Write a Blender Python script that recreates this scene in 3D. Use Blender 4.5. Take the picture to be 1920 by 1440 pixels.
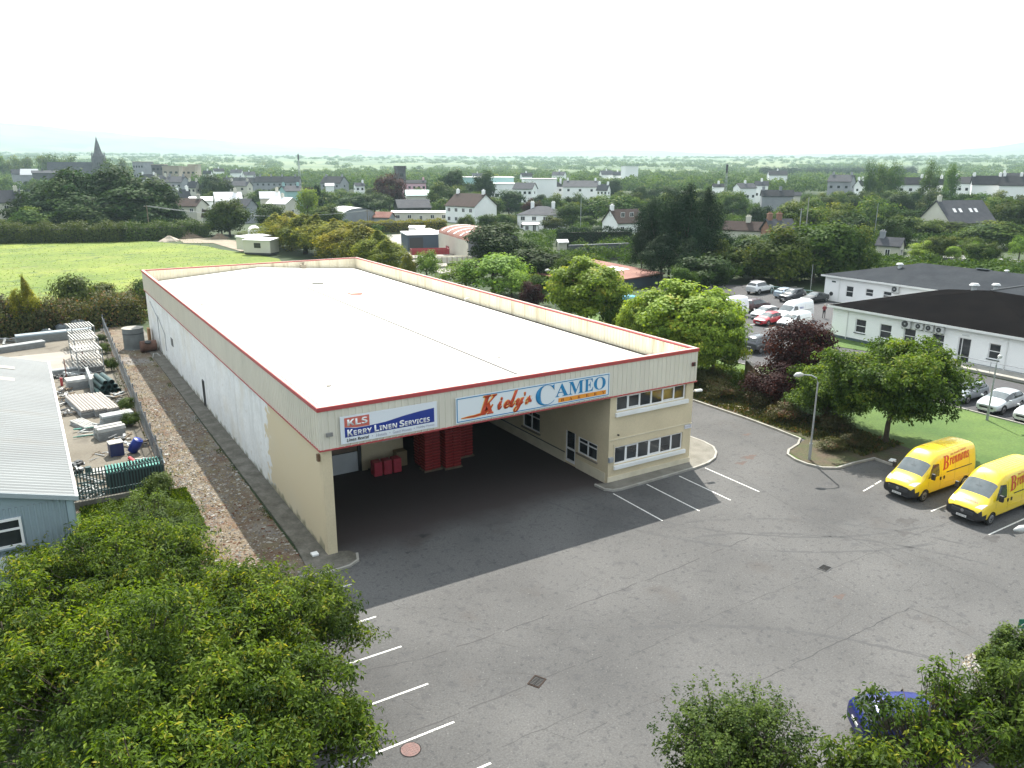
import bpy, bmesh, math, random
import numpy as np
from mathutils import Vector, Matrix, Euler
S = bpy.context.scene
for o in list(bpy.data.objects): bpy.data.objects.remove(o)
rad = math.radians
# ---------------------------------------------------------------- camera
CAM = Vector((-10.355, -33.323, 17.972)); YAW, PIT, ROL, FPX = 0.555, 0.271, 0.003, 1473.15
fw = Vector((math.sin(YAW)*math.cos(PIT), math.cos(YAW)*math.cos(PIT), -math.sin(PIT)))
r0 = Vector((math.cos(YAW), -math.sin(YAW), 0)); u0 = r0.cross(fw)
rt = r0*math.cos(ROL)+u0*math.sin(ROL); up = rt.cross(fw)
cd = bpy.data.cameras.new('camera'); cam = bpy.data.objects.new('camera', cd)
S.collection.objects.link(cam); S.camera = cam
cam.matrix_world = Matrix(((rt.x, up.x, -fw.x, CAM.x), (rt.y, up.y, -fw.y, CAM.y), (rt.z, up.z, -fw.z, CAM.z), (0, 0, 0, 1)))
cd.sensor_width = 36; cd.lens = 36*FPX/1920; cd.clip_end = 60000; cd.clip_start = .2
# ---------------------------------------------------------------- world, sun, exposure
SUN_DIR = Vector((2.8, 5.2, 7.43)).normalized()
sun_el = math.asin(SUN_DIR.z); sun_az = math.atan2(SUN_DIR.x, SUN_DIR.y)
W = bpy.data.worlds.new("World"); S.world = W; W.use_nodes = True
nt = W.node_tree; nt.nodes.clear()
wo = nt.nodes.new('ShaderNodeOutputWorld'); bg = nt.nodes.new('ShaderNodeBackground')
sky = nt.nodes.new('ShaderNodeTexSky'); sky.sky_type = 'NISHITA'; sky.sun_disc = False
sky.sun_elevation = sun_el; sky.sun_rotation = sun_az; sky.air_density = 1.0; sky.dust_density = 2.5; sky.ozone_density = 1.0; sky.altitude = 50
# thin bright cloud layer over the Nishita sky
tc = nt.nodes.new('ShaderNodeTexCoord'); mp = nt.nodes.new('ShaderNodeMapping'); mp.inputs['Scale'].default_value = (1, 1, 3)
nz = nt.nodes.new('ShaderNodeTexNoise'); nz.inputs['Scale'].default_value = 2.2; nz.inputs['Detail'].default_value = 6
rp = nt.nodes.new('ShaderNodeValToRGB'); rp.color_ramp.elements[0].position = .25; rp.color_ramp.elements[0].color = (.62, .62, .62, 1)
rp.color_ramp.elements[1].position = .6; rp.color_ramp.elements[1].color = (.95, .95, .95, 1)
mx = nt.nodes.new('ShaderNodeMixRGB'); mx.inputs[2].default_value = (13.0, 13.6, 14.2, 1)
nt.links.new(tc.outputs['Generated'], mp.inputs[0]); nt.links.new(mp.outputs[0], nz.inputs[0]); nt.links.new(nz.outputs['Fac'], rp.inputs[0])

# the cloud veil is brightest round the sun and thins out away from it
dt = nt.nodes.new('ShaderNodeVectorMath'); dt.operation = 'DOT_PRODUCT'; dt.inputs[1].default_value = SUN_DIR; nt.links.new(tc.outputs['Generated'], dt.inputs[0])
mrs = nt.nodes.new('ShaderNodeMapRange'); mrs.interpolation_type = 'SMOOTHSTEP'; mrs.inputs[1].default_value = -.15; mrs.inputs[2].default_value = .42; mrs.inputs[3].default_value = 0; mrs.inputs[4].default_value = 1
nt.links.new(dt.outputs['Value'], mrs.inputs[0])
rp2 = nt.nodes.new('ShaderNodeValToRGB'); rp2.color_ramp.elements[0].position = .44; rp2.color_ramp.elements[0].color = (.06, .06, .06, 1); rp2.color_ramp.elements[1].position = .56; rp2.color_ramp.elements[1].color = (.92, .92, .92, 1); nt.links.new(nz.outputs['Fac'], rp2.inputs[0])
mlt = nt.nodes.new('ShaderNodeMixRGB'); nt.links.new(mrs.outputs[0], mlt.inputs[0]); nt.links.new(rp2.outputs[0], mlt.inputs[1]); nt.links.new(rp.outputs[0], mlt.inputs[2])
nt.links.new(mlt.outputs[0], mx.inputs[0]); nt.links.new(sky.outputs[0], mx.inputs[1]); nt.links.new(mx.outputs[0], bg.inputs[0]); nt.links.new(bg.outputs[0], wo.inputs[0])
bg.inputs[1].default_value = 0.063
sl = bpy.data.lights.new('sun', 'SUN'); sl.energy = 5.0; sl.angle = rad(0.5); sl.color = (1, .945, .85)
so = bpy.data.objects.new('sun', sl); S.collection.objects.link(so)
so.rotation_euler = (-SUN_DIR).to_track_quat('-Z', 'Y').to_euler()
so.location = (0, 0, 300)
S.view_settings.view_transform = 'Standard'; S.view_settings.look = 'None'; S.view_settings.gamma = 1; S.view_settings.use_curve_mapping = False
S.view_settings.exposure = 1.08
S.cycles.use_denoising = True; S.cycles.max_bounces = 6; S.cycles.diffuse_bounces = 3; S.cycles.glossy_bounces = 3
S.cycles.transmission_bounces = 4; S.cycles.transparent_max_bounces = 6; S.cycles.volume_bounces = 0
S.cycles.use_adaptive_sampling = True; S.cycles.adaptive_threshold = 0.015; S.cycles.caustics_reflective = False; S.cycles.caustics_refractive = False
S.cycles.sample_clamp_indirect = 6
# ---------------------------------------------------------------- measuring helpers (photo pixel -> world point)
def ray(px, py): return rt*((px-960)/FPX)-up*((py-720)/FPX)+fw
def G(px, py, z=0.0):
    d = ray(px, py); return CAM+d*((z-CAM.z)/d.z)
def A(px, py, dep): return CAM+ray(px, py)*dep
def depth(p): return (Vector(p)-CAM).dot(fw)
def topix(p):
    d = Vector(p)-CAM; z = d.dot(fw); return 960+FPX*d.dot(rt)/z, 720-FPX*d.dot(up)/z
# ---------------------------------------------------------------- object helpers
COL = S.collection
def tag(o, label=None, cat=None, group=None, kind=None):
    if label: o['label'] = label
    if cat: o['category'] = cat
    if group: o['group'] = group
    if kind: o['kind'] = kind
    return o
def thing(name, label, cat, loc=(0, 0, 0), rz=0, group=None):
    o = bpy.data.objects.new(name, None); COL.objects.link(o); o.location = loc; o.rotation_euler = (0, 0, rz)
    o.empty_display_size = .3
    return tag(o, label, cat, group)
def linkm(name, me, parent=None, loc=(0, 0, 0)):
    o = bpy.data.objects.new(name, me); COL.objects.link(o); o.parent = parent; o.location = loc
    return o
KIDS = {}
def copy_tree(o, parent=None):
    c = o.copy(); COL.objects.link(c); c.parent = parent
    for ch in o.children: copy_tree(ch, c)
    return c
class MB:
    def __init__(s): s.v = []; s.f = []; s.m = []
    def add(s, vs, fs, m=0):
        n = len(s.v); s.v += [tuple(v) for v in vs]; s.f += [tuple(i+n for i in f) for f in fs]; s.m += [m]*len(fs); return s
    def box(s, x0, x1, y0, y1, z0, z1, m=0):
        return s.add([(x0, y0, z0), (x1, y0, z0), (x1, y1, z0), (x0, y1, z0), (x0, y0, z1), (x1, y0, z1), (x1, y1, z1), (x0, y1, z1)],
                     [(0, 3, 2, 1), (4, 5, 6, 7), (0, 1, 5, 4), (1, 2, 6, 5), (2, 3, 7, 6), (3, 0, 4, 7)], m)
    def obox(s, c, d, R=None, m=0):
        c = Vector(c); R = R or Matrix.Identity(3); P = []
        for z in (-1, 1):
            for x, y in ((-1, -1), (1, -1), (1, 1), (-1, 1)): P.append(c+R@Vector((x*d[0]/2, y*d[1]/2, z*d[2]/2)))
        return s.add(P, [(0, 3, 2, 1), (4, 5, 6, 7), (0, 1, 5, 4), (1, 2, 6, 5), (2, 3, 7, 6), (3, 0, 4, 7)], m)
    def tube(s, pts, r, n=8, m=0, cap=True):
        pts = [Vector(p) for p in pts]; rs = r if isinstance(r, (list, tuple)) else [r]*len(pts); V = []; F = []
        for i, p in enumerate(pts):
            a = pts[max(i-1, 0)]; b = pts[min(i+1, len(pts)-1)]; t = (b-a).normalized()
            h = Vector((0, 0, 1)) if abs(t.z) < .95 else Vector((1, 0, 0)); x = t.cross(h).normalized(); y = t.cross(x)
            for k in range(n):
                an = 2*math.pi*k/n; V.append(p+(x*math.cos(an)+y*math.sin(an))*rs[i])
        for i in range(len(pts)-1):
            for k in range(n): F.append((i*n+k, (i+1)*n+k, (i+1)*n+(k+1) % n, i*n+(k+1) % n))
        if cap: F.append(tuple(range(n))); F.append(tuple(reversed(range((len(pts)-1)*n, len(pts)*n))))
        return s.add(V, F, m)
    def prism(s, poly, z0, z1, m=0):
        n = len(poly); V = [(x, y, z0) for x, y in poly]+[(x, y, z1) for x, y in poly]
        F = [tuple(reversed(range(n))), tuple(range(n, 2*n))]+[(i, (i+1) % n, n+(i+1) % n, n+i) for i in range(n)]
        return s.add(V, F, m)
    def poly(s, pts, m=0): return s.add(pts, [tuple(range(len(pts)))], m)
    def build(s, name, mat, parent=None, smooth=False, loc=(0, 0, 0), bevel=0):
        me = bpy.data.meshes.new(name); me.from_pydata(s.v, [], s.f)
        for mm in (mat if isinstance(mat, (list, tuple)) else [mat]): me.materials.append(mm)
        me.polygons.foreach_set('material_index', s.m)
        if smooth: me.shade_smooth() if hasattr(me, 'shade_smooth') else None
        me.update(); o = linkm(name, me, parent, loc)
        if bevel:
            b = o.modifiers.new('bevel', 'BEVEL'); b.width = bevel; b.segments = 2; b.limit_method = 'ANGLE'
        return o
def fixn(o):
    bm = bmesh.new(); bm.from_mesh(o.data); bmesh.ops.recalc_face_normals(bm, faces=bm.faces); bm.to_mesh(o.data); bm.free(); return o
# ---------------------------------------------------------------- materials
def mat(name, col, rough=.7, var=None, vscale=1.0, vfac=.5, metal=0, spec=.5, bump=0, bscale=20, detail=5, coat=0, coords='pos', stretch=(1, 1, 1), lo=.35, hi=.65, fine=0, fscale=60, alpha=None):
    m = bpy.data.materials.new(name); m.use_nodes = True; n = m.node_tree.nodes; l = m.node_tree.links; b = n['Principled BSDF']
    b.inputs['Base Color'].default_value = (*col, 1); b.inputs['Roughness'].default_value = rough; b.inputs['Metallic'].default_value = metal
    b.inputs['Specular IOR Level'].default_value = spec; b.inputs['Coat Weight'].default_value = coat
    if var is not None or bump or fine:
        if coords == 'pos': c = n.new('ShaderNodeNewGeometry').outputs['Position']
        else: c = n.new('ShaderNodeTexCoord').outputs['Object']
        mp = n.new('ShaderNodeMapping'); mp.inputs['Scale'].default_value = stretch; l.new(c, mp.inputs[0]); c = mp.outputs[0]
        last = None
        if var is not None:
            t = n.new('ShaderNodeTexNoise'); t.inputs['Scale'].default_value = vscale; t.inputs['Detail'].default_value = detail; l.new(c, t.inputs[0])
            r = n.new('ShaderNodeValToRGB'); r.color_ramp.elements[0].position = lo; r.color_ramp.elements[1].position = hi
            r.color_ramp.elements[0].color = (*col, 1); r.color_ramp.elements[1].color = (*[col[i]*(1-vfac)+var[i]*vfac for i in range(3)], 1)
            l.new(t.outputs['Fac'], r.inputs[0]); last = r.outputs[0]
        if fine:
            t = n.new('ShaderNodeTexNoise'); t.inputs['Scale'].default_value = fscale; t.inputs['Detail'].default_value = 3; l.new(c, t.inputs[0])
            mr = n.new('ShaderNodeMapRange'); mr.inputs[1].default_value = .3; mr.inputs[2].default_value = .7; mr.inputs[3].default_value = 1-fine; mr.inputs[4].default_value = 1+fine
            l.new(t.outputs['Fac'], mr.inputs[0]); mm = n.new('ShaderNodeMixRGB'); mm.blend_type = 'MULTIPLY'; mm.inputs[0].default_value = 1
            mm.inputs[1].default_value = (*col, 1)
            if last: l.new(last, mm.inputs[1])
            cb = n.new('ShaderNodeCombineColor'); [l.new(mr.outputs[0], cb.inputs[i]) for i in range(3)]
            l.new(cb.outputs[0], mm.inputs[2]); last = mm.outputs[0]
        if last: l.new(last, b.inputs['Base Color'])
        if bump:
            t = n.new('ShaderNodeTexNoise'); t.inputs['Scale'].default_value = bscale; t.inputs['Detail'].default_value = 4; l.new(c, t.inputs[0])
            bp = n.new('ShaderNodeBump'); bp.inputs['Strength'].default_value = bump; bp.inputs['Distance'].default_value = .05
            l.new(t.outputs['Fac'], bp.inputs['Height']); l.new(bp.outputs[0], b.inputs['Normal'])
    return m
def mixnode(m, factor_out, col):   # lay another colour over a material's base colour
    n = m.node_tree.nodes; l = m.node_tree.links; b = n['Principled BSDF']; s = b.inputs['Base Color']
    x = n.new('ShaderNodeMixRGB'); x.inputs[2].default_value = (*col, 1)
    if s.is_linked: l.new(s.links[0].from_socket, x.inputs[1])
    else: x.inputs[1].default_value = s.default_value
    l.new(factor_out, x.inputs[0]); l.new(x.outputs[0], s)
def noise_mask(m, scale, lo, hi, stretch=(1, 1, 1), detail=6, amount=1.0, coords='pos', off=(0, 0, 0)):
    n = m.node_tree.nodes; l = m.node_tree.links
    c = n.new('ShaderNodeNewGeometry').outputs['Position'] if coords == 'pos' else n.new('ShaderNodeTexCoord').outputs['Object']
    mp = n.new('ShaderNodeMapping'); mp.inputs['Scale'].default_value = stretch; mp.inputs['Location'].default_value = off; l.new(c, mp.inputs[0])
    t = n.new('ShaderNodeTexNoise'); t.inputs['Scale'].default_value = scale; t.inputs['Detail'].default_value = detail; l.new(mp.outputs[0], t.inputs[0])
    r = n.new('ShaderNodeMapRange'); r.inputs[1].default_value = lo; r.inputs[2].default_value = hi; r.inputs[3].default_value = 0; r.inputs[4].default_value = amount
    l.new(t.outputs['Fac'], r.inputs[0]); return r.outputs[0]
def foliage(name, dark, light, tip=None, trans=.38, rough=.6, spec=.18, mid=None, vr=.28):
    m = bpy.data.materials.new(name); m.use_nodes = True; n = m.node_tree.nodes; l = m.node_tree.links; b = n['Principled BSDF']; out = n['Material Output']
    at = n.new('ShaderNodeAttribute'); at.attribute_name = 'leaf_tone'; oi = n.new('ShaderNodeObjectInfo')
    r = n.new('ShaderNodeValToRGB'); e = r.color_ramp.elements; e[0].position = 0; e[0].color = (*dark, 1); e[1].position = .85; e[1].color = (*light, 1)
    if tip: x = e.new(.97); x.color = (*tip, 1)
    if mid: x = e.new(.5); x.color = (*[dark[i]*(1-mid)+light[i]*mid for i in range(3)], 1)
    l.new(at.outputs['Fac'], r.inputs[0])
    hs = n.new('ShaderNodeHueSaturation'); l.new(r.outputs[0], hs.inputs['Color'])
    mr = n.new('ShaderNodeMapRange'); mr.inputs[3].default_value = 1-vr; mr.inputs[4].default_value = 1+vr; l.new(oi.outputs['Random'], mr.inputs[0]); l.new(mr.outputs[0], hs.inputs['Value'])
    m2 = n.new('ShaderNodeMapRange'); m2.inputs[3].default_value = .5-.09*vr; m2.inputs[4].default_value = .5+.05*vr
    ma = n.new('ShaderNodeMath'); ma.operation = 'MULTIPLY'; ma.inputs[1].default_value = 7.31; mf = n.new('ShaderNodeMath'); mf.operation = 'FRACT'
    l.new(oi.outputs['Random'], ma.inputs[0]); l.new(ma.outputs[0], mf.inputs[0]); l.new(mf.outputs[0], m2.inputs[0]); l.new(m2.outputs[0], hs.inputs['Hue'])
    l.new(hs.outputs[0], b.inputs['Base Color']); b.inputs['Roughness'].default_value = rough; b.inputs['Specular IOR Level'].default_value = spec
    tr = n.new('ShaderNodeBsdfTranslucent'); mc = n.new('ShaderNodeMixRGB'); mc.blend_type = 'MULTIPLY'; mc.inputs[0].default_value = 1; mc.inputs[2].default_value = (1.6, 1.5, .55, 1)
    l.new(hs.outputs[0], mc.inputs[1]); l.new(mc.outputs[0], tr.inputs[0])
    mix = n.new('ShaderNodeMixShader'); mix.inputs[0].default_value = trans; l.new(b.outputs[0], mix.inputs[1]); l.new(tr.outputs[0], mix.inputs[2]); l.new(mix.outputs[0], out.inputs[0])
    return m
M = {}
M['white'] = mat('white_paint', (.78, .79, .78), .55, (.62, .62, .58), .6, .35)
M['upvc'] = mat('white_window_frame', (.8, .8, .8), .35)
M['glass'] = mat('window_glass', (.018, .022, .026), .06, spec=.8, var=(.05, .055, .06), vscale=.9, vfac=.8)
M['dglass'] = mat('dark_far_window_glass', (.025, .028, .032), .2)
M['cream'] = mat('cream_render', (.63, .54, .37), .85, (.54, .46, .31), .7, .6, fine=.05, fscale=12)
M['creamlo'] = mat('pale_plinth', (.66, .60, .46), .85, (.5, .45, .33), 1.2, .6)
M['claddingin'] = mat('stained_parapet_cladding', (.72, .63, .42), .55, (.60, .50, .32), .5, .5)
M['red'] = mat('red_capping', (.42, .055, .06), .45, (.36, .07, .07), 1.5, .6)
M['roofm'] = mat('white_roof_membrane', (.80, .78, .72), .6, (.78, .75, .67), .25, .5)
M['steel'] = mat('galvanised_steel', (.36, .38, .39), .45, (.25, .26, .27), 3, .6, metal=.3)
M['darkm'] = mat('dark_metal', (.04, .042, .045), .5)
M['black'] = mat('black_plastic', (.018, .018, .02), .55)
M['rubber'] = mat('tyre_rubber', (.02, .02, .02), .8)
M['mossy'] = mat('mossy_old_concrete', (.15, .14, .12), .95, (.07, .066, .05), 1.3, .8, bump=.3, bscale=8, fine=.2, fscale=9)
M['concrete'] = mat('concrete', (.19, .18, .155), .95, (.115, .11, .09), 1.1, .7, bump=.3, bscale=8, fine=.12, fscale=15)
M['kerb'] = mat('kerb_concrete', (.34, .33, .30), .9, (.2, .19, .16), 1.5, .6, fine=.1, fscale=20)
M['bark'] = mat('tree_bark', (.09, .07, .052), .9, (.05, .045, .035), 5, .7, bump=.6, bscale=9)
M['slate'] = mat('grey_slate_roof', (.055, .058, .068), .85, (.085, .087, .095), .8, .6, spec=.15, fine=.12, fscale=4)
M['slated'] = mat('dark_slate_roof', (.030, .032, .037), .85, (.045, .046, .052), .8, .6, spec=.12, fine=.12, fscale=4)
M['brownroof'] = mat('brown_tile_roof', (.062, .045, .040), .9, (.045, .034, .032), .7, .6, spec=.12, fine=.12, fscale=4)
M['rust'] = mat('rusty_corrugated_iron', (.17, .06, .045), .85, (.27, .14, .10), .35, .7, fine=.15, fscale=3)
M['greyren'] = mat('grey_render', (.30, .31, .34), .9, (.22, .23, .25), .4, .6)
M['palered'] = mat('pale_render', (.62, .60, .52), .9, (.52, .5, .43), .4, .5)
M['whiteren'] = mat('white_render', (.90, .905, .90), .85, (.84, .85, .85), .35, .5)
M['pinkren'] = mat('pink_render', (.70, .42, .50), .85)
M['stone'] = mat('old_dark_stone', (.12, .12, .13), .9, (.07, .07, .08), .5, .7)
M['lstone'] = mat('light_stone', (.42, .36, .29), .9, (.3, .26, .2), .3, .7)
M['brick'] = mat('red_brown_brick', (.32, .17, .12), .9, (.22, .12, .09), .8, .6)
M['teal'] = mat('pale_teal_sheet', (.33, .52, .52), .6)
M['bright'] = mat('bright_sheet_roof', (.74, .74, .74), .45, (.6, .62, .63), .5, .4)
M['wood'] = mat('weathered_wood', (.2, .15, .1), .9, (.1, .08, .06), 3, .6, stretch=(1, 1, .3))
# foliage
F = {}
F['cherry'] = foliage('cherry_leaves', (.010, .034, .004), (.13, .20, .015), (.27, .26, .03), trans=.45, mid=.3, vr=.08)
F['green'] = foliage('fresh_green_leaves', (.014, .042, .006), (.115, .19, .02), (.20, .24, .035), trans=.42, mid=.32, vr=.08)
F['birch'] = foliage('birch_leaves', (.012, .036, .006), (.10, .155, .02), None, trans=.4, mid=.3, vr=.1)
F['maple'] = foliage('bright_maple_leaves', (.06, .13, .015), (.23, .35, .045), (.36, .38, .06), trans=.42)
F['oak'] = foliage('mid_green_leaves', (.022, .052, .010), (.068, .112, .020), (.11, .14, .03), trans=.32, spec=.06)
F['dark'] = foliage('dark_green_leaves', (.010, .030, .008), (.032, .068, .016), None, trans=.22, spec=.05)
F['pine'] = foliage('dark_pine_needles', (.006, .020, .009), (.018, .042, .016), None, trans=.12, spec=.04)
F['gold'] = foliage('yellow_green_conifer_needles', (.05, .085, .012), (.25, .27, .032), (.36, .33, .045), trans=.4, spec=.08)
F['purple'] = foliage('purple_leaves', (.014, .006, .008), (.045, .014, .016), (.075, .022, .018), trans=.3, spec=.1)
F['far'] = foliage('distant_green_leaves', (.020, .055, .010), (.085, .15, .028), (.15, .18, .05), trans=.32, spec=.06)
F['hedge'] = foliage('hedge_leaves', (.03, .06, .014), (.09, .13, .025), None, trans=.3)
F['brownh'] = foliage('bramble_leaves', (.03, .045, .012), (.085, .085, .03), (.14, .075, .04), trans=.3)
F['yel'] = foliage('pale_spring_leaves', (.06, .12, .02), (.20, .29, .055), None, trans=.4, spec=.08)
# ---------------------------------------------------------------- terrain
def sstep(t): t = max(0., min(1., t)); return t*t*(3-2*t)
def vn(x, y, s, k=0): 
    from mathutils import noise
    return noise.noise(Vector((x/s, y/s, k)))
def H(x, y):
    r = math.hypot(x-CAM.x, y-CAM.y)
    if r < 480: return 0.
    z = 66*sstep((r-480)/4600)
    return z+sstep((r-480)/900)*(vn(x, y, 700)*4.5+vn(x, y, 260, 3)*1.6)
def AH(px, dep, dz=0):            # ground point under a pixel column at a given depth
    p = A(px, 320, dep); return Vector((p.x, p.y, H(p.x, p.y)+dz))
def ztop(px, py, dep): return A(px, py, dep).z
ts = MB(); rings = [0, 20, 60, 120, 200, 300, 400, 480, 560, 650, 760, 900, 1050, 1250, 1500, 1800, 2150, 2600, 3100, 3700, 4400, 5200, 6200, 7400, 9000, 11500]
NA = 120; V = []; Fc = []
for i, r in enumerate(rings):
    for k in range(NA):
        a = 2*math.pi*k/NA; x, y = CAM.x+r*math.sin(a), CAM.y+r*math.cos(a); V.append((x, y, -.05 if r < 480 else H(x, y)-.05))
for i in range(len(rings)-1):
    for k in range(NA): Fc.append((i*NA+k, i*NA+(k+1) % NA, (i+1)*NA+(k+1) % NA, (i+1)*NA+k))
ts.add(V, Fc)
gm = mat('countryside_ground', (.020, .040, .009), .95, (.045, .065, .02), .05, .8, fine=.25, fscale=.7)
n = gm.node_tree.nodes; l = gm.node_tree.links
geo = n.new('ShaderNodeNewGeometry'); mpp = n.new('ShaderNodeMapping'); mpp.inputs['Scale'].default_value = (1, 1, .001); l.new(geo.outputs['Position'], mpp.inputs[0])
vo = n.new('ShaderNodeTexVoronoi'); vo.inputs['Scale'].default_value = .0055; vo.inputs['Randomness'].default_value = .8; l.new(mpp.outputs[0], vo.inputs[0])
sx = n.new('ShaderNodeSeparateColor'); l.new(vo.outputs['Color'], sx.inputs[0])
fr = n.new('ShaderNodeValToRGB'); fe = fr.color_ramp.elements; fe[0].color = (.035, .07, .018, 1); fe[1].color = (.11, .14, .04, 1); fe.new(.55).color = (.075, .12, .028, 1); l.new(sx.outputs[0], fr.inputs[0])
dd = n.new('ShaderNodeVectorMath'); dd.operation = 'DISTANCE'; dd.inputs[1].default_value = CAM; l.new(geo.outputs['Position'], dd.inputs[0])
mr = n.new('ShaderNodeMapRange'); mr.inputs[1].default_value = 600; mr.inputs[2].default_value = 1000; l.new(dd.outputs['Value'], mr.inputs[0])
bs = n['Principled BSDF'].inputs['Base Color']; xx = n.new('ShaderNodeMixRGB'); l.new(bs.links[0].from_socket, xx.inputs[1]); l.new(fr.outputs[0], xx.inputs[2]); l.new(mr.outputs[0], xx.inputs[0]); l.new(xx.outputs[0], bs)
tag(ts.build('ground', gm, smooth=True), kind='structure')
# hills on the horizon
def skyl(px):
    P = [(-1500, 262), (-600, 262), (0, 252), (100, 256), (200, 262), (300, 266), (400, 268), (480, 276), (600, 282), (800, 289), (1000, 285), (1100, 283), (1300, 288), (1500, 290), (1700, 288), (1800, 284), (1900, 277), (2600, 268), (3600, 272)]
    for (a, b), (c, d) in zip(P, P[1:]):
        if px <= c: return b+(d-b)*sstep((px-a)/(c-a))
    return P[-1][1]
hb = MB(); V = []; Fc = []; NX, NY = 150, 26
for i in range(NX):
    an = math.radians(-14+i*92/(NX-1)); px = 960+FPX*math.tan(max(-1.2, min(1.2, an-YAW)))
    for j in range(NY):
        t = j/(NY-1); r = 4200+t*5200; x, y = CAM.x+r*math.sin(an), CAM.y+r*math.cos(an)
        top = 18+(309-skyl(px))/FPX*7600
        e = sstep(t/.62) if t < .62 else 1-.6*sstep((t-.62)/.38)
        z = H(x, y)-12+(top-H(x, y)+12)*e + (vn(x, y, 900, 5)*34+vn(x, y, 330, 9)*12)*e*(.25+.75*min(1, (309-skyl(px))/40))*(0 if t > .9 else 1)
        V.append((x, y, z))
for i in range(NX-1):
    for j in range(NY-1): Fc.append((i*NY+j, i*NY+j+1, (i+1)*NY+j+1, (i+1)*NY+j))
hb.add(V, Fc)
hm = mat('hill_pasture', (.05, .085, .035), .95, (.12, .15, .06), .0016, .9, detail=8)
mixnode(hm, noise_mask(hm, .0035, .5, .56, amount=.8), (.03, .05, .025))
tag(hb.build('hills', hm, smooth=True), kind='structure')
# ---------------------------------------------------------------- surfaces round the warehouse
asph = mat('weathered_asphalt', (.068, .068, .068), .92, (.108, .107, .105), .13, .9, spec=.3, bump=.3, bscale=24, fine=.2, fscale=14, detail=9)
mixnode(asph, noise_mask(asph, .33, .62, .74, amount=.4), (.062, .052, .046))
mixnode(asph, noise_mask(asph, .16, .58, .66, amount=.35, off=(9, 4, 0)), (.105, .105, .104))
mixnode(asph, noise_mask(asph, 4.5, .58, .66, amount=.5), (.036, .037, .04))
mixnode(asph, noise_mask(asph, 1.6, .6, .66, amount=.35, off=(2, 5, 0)), (.045, .046, .05))
mixnode(asph, noise_mask(asph, 9, .64, .70, amount=.5), (.19, .19, .185))
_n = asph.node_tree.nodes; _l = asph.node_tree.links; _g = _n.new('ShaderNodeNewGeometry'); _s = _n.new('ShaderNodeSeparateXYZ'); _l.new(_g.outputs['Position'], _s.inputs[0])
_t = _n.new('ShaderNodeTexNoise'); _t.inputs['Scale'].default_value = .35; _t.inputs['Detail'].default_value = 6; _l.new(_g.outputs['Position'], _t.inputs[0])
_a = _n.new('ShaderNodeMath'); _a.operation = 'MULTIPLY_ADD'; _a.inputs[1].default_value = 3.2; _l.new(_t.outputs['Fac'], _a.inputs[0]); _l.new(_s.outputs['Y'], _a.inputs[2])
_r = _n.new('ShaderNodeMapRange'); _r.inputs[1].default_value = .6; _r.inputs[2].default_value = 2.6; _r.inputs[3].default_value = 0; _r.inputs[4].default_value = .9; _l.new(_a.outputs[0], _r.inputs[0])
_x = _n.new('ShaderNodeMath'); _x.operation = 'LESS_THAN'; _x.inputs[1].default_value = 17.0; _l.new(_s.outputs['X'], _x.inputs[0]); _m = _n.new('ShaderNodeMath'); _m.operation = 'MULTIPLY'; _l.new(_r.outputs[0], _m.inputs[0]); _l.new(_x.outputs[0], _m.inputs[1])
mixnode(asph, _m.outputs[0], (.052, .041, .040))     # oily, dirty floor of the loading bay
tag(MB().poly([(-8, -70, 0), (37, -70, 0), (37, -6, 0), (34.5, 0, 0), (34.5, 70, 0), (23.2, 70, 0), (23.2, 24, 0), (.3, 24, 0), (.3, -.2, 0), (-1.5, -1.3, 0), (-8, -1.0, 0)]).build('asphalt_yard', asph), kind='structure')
park = mat('car_park_asphalt', (.045, .045, .05), .9, (.065, .065, .068), .15, .8, bump=.2, bscale=25, fine=.1, fscale=15)
tag(MB().poly([(49.6, -60, .01), (61.2, -60, .01), (61.2, 12, .01), (58.5, 22, .01), (64.2, 22.5, .01), (84, 22.5, .01), (84, 38, .01), (86, 52, .01), (74, 60, .01), (52, 40, .01), (44.8, 26, .01), (46, 15.5, .01), (49.6, 12, .01)]).build('car_park', park), kind='structure')
grass = mat('mown_grass', (.045, .095, .013), .95, (.085, .14, .024), .22, .85, bump=.5, bscale=9, fine=.2, fscale=7, detail=7)
tag(MB().poly([(34.0, -7.5, .05), (36.3, -7.6, .05), (36.3, -60, .05), (49.5, -60, .05), (49.5, 12, .05), (45.9, 15.4, .05), (44.7, 26, .05), (51.9, 40.1, .05), (50, 45, .05), (34.6, 45, .05), (33.4, 20, .05), (33.4, -.9, .05), (30.2, -2, .05), (29.6, -3.5, .05), (30.1, -5.2, .05), (34.0, -5.5, .05)]).build('lawn', grass), kind='structure')
tag(MB().poly([(58.7, 22, .03), (61.3, 12.1, .03), (61.3, 8, .03), (64.1, 8, .03), (64.1, 22.3, .03)]).build('grass_strip', grass), kind='structure')
dirt = mat('shaded_leaf_litter', (.075, .055, .035), .95, (.05, .06, .02), .9, .9, bump=.5, bscale=6, fine=.3, fscale=9)
tag(MB().poly([(33.5, 18, .08), (33.5, -.8, .08), (30.3, -1.9, .08), (29.75, -3.5, .08), (30.15, -5.05, .08), (33.9, -5.35, .08), (34.2, -7.3, .08), (37.6, -6.6, .08), (38.2, 2, .08), (38.6, 8, .08), (36.5, 18, .08)]).build('planting_bed', dirt), kind='structure')
yard = mat('dusty_concrete_yard', (.13, .115, .09), .95, (.19, .172, .14), .25, .8, bump=.2, bscale=9, fine=.12, fscale=8)
mixnode(yard, noise_mask(yard, .5, .55, .68, amount=.8), (.075, .065, .05))
tag(MB().poly([(-30, 12.6, .02), (-5.2, 12.9, .02), (-4.6, 40, .02), (-3.9, 64, .02), (-30, 66, .02)]).build('storage_yard', yard), kind='structure')
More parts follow.
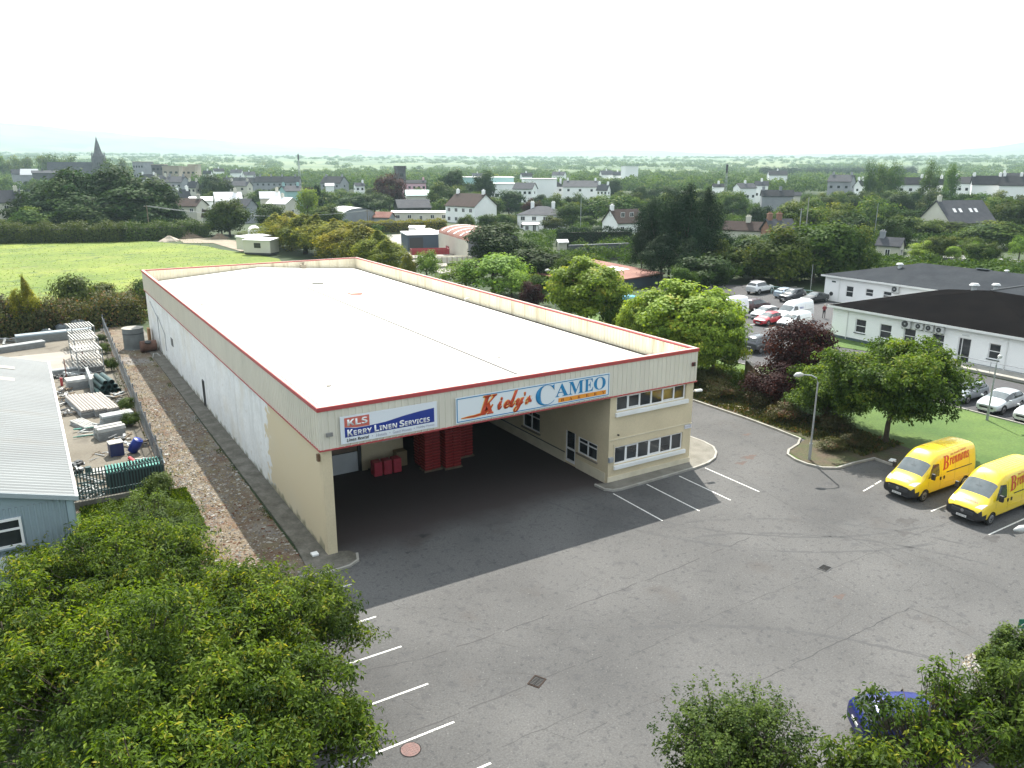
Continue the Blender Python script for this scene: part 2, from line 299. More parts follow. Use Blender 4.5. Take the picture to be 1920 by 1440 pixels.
strip = mat('stony_waste_ground', (.105, .08, .055), .95, (.18, .15, .11), 1.3, .9, bump=.6, bscale=7, fine=.35, fscale=11, detail=8)
mixnode(strip, noise_mask(strip, .42, .52, .64, amount=.75), (.11, .06, .035))
mixnode(strip, noise_mask(strip, .3, .55, .66, amount=.6, off=(3, 7, 0)), (.14, .12, .05))
mixnode(strip, noise_mask(strip, .23, .56, .66, amount=.8, stretch=(1.3, .5, 1), off=(7, 1, 0)), (.21, .205, .20))
tag(MB().poly([(-8.5, -1.1, .012), (-1.1, -1.1, .012), (-.9, 62, .012), (-.9, 66, .012), (-4.0, 66, .012), (-4.8, 34, .012), (-5.2, 12.8, .012), (-10, 12.6, .012), (-10, -.9, .012)]).build('gravel_strip', strip), kind='structure')
grs2 = mat('rough_bank_grass', (.035, .075, .012), .95, (.06, .105, .018), .5, .8, bump=.6, bscale=7, fine=.25, fscale=6)
tag(MB().poly([(-10, 8, .03), (-7, 6.6, .03), (-4.4, 7.2, .03), (-4.1, 10, .03), (-5.3, 12.5, .03), (-8.2, 12.4, .03), (-10, 11.5, .03)]).build('grass_patch', grs2), kind='structure')
fieldm = mat('bright_rough_pasture', (.088, .138, .011), .95, (.17, .21, .024), .075, .95, bump=.8, bscale=2, fine=.32, fscale=1.6, detail=8, stretch=(1, 1, 1))
mixnode(fieldm, noise_mask(fieldm, .12, .55, .7, amount=.6, stretch=(.6, 1.4, 1)), (.16, .165, .045))
mixnode(fieldm, noise_mask(fieldm, .3, .54, .66, amount=.7), (.035, .075, .012))
tag(MB().poly([(-160, 66.5, .02), (2, 68.5, .02), (26, 62, .02), (29, 100, .02), (33, 125, .02), (27, 150, .02), (26, 158, .02), (12, 186, .02), (-16, 200, .02), (-160, 214, .02)]).build('pasture_field', fieldm), kind='structure')
trk = mat('pale_dirt_track', (.26, .225, .17), .95, (.19, .16, .115), .3, .7, fine=.15, fscale=3)
def gp(L, z): return [tuple(G(x, y).to_2d())+(z,) for x, y in L]
tag(MB().poly(gp([(335, 449), (392, 446), (450, 452), (475, 470), (472, 478), (440, 468), (400, 456), (345, 456)], .04)).build('dirt_track', trk), kind='structure')
tag(MB().poly(gp([(722, 441), (800, 436), (905, 448), (940, 500), (860, 520), (770, 500), (735, 470)], .04)).build('farm_yard', mat('pale_farm_concrete', (.30, .285, .26), .9, (.2, .19, .17), .2, .7)), kind='structure')
rd = gp([(1700, 474), (1835, 481), (1925, 488), (2100, 500), (2100, 513), (1925, 500), (1835, 491), (1700, 483)], .04)
tag(MB().poly(rd).build('road', mat('road_asphalt', (.17, .17, .175), .85, (.14, .14, .14), .1, .7)), kind='structure')
rl = gp([(1700, 478.5), (1835, 486), (1925, 494), (2100, 506), (2100, 506.7), (1925, 494.6), (1835, 486.6), (1700, 479)], .045)
linep = mat('white_road_paint', (.62, .62, .60), .7, (.3, .3, .3), 6, .6)
tag(MB().poly(rl).build('road_line', linep), kind='structure')
# kerbs and footpaths
def kerb(name, pts, w=.15, h=.13, m=None, z0=-.02, closed=False):
    b = MB(); n = len(pts)
    L = []; R_ = []
    for i in range(n):
        a = Vector(pts[max(i-1, 0)]); c = Vector(pts[min(i+1, n-1)]); t = (c-a).normalized(); nn = Vector((-t.y, t.x))*w/2
        L.append(Vector(pts[i])+nn); R_.append(Vector(pts[i])-nn)
    for i in range(n-1):
        q = [L[i], L[i+1], R_[i+1], R_[i]]
        b.add([(p.x, p.y, z0) for p in q]+[(p.x, p.y, h) for p in q], [(4, 7, 6, 5), (0, 1, 5, 4), (2, 3, 7, 6)]+([(3, 0, 4, 7)] if i == 0 else [])+([(1, 2, 6, 5)] if i == n-2 else []))
    return tag(b.build(name, m or M['kerb']), kind='structure')
def arc(cx, cy, r, a0, a1, n=8): return [(cx+r*math.cos(rad(a0+(a1-a0)*i/n)), cy+r*math.sin(rad(a0+(a1-a0)*i/n))) for i in range(n+1)]
officep = [(16.2, .3), (16.25, -.55)]+[(16.6, -.9), (17.1, -1.0), (23.2, -.78), (24.4, -.6)]+[(25.4, -.2), (26.2, .45), (26.8, 1.3), (27.0, 2.4), (26.9, 4), (26.3, 6), (25.4, 9), (24.4, 12), (24.2, 55)]
tag(MB().prism(officep+[(23.3, 55), (23.3, .05), (16.95, .05)], -.02, .11).build('footpath', M['concrete']), kind='structure')
kerb('kerb', officep, .13, .125)
cornp = [(-.95, 64), (-.95, 30), (-.95, 2), (-1.15, -.4), (-1.9, -1.15), (-.4, -1.5), (.55, -1.42), (1.1, -1.1), (1.32, -.5), (1.1, 0), (.4, .3), (.15, 64)]
tag(MB().prism(cornp, -.02, .07).build('footpath', M['mossy']), kind='structure')
kerb('kerb', [(-6.5, -1.05), (-1.9, -1.2), (-.4, -1.5), (.6, -1.42), (1.12, -1.1), (1.32, -.45)], .12, .1)
rk = [(33.3, 60), (33.4, 20), (33.4, 9), (33.45, 4.5), (33.3, 1.5), (33.1, -.6), (32, -1.3), (30.6, -1.7), (29.9, -2.2), (29.55, -3.1), (29.55, -4.0), (29.85, -4.9), (30.6, -5.4), (32.2, -5.4), (34.05, -5.55), (34.0, -7.4), (36.3, -7.6), (36.3, -60)]
kerb('kerb', rk, .15, .13)
kerb('kerb', [(49.5, -60), (49.5, 12), (45.9, 15.5), (44.7, 26), (52, 40)], .15, .13)
# painted parking bays
mk = MB()
def line(x0, y0, x1, y1, w=.085, z=.006):
    t = Vector((x1-x0, y1-y0)).normalized(); nn = Vector((-t.y, t.x))*w/2
    mk.add([(x0+nn.x, y0+nn.y, z), (x0-nn.x, y0-nn.y, z), (x1-nn.x, y1-nn.y, z), (x1+nn.x, y1+nn.y, z)], [(0, 1, 2, 3)])
for y, x in ((-2.97, .1), (-5.98, .02), (-8.45, .06), (-11.05, -.06), (-13.33, -.2), (-15.6, -.1), (-18, -.1)): line(-5, y+.02, x, y)
for x, y0, y1 in ((16.39, -1.15, -5.3), (18.93, -1.1, -5.42), (21.45, -1.15, -5.3), (23.75, -1.0, -5.3)): line(x, y0, x-.03, y1)
line(28.9, -8.37, 30.2, -8.15); line(30.4, -8.1, 31.2, -7.95); line(29.6, -12.0, 36, -11.9); line(29.4, -15.16, 36, -15.1); line(28.9, -17.6, 36, -17.6)
mark = mat('worn_white_line_paint', (.60, .60, .57), .75, (.2, .2, .19), 9, .9, lo=.55, hi=.7)
tag(mk.build('parking_bay_lines', mark), kind='structure')
mk = MB()
for i in range(8): line(50.0, -9+i*2.6+.1, 54.8, -9+i*2.6+.1, z=.016)
for i in range(5): line(61, 24+i*2.6, 66, 24.4+i*2.6, z=.016)
line(61, 21, 66, 22, z=.016)
tag(mk.build('parking_bay_lines', mark), kind='structure')
# tar seams and cracks in the asphalt
random.seed(5); mk = MB()
def seam(px, w=.045, j=.05):
    P = [G(x, y).to_2d() for x, y in px]; Q = []
    for a, b in zip(P, P[1:]):
        k = max(2, int((b-a).length/.4))
        for i in range(k): Q.append(a.lerp(b, i/k)+Vector((random.uniform(-j, j), random.uniform(-j, j))))
    Q.append(P[-1])
    for a, b in zip(Q, Q[1:]):
        if random.random() < .93: line(a.x, a.y, b.x, b.y, w*random.uniform(.5, 1.25), .005)
seam([(662, 1264), (800, 1232), (1000, 1165), (1130, 1118), (1260, 1070), (1405, 1008)]); seam([(662, 1408), (760, 1378), (900, 1320), (1010, 1275), (1130, 1230)])
seam([(1262, 1350), (1400, 1290), (1560, 1210), (1705, 1140)]); seam([(1705, 1140), (1760, 1160), (1860, 1215)], .025); seam([(1750, 1290), (1810, 1265)])
seam([(1180, 1230), (1350, 1150), (1500, 1090)], .022); seam([(1420, 1010), (1640, 1130)], .018); seam([(1360, 880), (1530, 975), (1700, 1060)], .022); seam([(1330, 790), (1480, 870)], .02)
seam([(850, 1440), (1100, 1330)], .02); seam([(1080, 1380), (1260, 1300)], .018); seam([(1500, 1090), (1700, 1010), (1900, 930)], .018); seam([(700, 1120), (900, 1180)], .014, .12); seam([(1560, 985), (1900, 1110)], .014, .1)
for k in range(26):
    x, y = random.uniform(720, 1850), random.uniform(960, 1430)
    if y > 1200 and x > 1400: continue
    seam([(x, y), (x+random.uniform(-60, 60), y+random.uniform(-25, 25)), (x+random.uniform(-90, 90), y+random.uniform(-40, 40))], .012, .1)
tag(mk.build('tar_seams', mat('tar_sealant', (.016, .016, .018), .7)), kind='structure')
mk = MB()
for cx_, cy_, r_, a0, a1 in ((30, 3, 16, 188, 262), (30, 3, 17.6, 190, 258), (12, -22, 15, 20, 75), (12, -22, 16.7, 22, 72), (2, -28, 17, 25, 68)):
    for k in range(3):
        P = arc(cx_, cy_, r_+k*.07, a0, a1, 40)
        for p_, q_ in zip(P, P[1:]):
            if random.random() < .72: line(p_[0], p_[1], q_[0], q_[1], .04, .0028)
tag(mk.build('tyre_marks', mat('tyre_rubber_mark', (.055, .056, .058), .85)), kind='structure')
# oil and rust stains: flat thin patches
def blot(name, px, py, r, m, z=.0035, n=40, sq=1.):
    c = G(px, py); P = []; ph = random.uniform(0, 9)
    for k in range(n):
        a = 2*math.pi*k/n; q = r*(1+.28*math.sin(3*a+ph)+.16*math.sin(7*a+2*ph)+.1*math.sin(13*a+ph)); P.append((c.x+q*math.cos(a), c.y+q*sq*math.sin(a), z))
    return P
rb = MB(); st = mat('reddish_dust_stain', (.10, .065, .053), .95, (.07, .065, .062), 3, .9)
for px, py, r in ((1405, 857, .55), (1400, 815, .35), (1575, 1118, .3), (1390, 868, .4)): rb.poly(blot('s', px, py, r, st, sq=.5, z=.0035+r*.001))
tag(rb.build('rust_stain', st), kind='structure')
rb = MB(); st = mat('oil_stain', (.024, .023, .024), .7, (.04, .04, .04), 3, .9)
for px, py, r in ((1700, 978, .6), (1860, 1010, .45), (795, 1004, .3), (765, 1036, .15), (1220, 955, .12), (1336, 989, .12), (1695, 1000, .35)): rb.poly(blot('s', px, py, r, st, sq=.6, z=.0035+r*.0012))
tag(rb.build('oil_stain', st), kind='structure')
def stones(name, n, region, smin, smax, mats, seed, z=.02, flat=.5):
    rs = random.Random(seed); b = MB()
    for _ in range(n):
        x, y, m = region(rs); s = rs.uniform(smin, smax)*rs.choice((.6, .8, 1, 1.6)); a = rs.uniform(0, 6.3); q = []
        for k in range(4): q.append((x+s*math.cos(a+k*1.57+rs.uniform(-.3, .3)), y+s*math.sin(a+k*1.57+rs.uniform(-.3, .3))*rs.uniform(.5, 1), z))
        t = (x+rs.uniform(-.3, .3)*s, y+rs.uniform(-.3, .3)*s, z+s*flat*rs.uniform(.5, 1.4))
        b.add(q+[t], [(0, 1, 4), (1, 2, 4), (2, 3, 4), (3, 0, 4)], m)
    return tag(b.build(name, mats), 'loose pale stones, brick bits and dead leaves strewn along the waste strip' if 'rubble' in name else None, kind='stuff')
sm = [mat('pale_stone', (.36, .34, .30), .9), mat('grey_stone', (.17, .165, .16), .9), mat('rusty_leaf', (.13, .06, .035), .9), mat('dry_leaf', (.20, .155, .09), .9)]
def reg(rs):
    y = rs.betavariate(1, 2.2)*62-.8; lx = -8.3 if y < 7 else (-5.1 if y < 12.7 else -5.1+(y-12.7)*.02)
    x = rs.uniform(lx, -1.05)
    if x > -3 and rs.random() < .35: x = rs.uniform(lx, -2)
    return x, y, rs.choices((0, 1, 2, 3), (3, 3, 3, 3) if y < 9 else (3, 3, 1, 4))[0]
stones('gravel_rubble', 15000, reg, .025, .075, sm, 3)
# ---------------------------------------------------------------- text
def fancy(s, base):
    return ''.join(chr(base+ord(c)-65) if 'A' <= c <= 'Z' else chr(base+26+ord(c)-97) if 'a' <= c <= 'z' else c for c in s)
def text(name, body, w, h, m, parent, org, xdir, zdir, shear=0, ext=.004, bold=0, kind=None, space=1):
    """mesh text whose box is w x h, lower left corner at org, running along xdir, upright along zdir"""
    c = bpy.data.curves.new(name, 'FONT'); c.body = body; c.shear = shear; c.offset = bold; c.space_character = space; c.resolution_u = 4
    t = bpy.data.objects.new('tmp', c); COL.objects.link(t); bpy.context.view_layer.update()
    me = bpy.data.meshes.new_from_object(t.evaluated_get(bpy.context.evaluated_depsgraph_get())); bpy.data.objects.remove(t); bpy.data.curves.remove(c)
    n = len(me.vertices); co = np.zeros(n*3); me.vertices.foreach_get('co', co); co = co.reshape(-1, 3)
    mn, mx_ = co.min(0), co.max(0); co = (co-mn)/(np.maximum(mx_-mn, 1e-6)); x = np.array(Vector(xdir).normalized()); z = np.array(Vector(zdir).normalized())
    me.vertices.foreach_set('co', (np.array(org)+np.outer(co[:, 0]*w, x)+np.outer(co[:, 1]*h, z)).ravel()); me.materials.clear(); me.materials.append(m); me.update()
    o = linkm(name, me, parent)
    sd = o.modifiers.new('thick', 'SOLIDIFY'); sd.thickness = ext; sd.offset = 0
    return o
SER, SERI, SCR, SAN, SANI = 0x1D400, 0x1D468, 0x1D4D0, 0x1D5D4, 0x1D63C
# ---------------------------------------------------------------- walls with real openings
def wall(b, p0, p1, z0, z1, th, ops=(), m=0):
    """wall from p0 to p1 (plan), thickness th to the left of p0->p1; ops = (u0,u1,z0,z1) holes"""
    p0, p1 = Vector(p0), Vector(p1); t = (p1-p0); Ln = t.length; t.normalize(); nn = Vector((-t.y, t.x))
    us = sorted({0, Ln}|{o[0] for o in ops}|{o[1] for o in ops}); zs = sorted({z0, z1}|{o[2] for o in ops}|{o[3] for o in ops})
    R = Matrix(((t.x, nn.x, 0), (t.y, nn.y, 0), (0, 0, 1)))
    for a, c in zip(us, us[1:]):
        run = None
        for d, e in zip(zs, zs[1:]):
            hole = any(o[0]-1e-6 <= a and c <= o[1]+1e-6 and o[2]-1e-6 <= d and e <= o[3]+1e-6 for o in ops)
            if not hole: run = (run[0], e) if run else (d, e)
            if hole and run: emit(b, p0, t, nn, R, a, c, run, th, m); run = None
        if run: emit(b, p0, t, nn, R, a, c, run, th, m)
def emit(b, p0, t, nn, R, a, c, run, th, m):
    q = p0+t*(a+c)/2+nn*th/2; b.obox((q.x, q.y, (run[0]+run[1])/2), (c-a, th, run[1]-run[0]), R, m)
def window(parent, p0, t, out, u0, u1, z0, z1, nx=1, ny=1, fr=.07, mf=None, mg=None, inset=.07, name='window', hsplit=None):
    """framed window set in a wall; t runs along it, out points outward"""
    p0, t, out = Vector((*p0, 0)), Vector((*t, 0)), Vector((*out, 0)); R = Matrix((t, out, Vector((0, 0, 1)))).transposed(); f = MB(); g = MB()
    c = p0-out*inset
    def bx(B, a, b_, d, e, y, th): q = c+t*(a+b_)/2+out*y; B.obox((q.x, q.y, (d+e)/2), (b_-a, th, e-d), R)
    bx(f, u0, u0+fr, z0, z1, 0, .06); bx(f, u1-fr, u1, z0, z1, 0, .06); bx(f, u0+fr, u1-fr, z0, z0+fr, 0, .06); bx(f, u0+fr, u1-fr, z1-fr, z1, 0, .06)
    for i in range(1, nx): x = u0+(u1-u0)*i/nx; bx(f, x-fr*.6, x+fr*.6, z0+fr, z1-fr, .002, .056)
    hs = hsplit if hsplit is not None else [i/ny for i in range(1, ny)]
    for i in hs: z = z0+(z1-z0)*i; bx(f, u0+fr, u1-fr, z-fr*.45, z+fr*.45, .004, .05)
    bx(g, u0+fr*.5, u1-fr*.5, z0+fr*.5, z1-fr*.5, -.01, .012)
    w = f.build(name, mf or M['upvc'], parent); g.build('pane', mg or M['glass'], w); return w
def ribs(b, p0, p1, z0, z1, pitch=.33, rw=.05, rd=.035, side=1, m=0):
    """profiled sheet: flat face with narrow raised ribs, facing to the right of p0->p1"""
    p0, p1 = Vector(p0), Vector(p1); t = (p1-p0); Ln = t.length; t.normalize(); o = Vector((t.y, -t.x))*side; n = max(1, round(Ln/pitch)); P = [(0, 0)]
    for i in range(n):
        c = (i+.5)*Ln/n; P += [(c-rw, 0), (c-rw*.6, rd), (c+rw*.6, rd), (c+rw, 0)]
    P.append((Ln, 0)); V = []
    for u, d in P: q = p0+t*u+o*d; V += [(q.x, q.y, z0), (q.x, q.y, z1)]
    b.add(V, [(2*i, 2*i+2, 2*i+3, 2*i+1) for i in range(len(P)-1)], m)
# ---------------------------------------------------------------- the bakery warehouse
WX, LY, ZT, ZF = 23.5, 56.46, 7.43, 5.34
wh = thing('warehouse', 'long cream industrial unit with white roof, red capping and open loading bay', 'warehouse', (0, 0, 0))
lw = mat('peeling_white_wash', (.80, .81, .80), .85, (.68, .69, .68), .5, .7, fine=.06, fscale=5)
mixnode(lw, noise_mask(lw, .9, .56, .68, stretch=(1, 1, .12), amount=.28), (.40, .40, .38)); mixnode(lw, noise_mask(lw, 2.2, .62, .72, amount=.35), (.42, .36, .26))
nn_ = lw.node_tree.nodes; ll = lw.node_tree.links; ge = nn_.new('ShaderNodeNewGeometry'); sp = nn_.new('ShaderNodeSeparateXYZ'); ll.new(ge.outputs['Position'], sp.inputs[0])
tx = nn_.new('ShaderNodeTexNoise'); tx.inputs['Scale'].default_value = 1.3; tx.inputs['Detail'].default_value = 8; ll.new(ge.outputs['Position'], tx.inputs[0])
m1 = nn_.new('ShaderNodeMath'); m1.operation = 'MULTIPLY_ADD'; m1.inputs[1].default_value = 5.5; ll.new(tx.outputs['Fac'], m1.inputs[0]); ll.new(sp.outputs['Y'], m1.inputs[2])
m2 = nn_.new('ShaderNodeMapRange'); m2.inputs[1].default_value = 12.7; m2.inputs[2].default_value = 12.95; m2.inputs[3].default_value = 1; m2.inputs[4].default_value = 0
m1b = nn_.new('ShaderNodeMath'); m1b.operation = 'MULTIPLY_ADD'; m1b.inputs[1].default_value = .12; ll.new(sp.outputs['Z'], m1b.inputs[0]); ll.new(m1.outputs[0], m1b.inputs[2])
ll.new(m1b.outputs[0], m2.inputs[0]); mixnode(lw, m2.outputs[0], (.63, .54, .37))
mixnode(lw, noise_mask(lw, .35, .5, .68, amount=.4, off=(4, 2, 9)), (.62, .56, .43))
# moss and dirt creeping up from the ground
m3 = nn_.new('ShaderNodeMath'); m3.operation = 'MULTIPLY_ADD'; m3.inputs[1].default_value = -1.6; ll.new(tx.outputs['Fac'], m3.inputs[0]); ll.new(sp.outputs['Z'], m3.inputs[2])
m4 = nn_.new('ShaderNodeMapRange'); m4.inputs[1].default_value = -.75; m4.inputs[2].default_value = -.45; m4.inputs[3].default_value = .85; m4.inputs[4].default_value = 0; ll.new(m3.outputs[0], m4.inputs[0]); mixnode(lw, m4.outputs[0], (.20, .19, .13))
b = MB(); wall(b, (.09, 56.35), (.09, .55), 0, ZF, .25, [(56.35-28.45, 56.35-28.0, .05, 2.05)]); fixn(b.build('wall', lw, wh))
MB().box(.084, .56, .08, .54, 0, ZF).build('pillar', M['cream'], wh, bevel=.01)
MB().box(.02, .6, .05, .62, ZF-.01, ZF+.25).build('beam', M['cream'], wh)
b = MB(); b.box(.35, 23.1, 56.1, 56.35, 0, ZF); b.build('wall', M['cream'], wh)
b = MB(); b.box(23.17, 23.42, .34, 56.1, 0, ZF); b.build('wall', M['cream'], wh)
MB().box(.12, .34, 28.0, 28.45, .05, 2.05).build('door', mat('dull_grey_door', (.12, .12, .115), .8), wh)
mf = MB(); mf.box(.02, .09, 27.93, 28.0, 0, 2.15); mf.box(.02, .09, 28.45, 28.52, 0, 2.15); mf.box(.02, .09, 28.0, 28.45, 2.08, 2.15); mf.build('door_frame', M['darkm'], wh)
MB().box(.05, .09, 41.2, 42.2, 2.2, 2.9).build('louvre', mat('grey_louvre', (.13, .13, .13), .7), wh)
MB().tube([(.04, 49.2, .2), (.04, 49.2, 3.6), (.04, 53.4, 4.6)], .035, 6).build('pipe', M['steel'], wh)
MB().tube([(.04, 45.5, 1.0), (.04, 45.5, 2.6), (.04, 49.0, 3.8)], .03, 6).build('pipe', M['steel'], wh)
# office block
ops = [(17.43-16.96, 22.78-16.96, 1.1, 2.2), (17.43-16.96, 22.83-16.96, 4.34, 5.28)]
b = MB(); wall(b, (16.96, .1), (23.42, .1), 0, ZF, .24, ops); fixn(b.build('office_front_wall', M['cream'], wh))
for z0, z1, s0, s1 in ((1.1, 2.2, .84, 1.08), (4.34, 5.28, 4.08, 4.32)):
    window(wh, (16.96, .1), (1, 0), (0, -1), .47, 5.83, z0, z1, nx=6, fr=.09, inset=.12)
    MB().box(17.33, 22.95, -.06, .098, s0, s1).build('window_sill', M['white'], wh, bevel=.015)
b = MB()
for x0, x1, z0, z1 in ((18.35, 19.2, 1.2, 2.1), (20.15, 21.0, 1.2, 2.1), (18.35, 19.2, 4.45, 5.2), (21.0, 21.9, 4.45, 5.2)): 
    b.box(x0, x0+.05, .18, .215, z0, z1); b.box(x1-.05, x1, .18, .215, z0, z1); b.box(x0+.05, x1-.05, .18, .215, z0, z0+.05); b.box(x0+.05, x1-.05, .18, .215, z1-.05, z1)
b.build('opening_sash', M['upvc'], wh)
b = MB(); b.box(16.93, 23.44, .068, .1, 2.66, 2.71); b.build('string_course', M['creamlo'], wh)
b = MB(); b.box(16.93, 23.44, .05, .1, 0, .42); b.box(23.42, 23.45, .1, 56, 0, .42); b.build('plinth', M['creamlo'], wh)
b = MB(); b.box(17.32, 17.36, .06, .1, .84, 2.4); b.build('downpipe', M['creamlo'], wh)
ops = [(1.05, 2.95, 1.05, 2.1), (3.22, 4.22, .12, 2.15), (7.15, 9.2, 1.0, 2.35), (12, 14.2, 1.0, 2.35)]
b = MB(); wall(b, (16.96, 22.1), (16.96, .34), 0, ZF, .22, [(22.1-.1-o[1], 22.1-.1-o[0], o[2], o[3]) for o in ops]); 
fixn(b.build('office_side_wall', M['cream'], wh))
for i, (u0, u1, z0, z1) in enumerate(ops):
    if i == 1: continue
    window(wh, (16.96, .1), (0, 1), (-1, 0), u0, u1, z0, z1, nx=2, fr=.08, hsplit=[.7])
    MB().box(16.86, 16.96, u0+.0, u1+.2, z0-.1, z0-.01).build('window_sill', mat('dull_stone_sill', (.22, .19, .15), .9), wh)
d = MB(); d.box(16.98, 17.05, 3.32, 3.42, .12, 2.25); d.box(16.98, 17.05, 4.22, 4.32, .12, 2.25); d.box(16.98, 17.05, 3.42, 4.22, 2.15, 2.25); d.box(16.99, 17.04, 3.42, 4.22, .12, .3); d.box(16.99, 17.04, 3.42, 4.22, .95, 1.08)
do = d.build('door', M['upvc'], wh); MB().box(17.0, 17.03, 3.42, 4.22, .3, 2.15).build('pane', M['glass'], do)
MB().box(16.92, 16.957, .35, 3.2, 0, .62).build('plinth', M['creamlo'], wh)
MB().box(16.92, 16.957, 4.35, 22, 0, .62).build('plinth', M['creamlo'], wh)
MB().box(16.915, 16.957, 4.35, 22, .63, .68).build('rubbing_strip', M['darkm'], wh)
# loading bay inside
inn = M['cream']
MB().box(5.55, 8.3, 9.7, 9.95, 0, ZF).build('bay_wall', inn, wh)
MB().box(.34, 5.55, 9.75, 9.95, 2.7, ZF).build('bay_wall', inn, wh)
MB().box(8.1, 8.3, 9.95, 22.1, 0, ZF).build('bay_wall', inn, wh)
MB().box(8.3, 16.96, 22.1, 22.3, 0, ZF).build('bay_wall', inn, wh)
rdm = mat('white_roller_door', (.62, .64, .66), .5, (.5, .52, .54), 1, .5)
b = MB()
for i in range(12): b.box(.45, 5.3, 9.70, 9.742-.01*(i % 2), i*.105, i*.105+.1)
b.build('roller_door', rdm, wh)
b = MB()
for i in range(12, 25): b.box(.45, 5.3, 9.73, 9.762-.01*(i % 2), i*.108, i*.108+.1)
b.build('roller_door_upper', mat('brown_stained_panel', (.24, .18, .14), .8, (.15, .11, .09), 2, .6), wh)
MB().box(5.5, 5.85, 9.55, 9.698, 0, 3.2).build('pillar', inn, wh); MB().box(5.3, 5.5, 9.6, 9.74, 0, 3.2).build('door_frame', M['darkm'], wh)
sg = MB().box(6.9, 8.1, 9.64, 9.69, 1.58, 1.86).build('notice_board', M['white'], wh)
text('lettering', fancy('ENTRANCE', SAN), .85, .14, mat('black_sign_paint', (.03, .03, .03), .6), sg, (7.1, 9.632, 1.66), (1, 0, 0), (0, 0, 1))
MB().box(.36, 16.95, .4, 22.05, ZF+.06, ZF+.12).build('soffit', mat('dull_soffit', (.22, .21, .18), .9), wh)
b = MB()
for y in (5.5, 11, 16.5): b.box(.4, 16.9, y, y+.2, ZF-.35, ZF+.05)
b.build('roof_beam', mat('painted_steel_beam', (.2, .17, .13), .6), wh)
# cladding band, capping, roof
cl = mat('ribbed_cream_cladding', (.67, .635, .54), .5, (.61, .58, .495), .35, .7, spec=.4, fine=.04, fscale=2, stretch=(1, 1, .25))
mixnode(cl, noise_mask(cl, 1.4, .62, .74, stretch=(1, 1, .1), amount=.3), (.42, .40, .31))
b = MB(); ribs(b, (0, 0), (WX, 0), ZF+.03, ZT-.1); b.build('front_cladding', cl, wh)
b = MB(); ribs(b, (0, LY), (0, 0), ZF+.03, ZT-.1); b.build('side_cladding', cl, wh)
b = MB(); ribs(b, (WX, 0), (WX, LY), ZF+.03, ZT-.1); b.build('side_cladding', cl, wh)
b = MB(); ribs(b, (WX, LY), (0, LY), ZF+.03, ZT-.1); b.build('rear_cladding', cl, wh)
ci = mat('stained_inner_cladding', (.68, .62, .47), .6, (.72, .68, .56), .5, .7, fine=.05, fscale=3, stretch=(1, 1, .2))
mixnode(ci, noise_mask(ci, 1.6, .54, .7, stretch=(1, 1, .12), amount=.6), (.34, .28, .17))
IN = .28
b = MB(); ribs(b, (WX-IN, LY-IN), (WX-IN, IN), 6.0, ZT-.1, pitch=.33, rd=.03); b.build('parapet_lining', ci, wh)
b = MB(); ribs(b, (IN, LY-IN), (WX-IN, LY-IN), 6.0, ZT-.1, rd=.03); b.build('parapet_lining', ci, wh)
b = MB(); ribs(b, (IN, IN), (IN, LY-IN), 6.2, ZT-.1, rd=.03); ribs(b, (WX-IN, IN), (IN, IN), 6.2, ZT-.1, rd=.03); b.build('parapet_lining', ci, wh)
def ring(z0, z1, o, i):
    b = MB(); x0, x1, y0, y1 = -o, WX+o, -o, LY+o; a0, a1, c0, c1 = i, WX-i, i, LY-i
    b.box(x0, x1, y0, c0, z0, z1); b.box(x0, x1, c1, y1, z0, z1); b.box(x0, a0, c0, c1, z0, z1); b.box(a1, x1, c0, c1, z0, z1); return b
ring(ZT-.2, ZT-.004, .05, IN-.03).build('capping', M['red'], wh)
ctop = ring(ZT-.003, ZT+.012, .0, .14); ctop.build('capping_top', mat('pale_capping', (.62, .50, .42), .5, (.5, .2, .18), .8, .6), wh)  # top strip of the capping, paler than its red sides
ring(ZF-.02, ZF+.05, .045, .03).build('drip_trim', M['red'], wh)
rz, rr_ = 6.18, 6.99; b = MB(); X0, X1, Y0, Y1, XM = IN+.01, WX-IN-.01, IN+.01, LY-IN-.01, 11.75
b.add([(X0, Y0, rz), (XM, Y0, rr_), (X1, Y0, rz), (X0, Y1, rz), (XM, Y1, rr_), (X1, Y1, rz)], [(0, 1, 4, 3), (1, 2, 5, 4)])
b.build('roof', M['roofm'], wh)
b = MB(); b.box(XM-.08, XM+.08, 1.8, 40.5, rr_-.03, rr_+.03); b.build('ridge_seam', mat('grey_seam', (.10, .095, .09), .8), wh)
b = MB(); b.box(X1-.3, X1-.02, Y0, Y1, rz+.005, rz+.03); b.build('gutter', mat('dark_gutter', (.07, .06, .05), .8), wh)
b = MB()
for i in range(20):
    xa, xb = X0+(X1-X0)*i/20, X0+(X1-X0)*(i+1)/20; za, zb = [rz+(rr_-rz)*(1-abs(x-XM)/(XM-X0)) for x in (xa, xb)]
    b.poly([(xa, Y1-.16, za+.02), (xb, Y1-.16, zb+.02), (xb, Y1-.02, zb+.02), (xa, Y1-.02, za+.02)])
b.build('gutter', mat('stained_gutter', (.22, .17, .10), .8), wh)
def rz_at(x): return rz+(rr_-rz)*(1-abs(x-XM)/(XM-X0))
b = MB(); z = rz_at(13.8); b.tube([(13.8, 41.6, z), (13.8, 41.6, z+.18)], .55, 16); b.tube([(13.8, 41.6, z+.18), (13.8, 41.6, z+.3)], [.7, .5], 16); b.tube([(14.5, 41.4, z+.0), (14.5, 41.4, z+.4), (14.1, 41.4, z+.42)], .05, 6)
b.build('roof_vent', mat('weathered_white_vent', (.5, .49, .45), .6), wh)
MB().box(14.1, 15.2, 33.4, 34.3, rz_at(14.6), rz_at(14.6)+.16).build('roof_hatch', mat('sun_faded_red_hatch', (.62, .28, .22), .6), wh, bevel=.02)
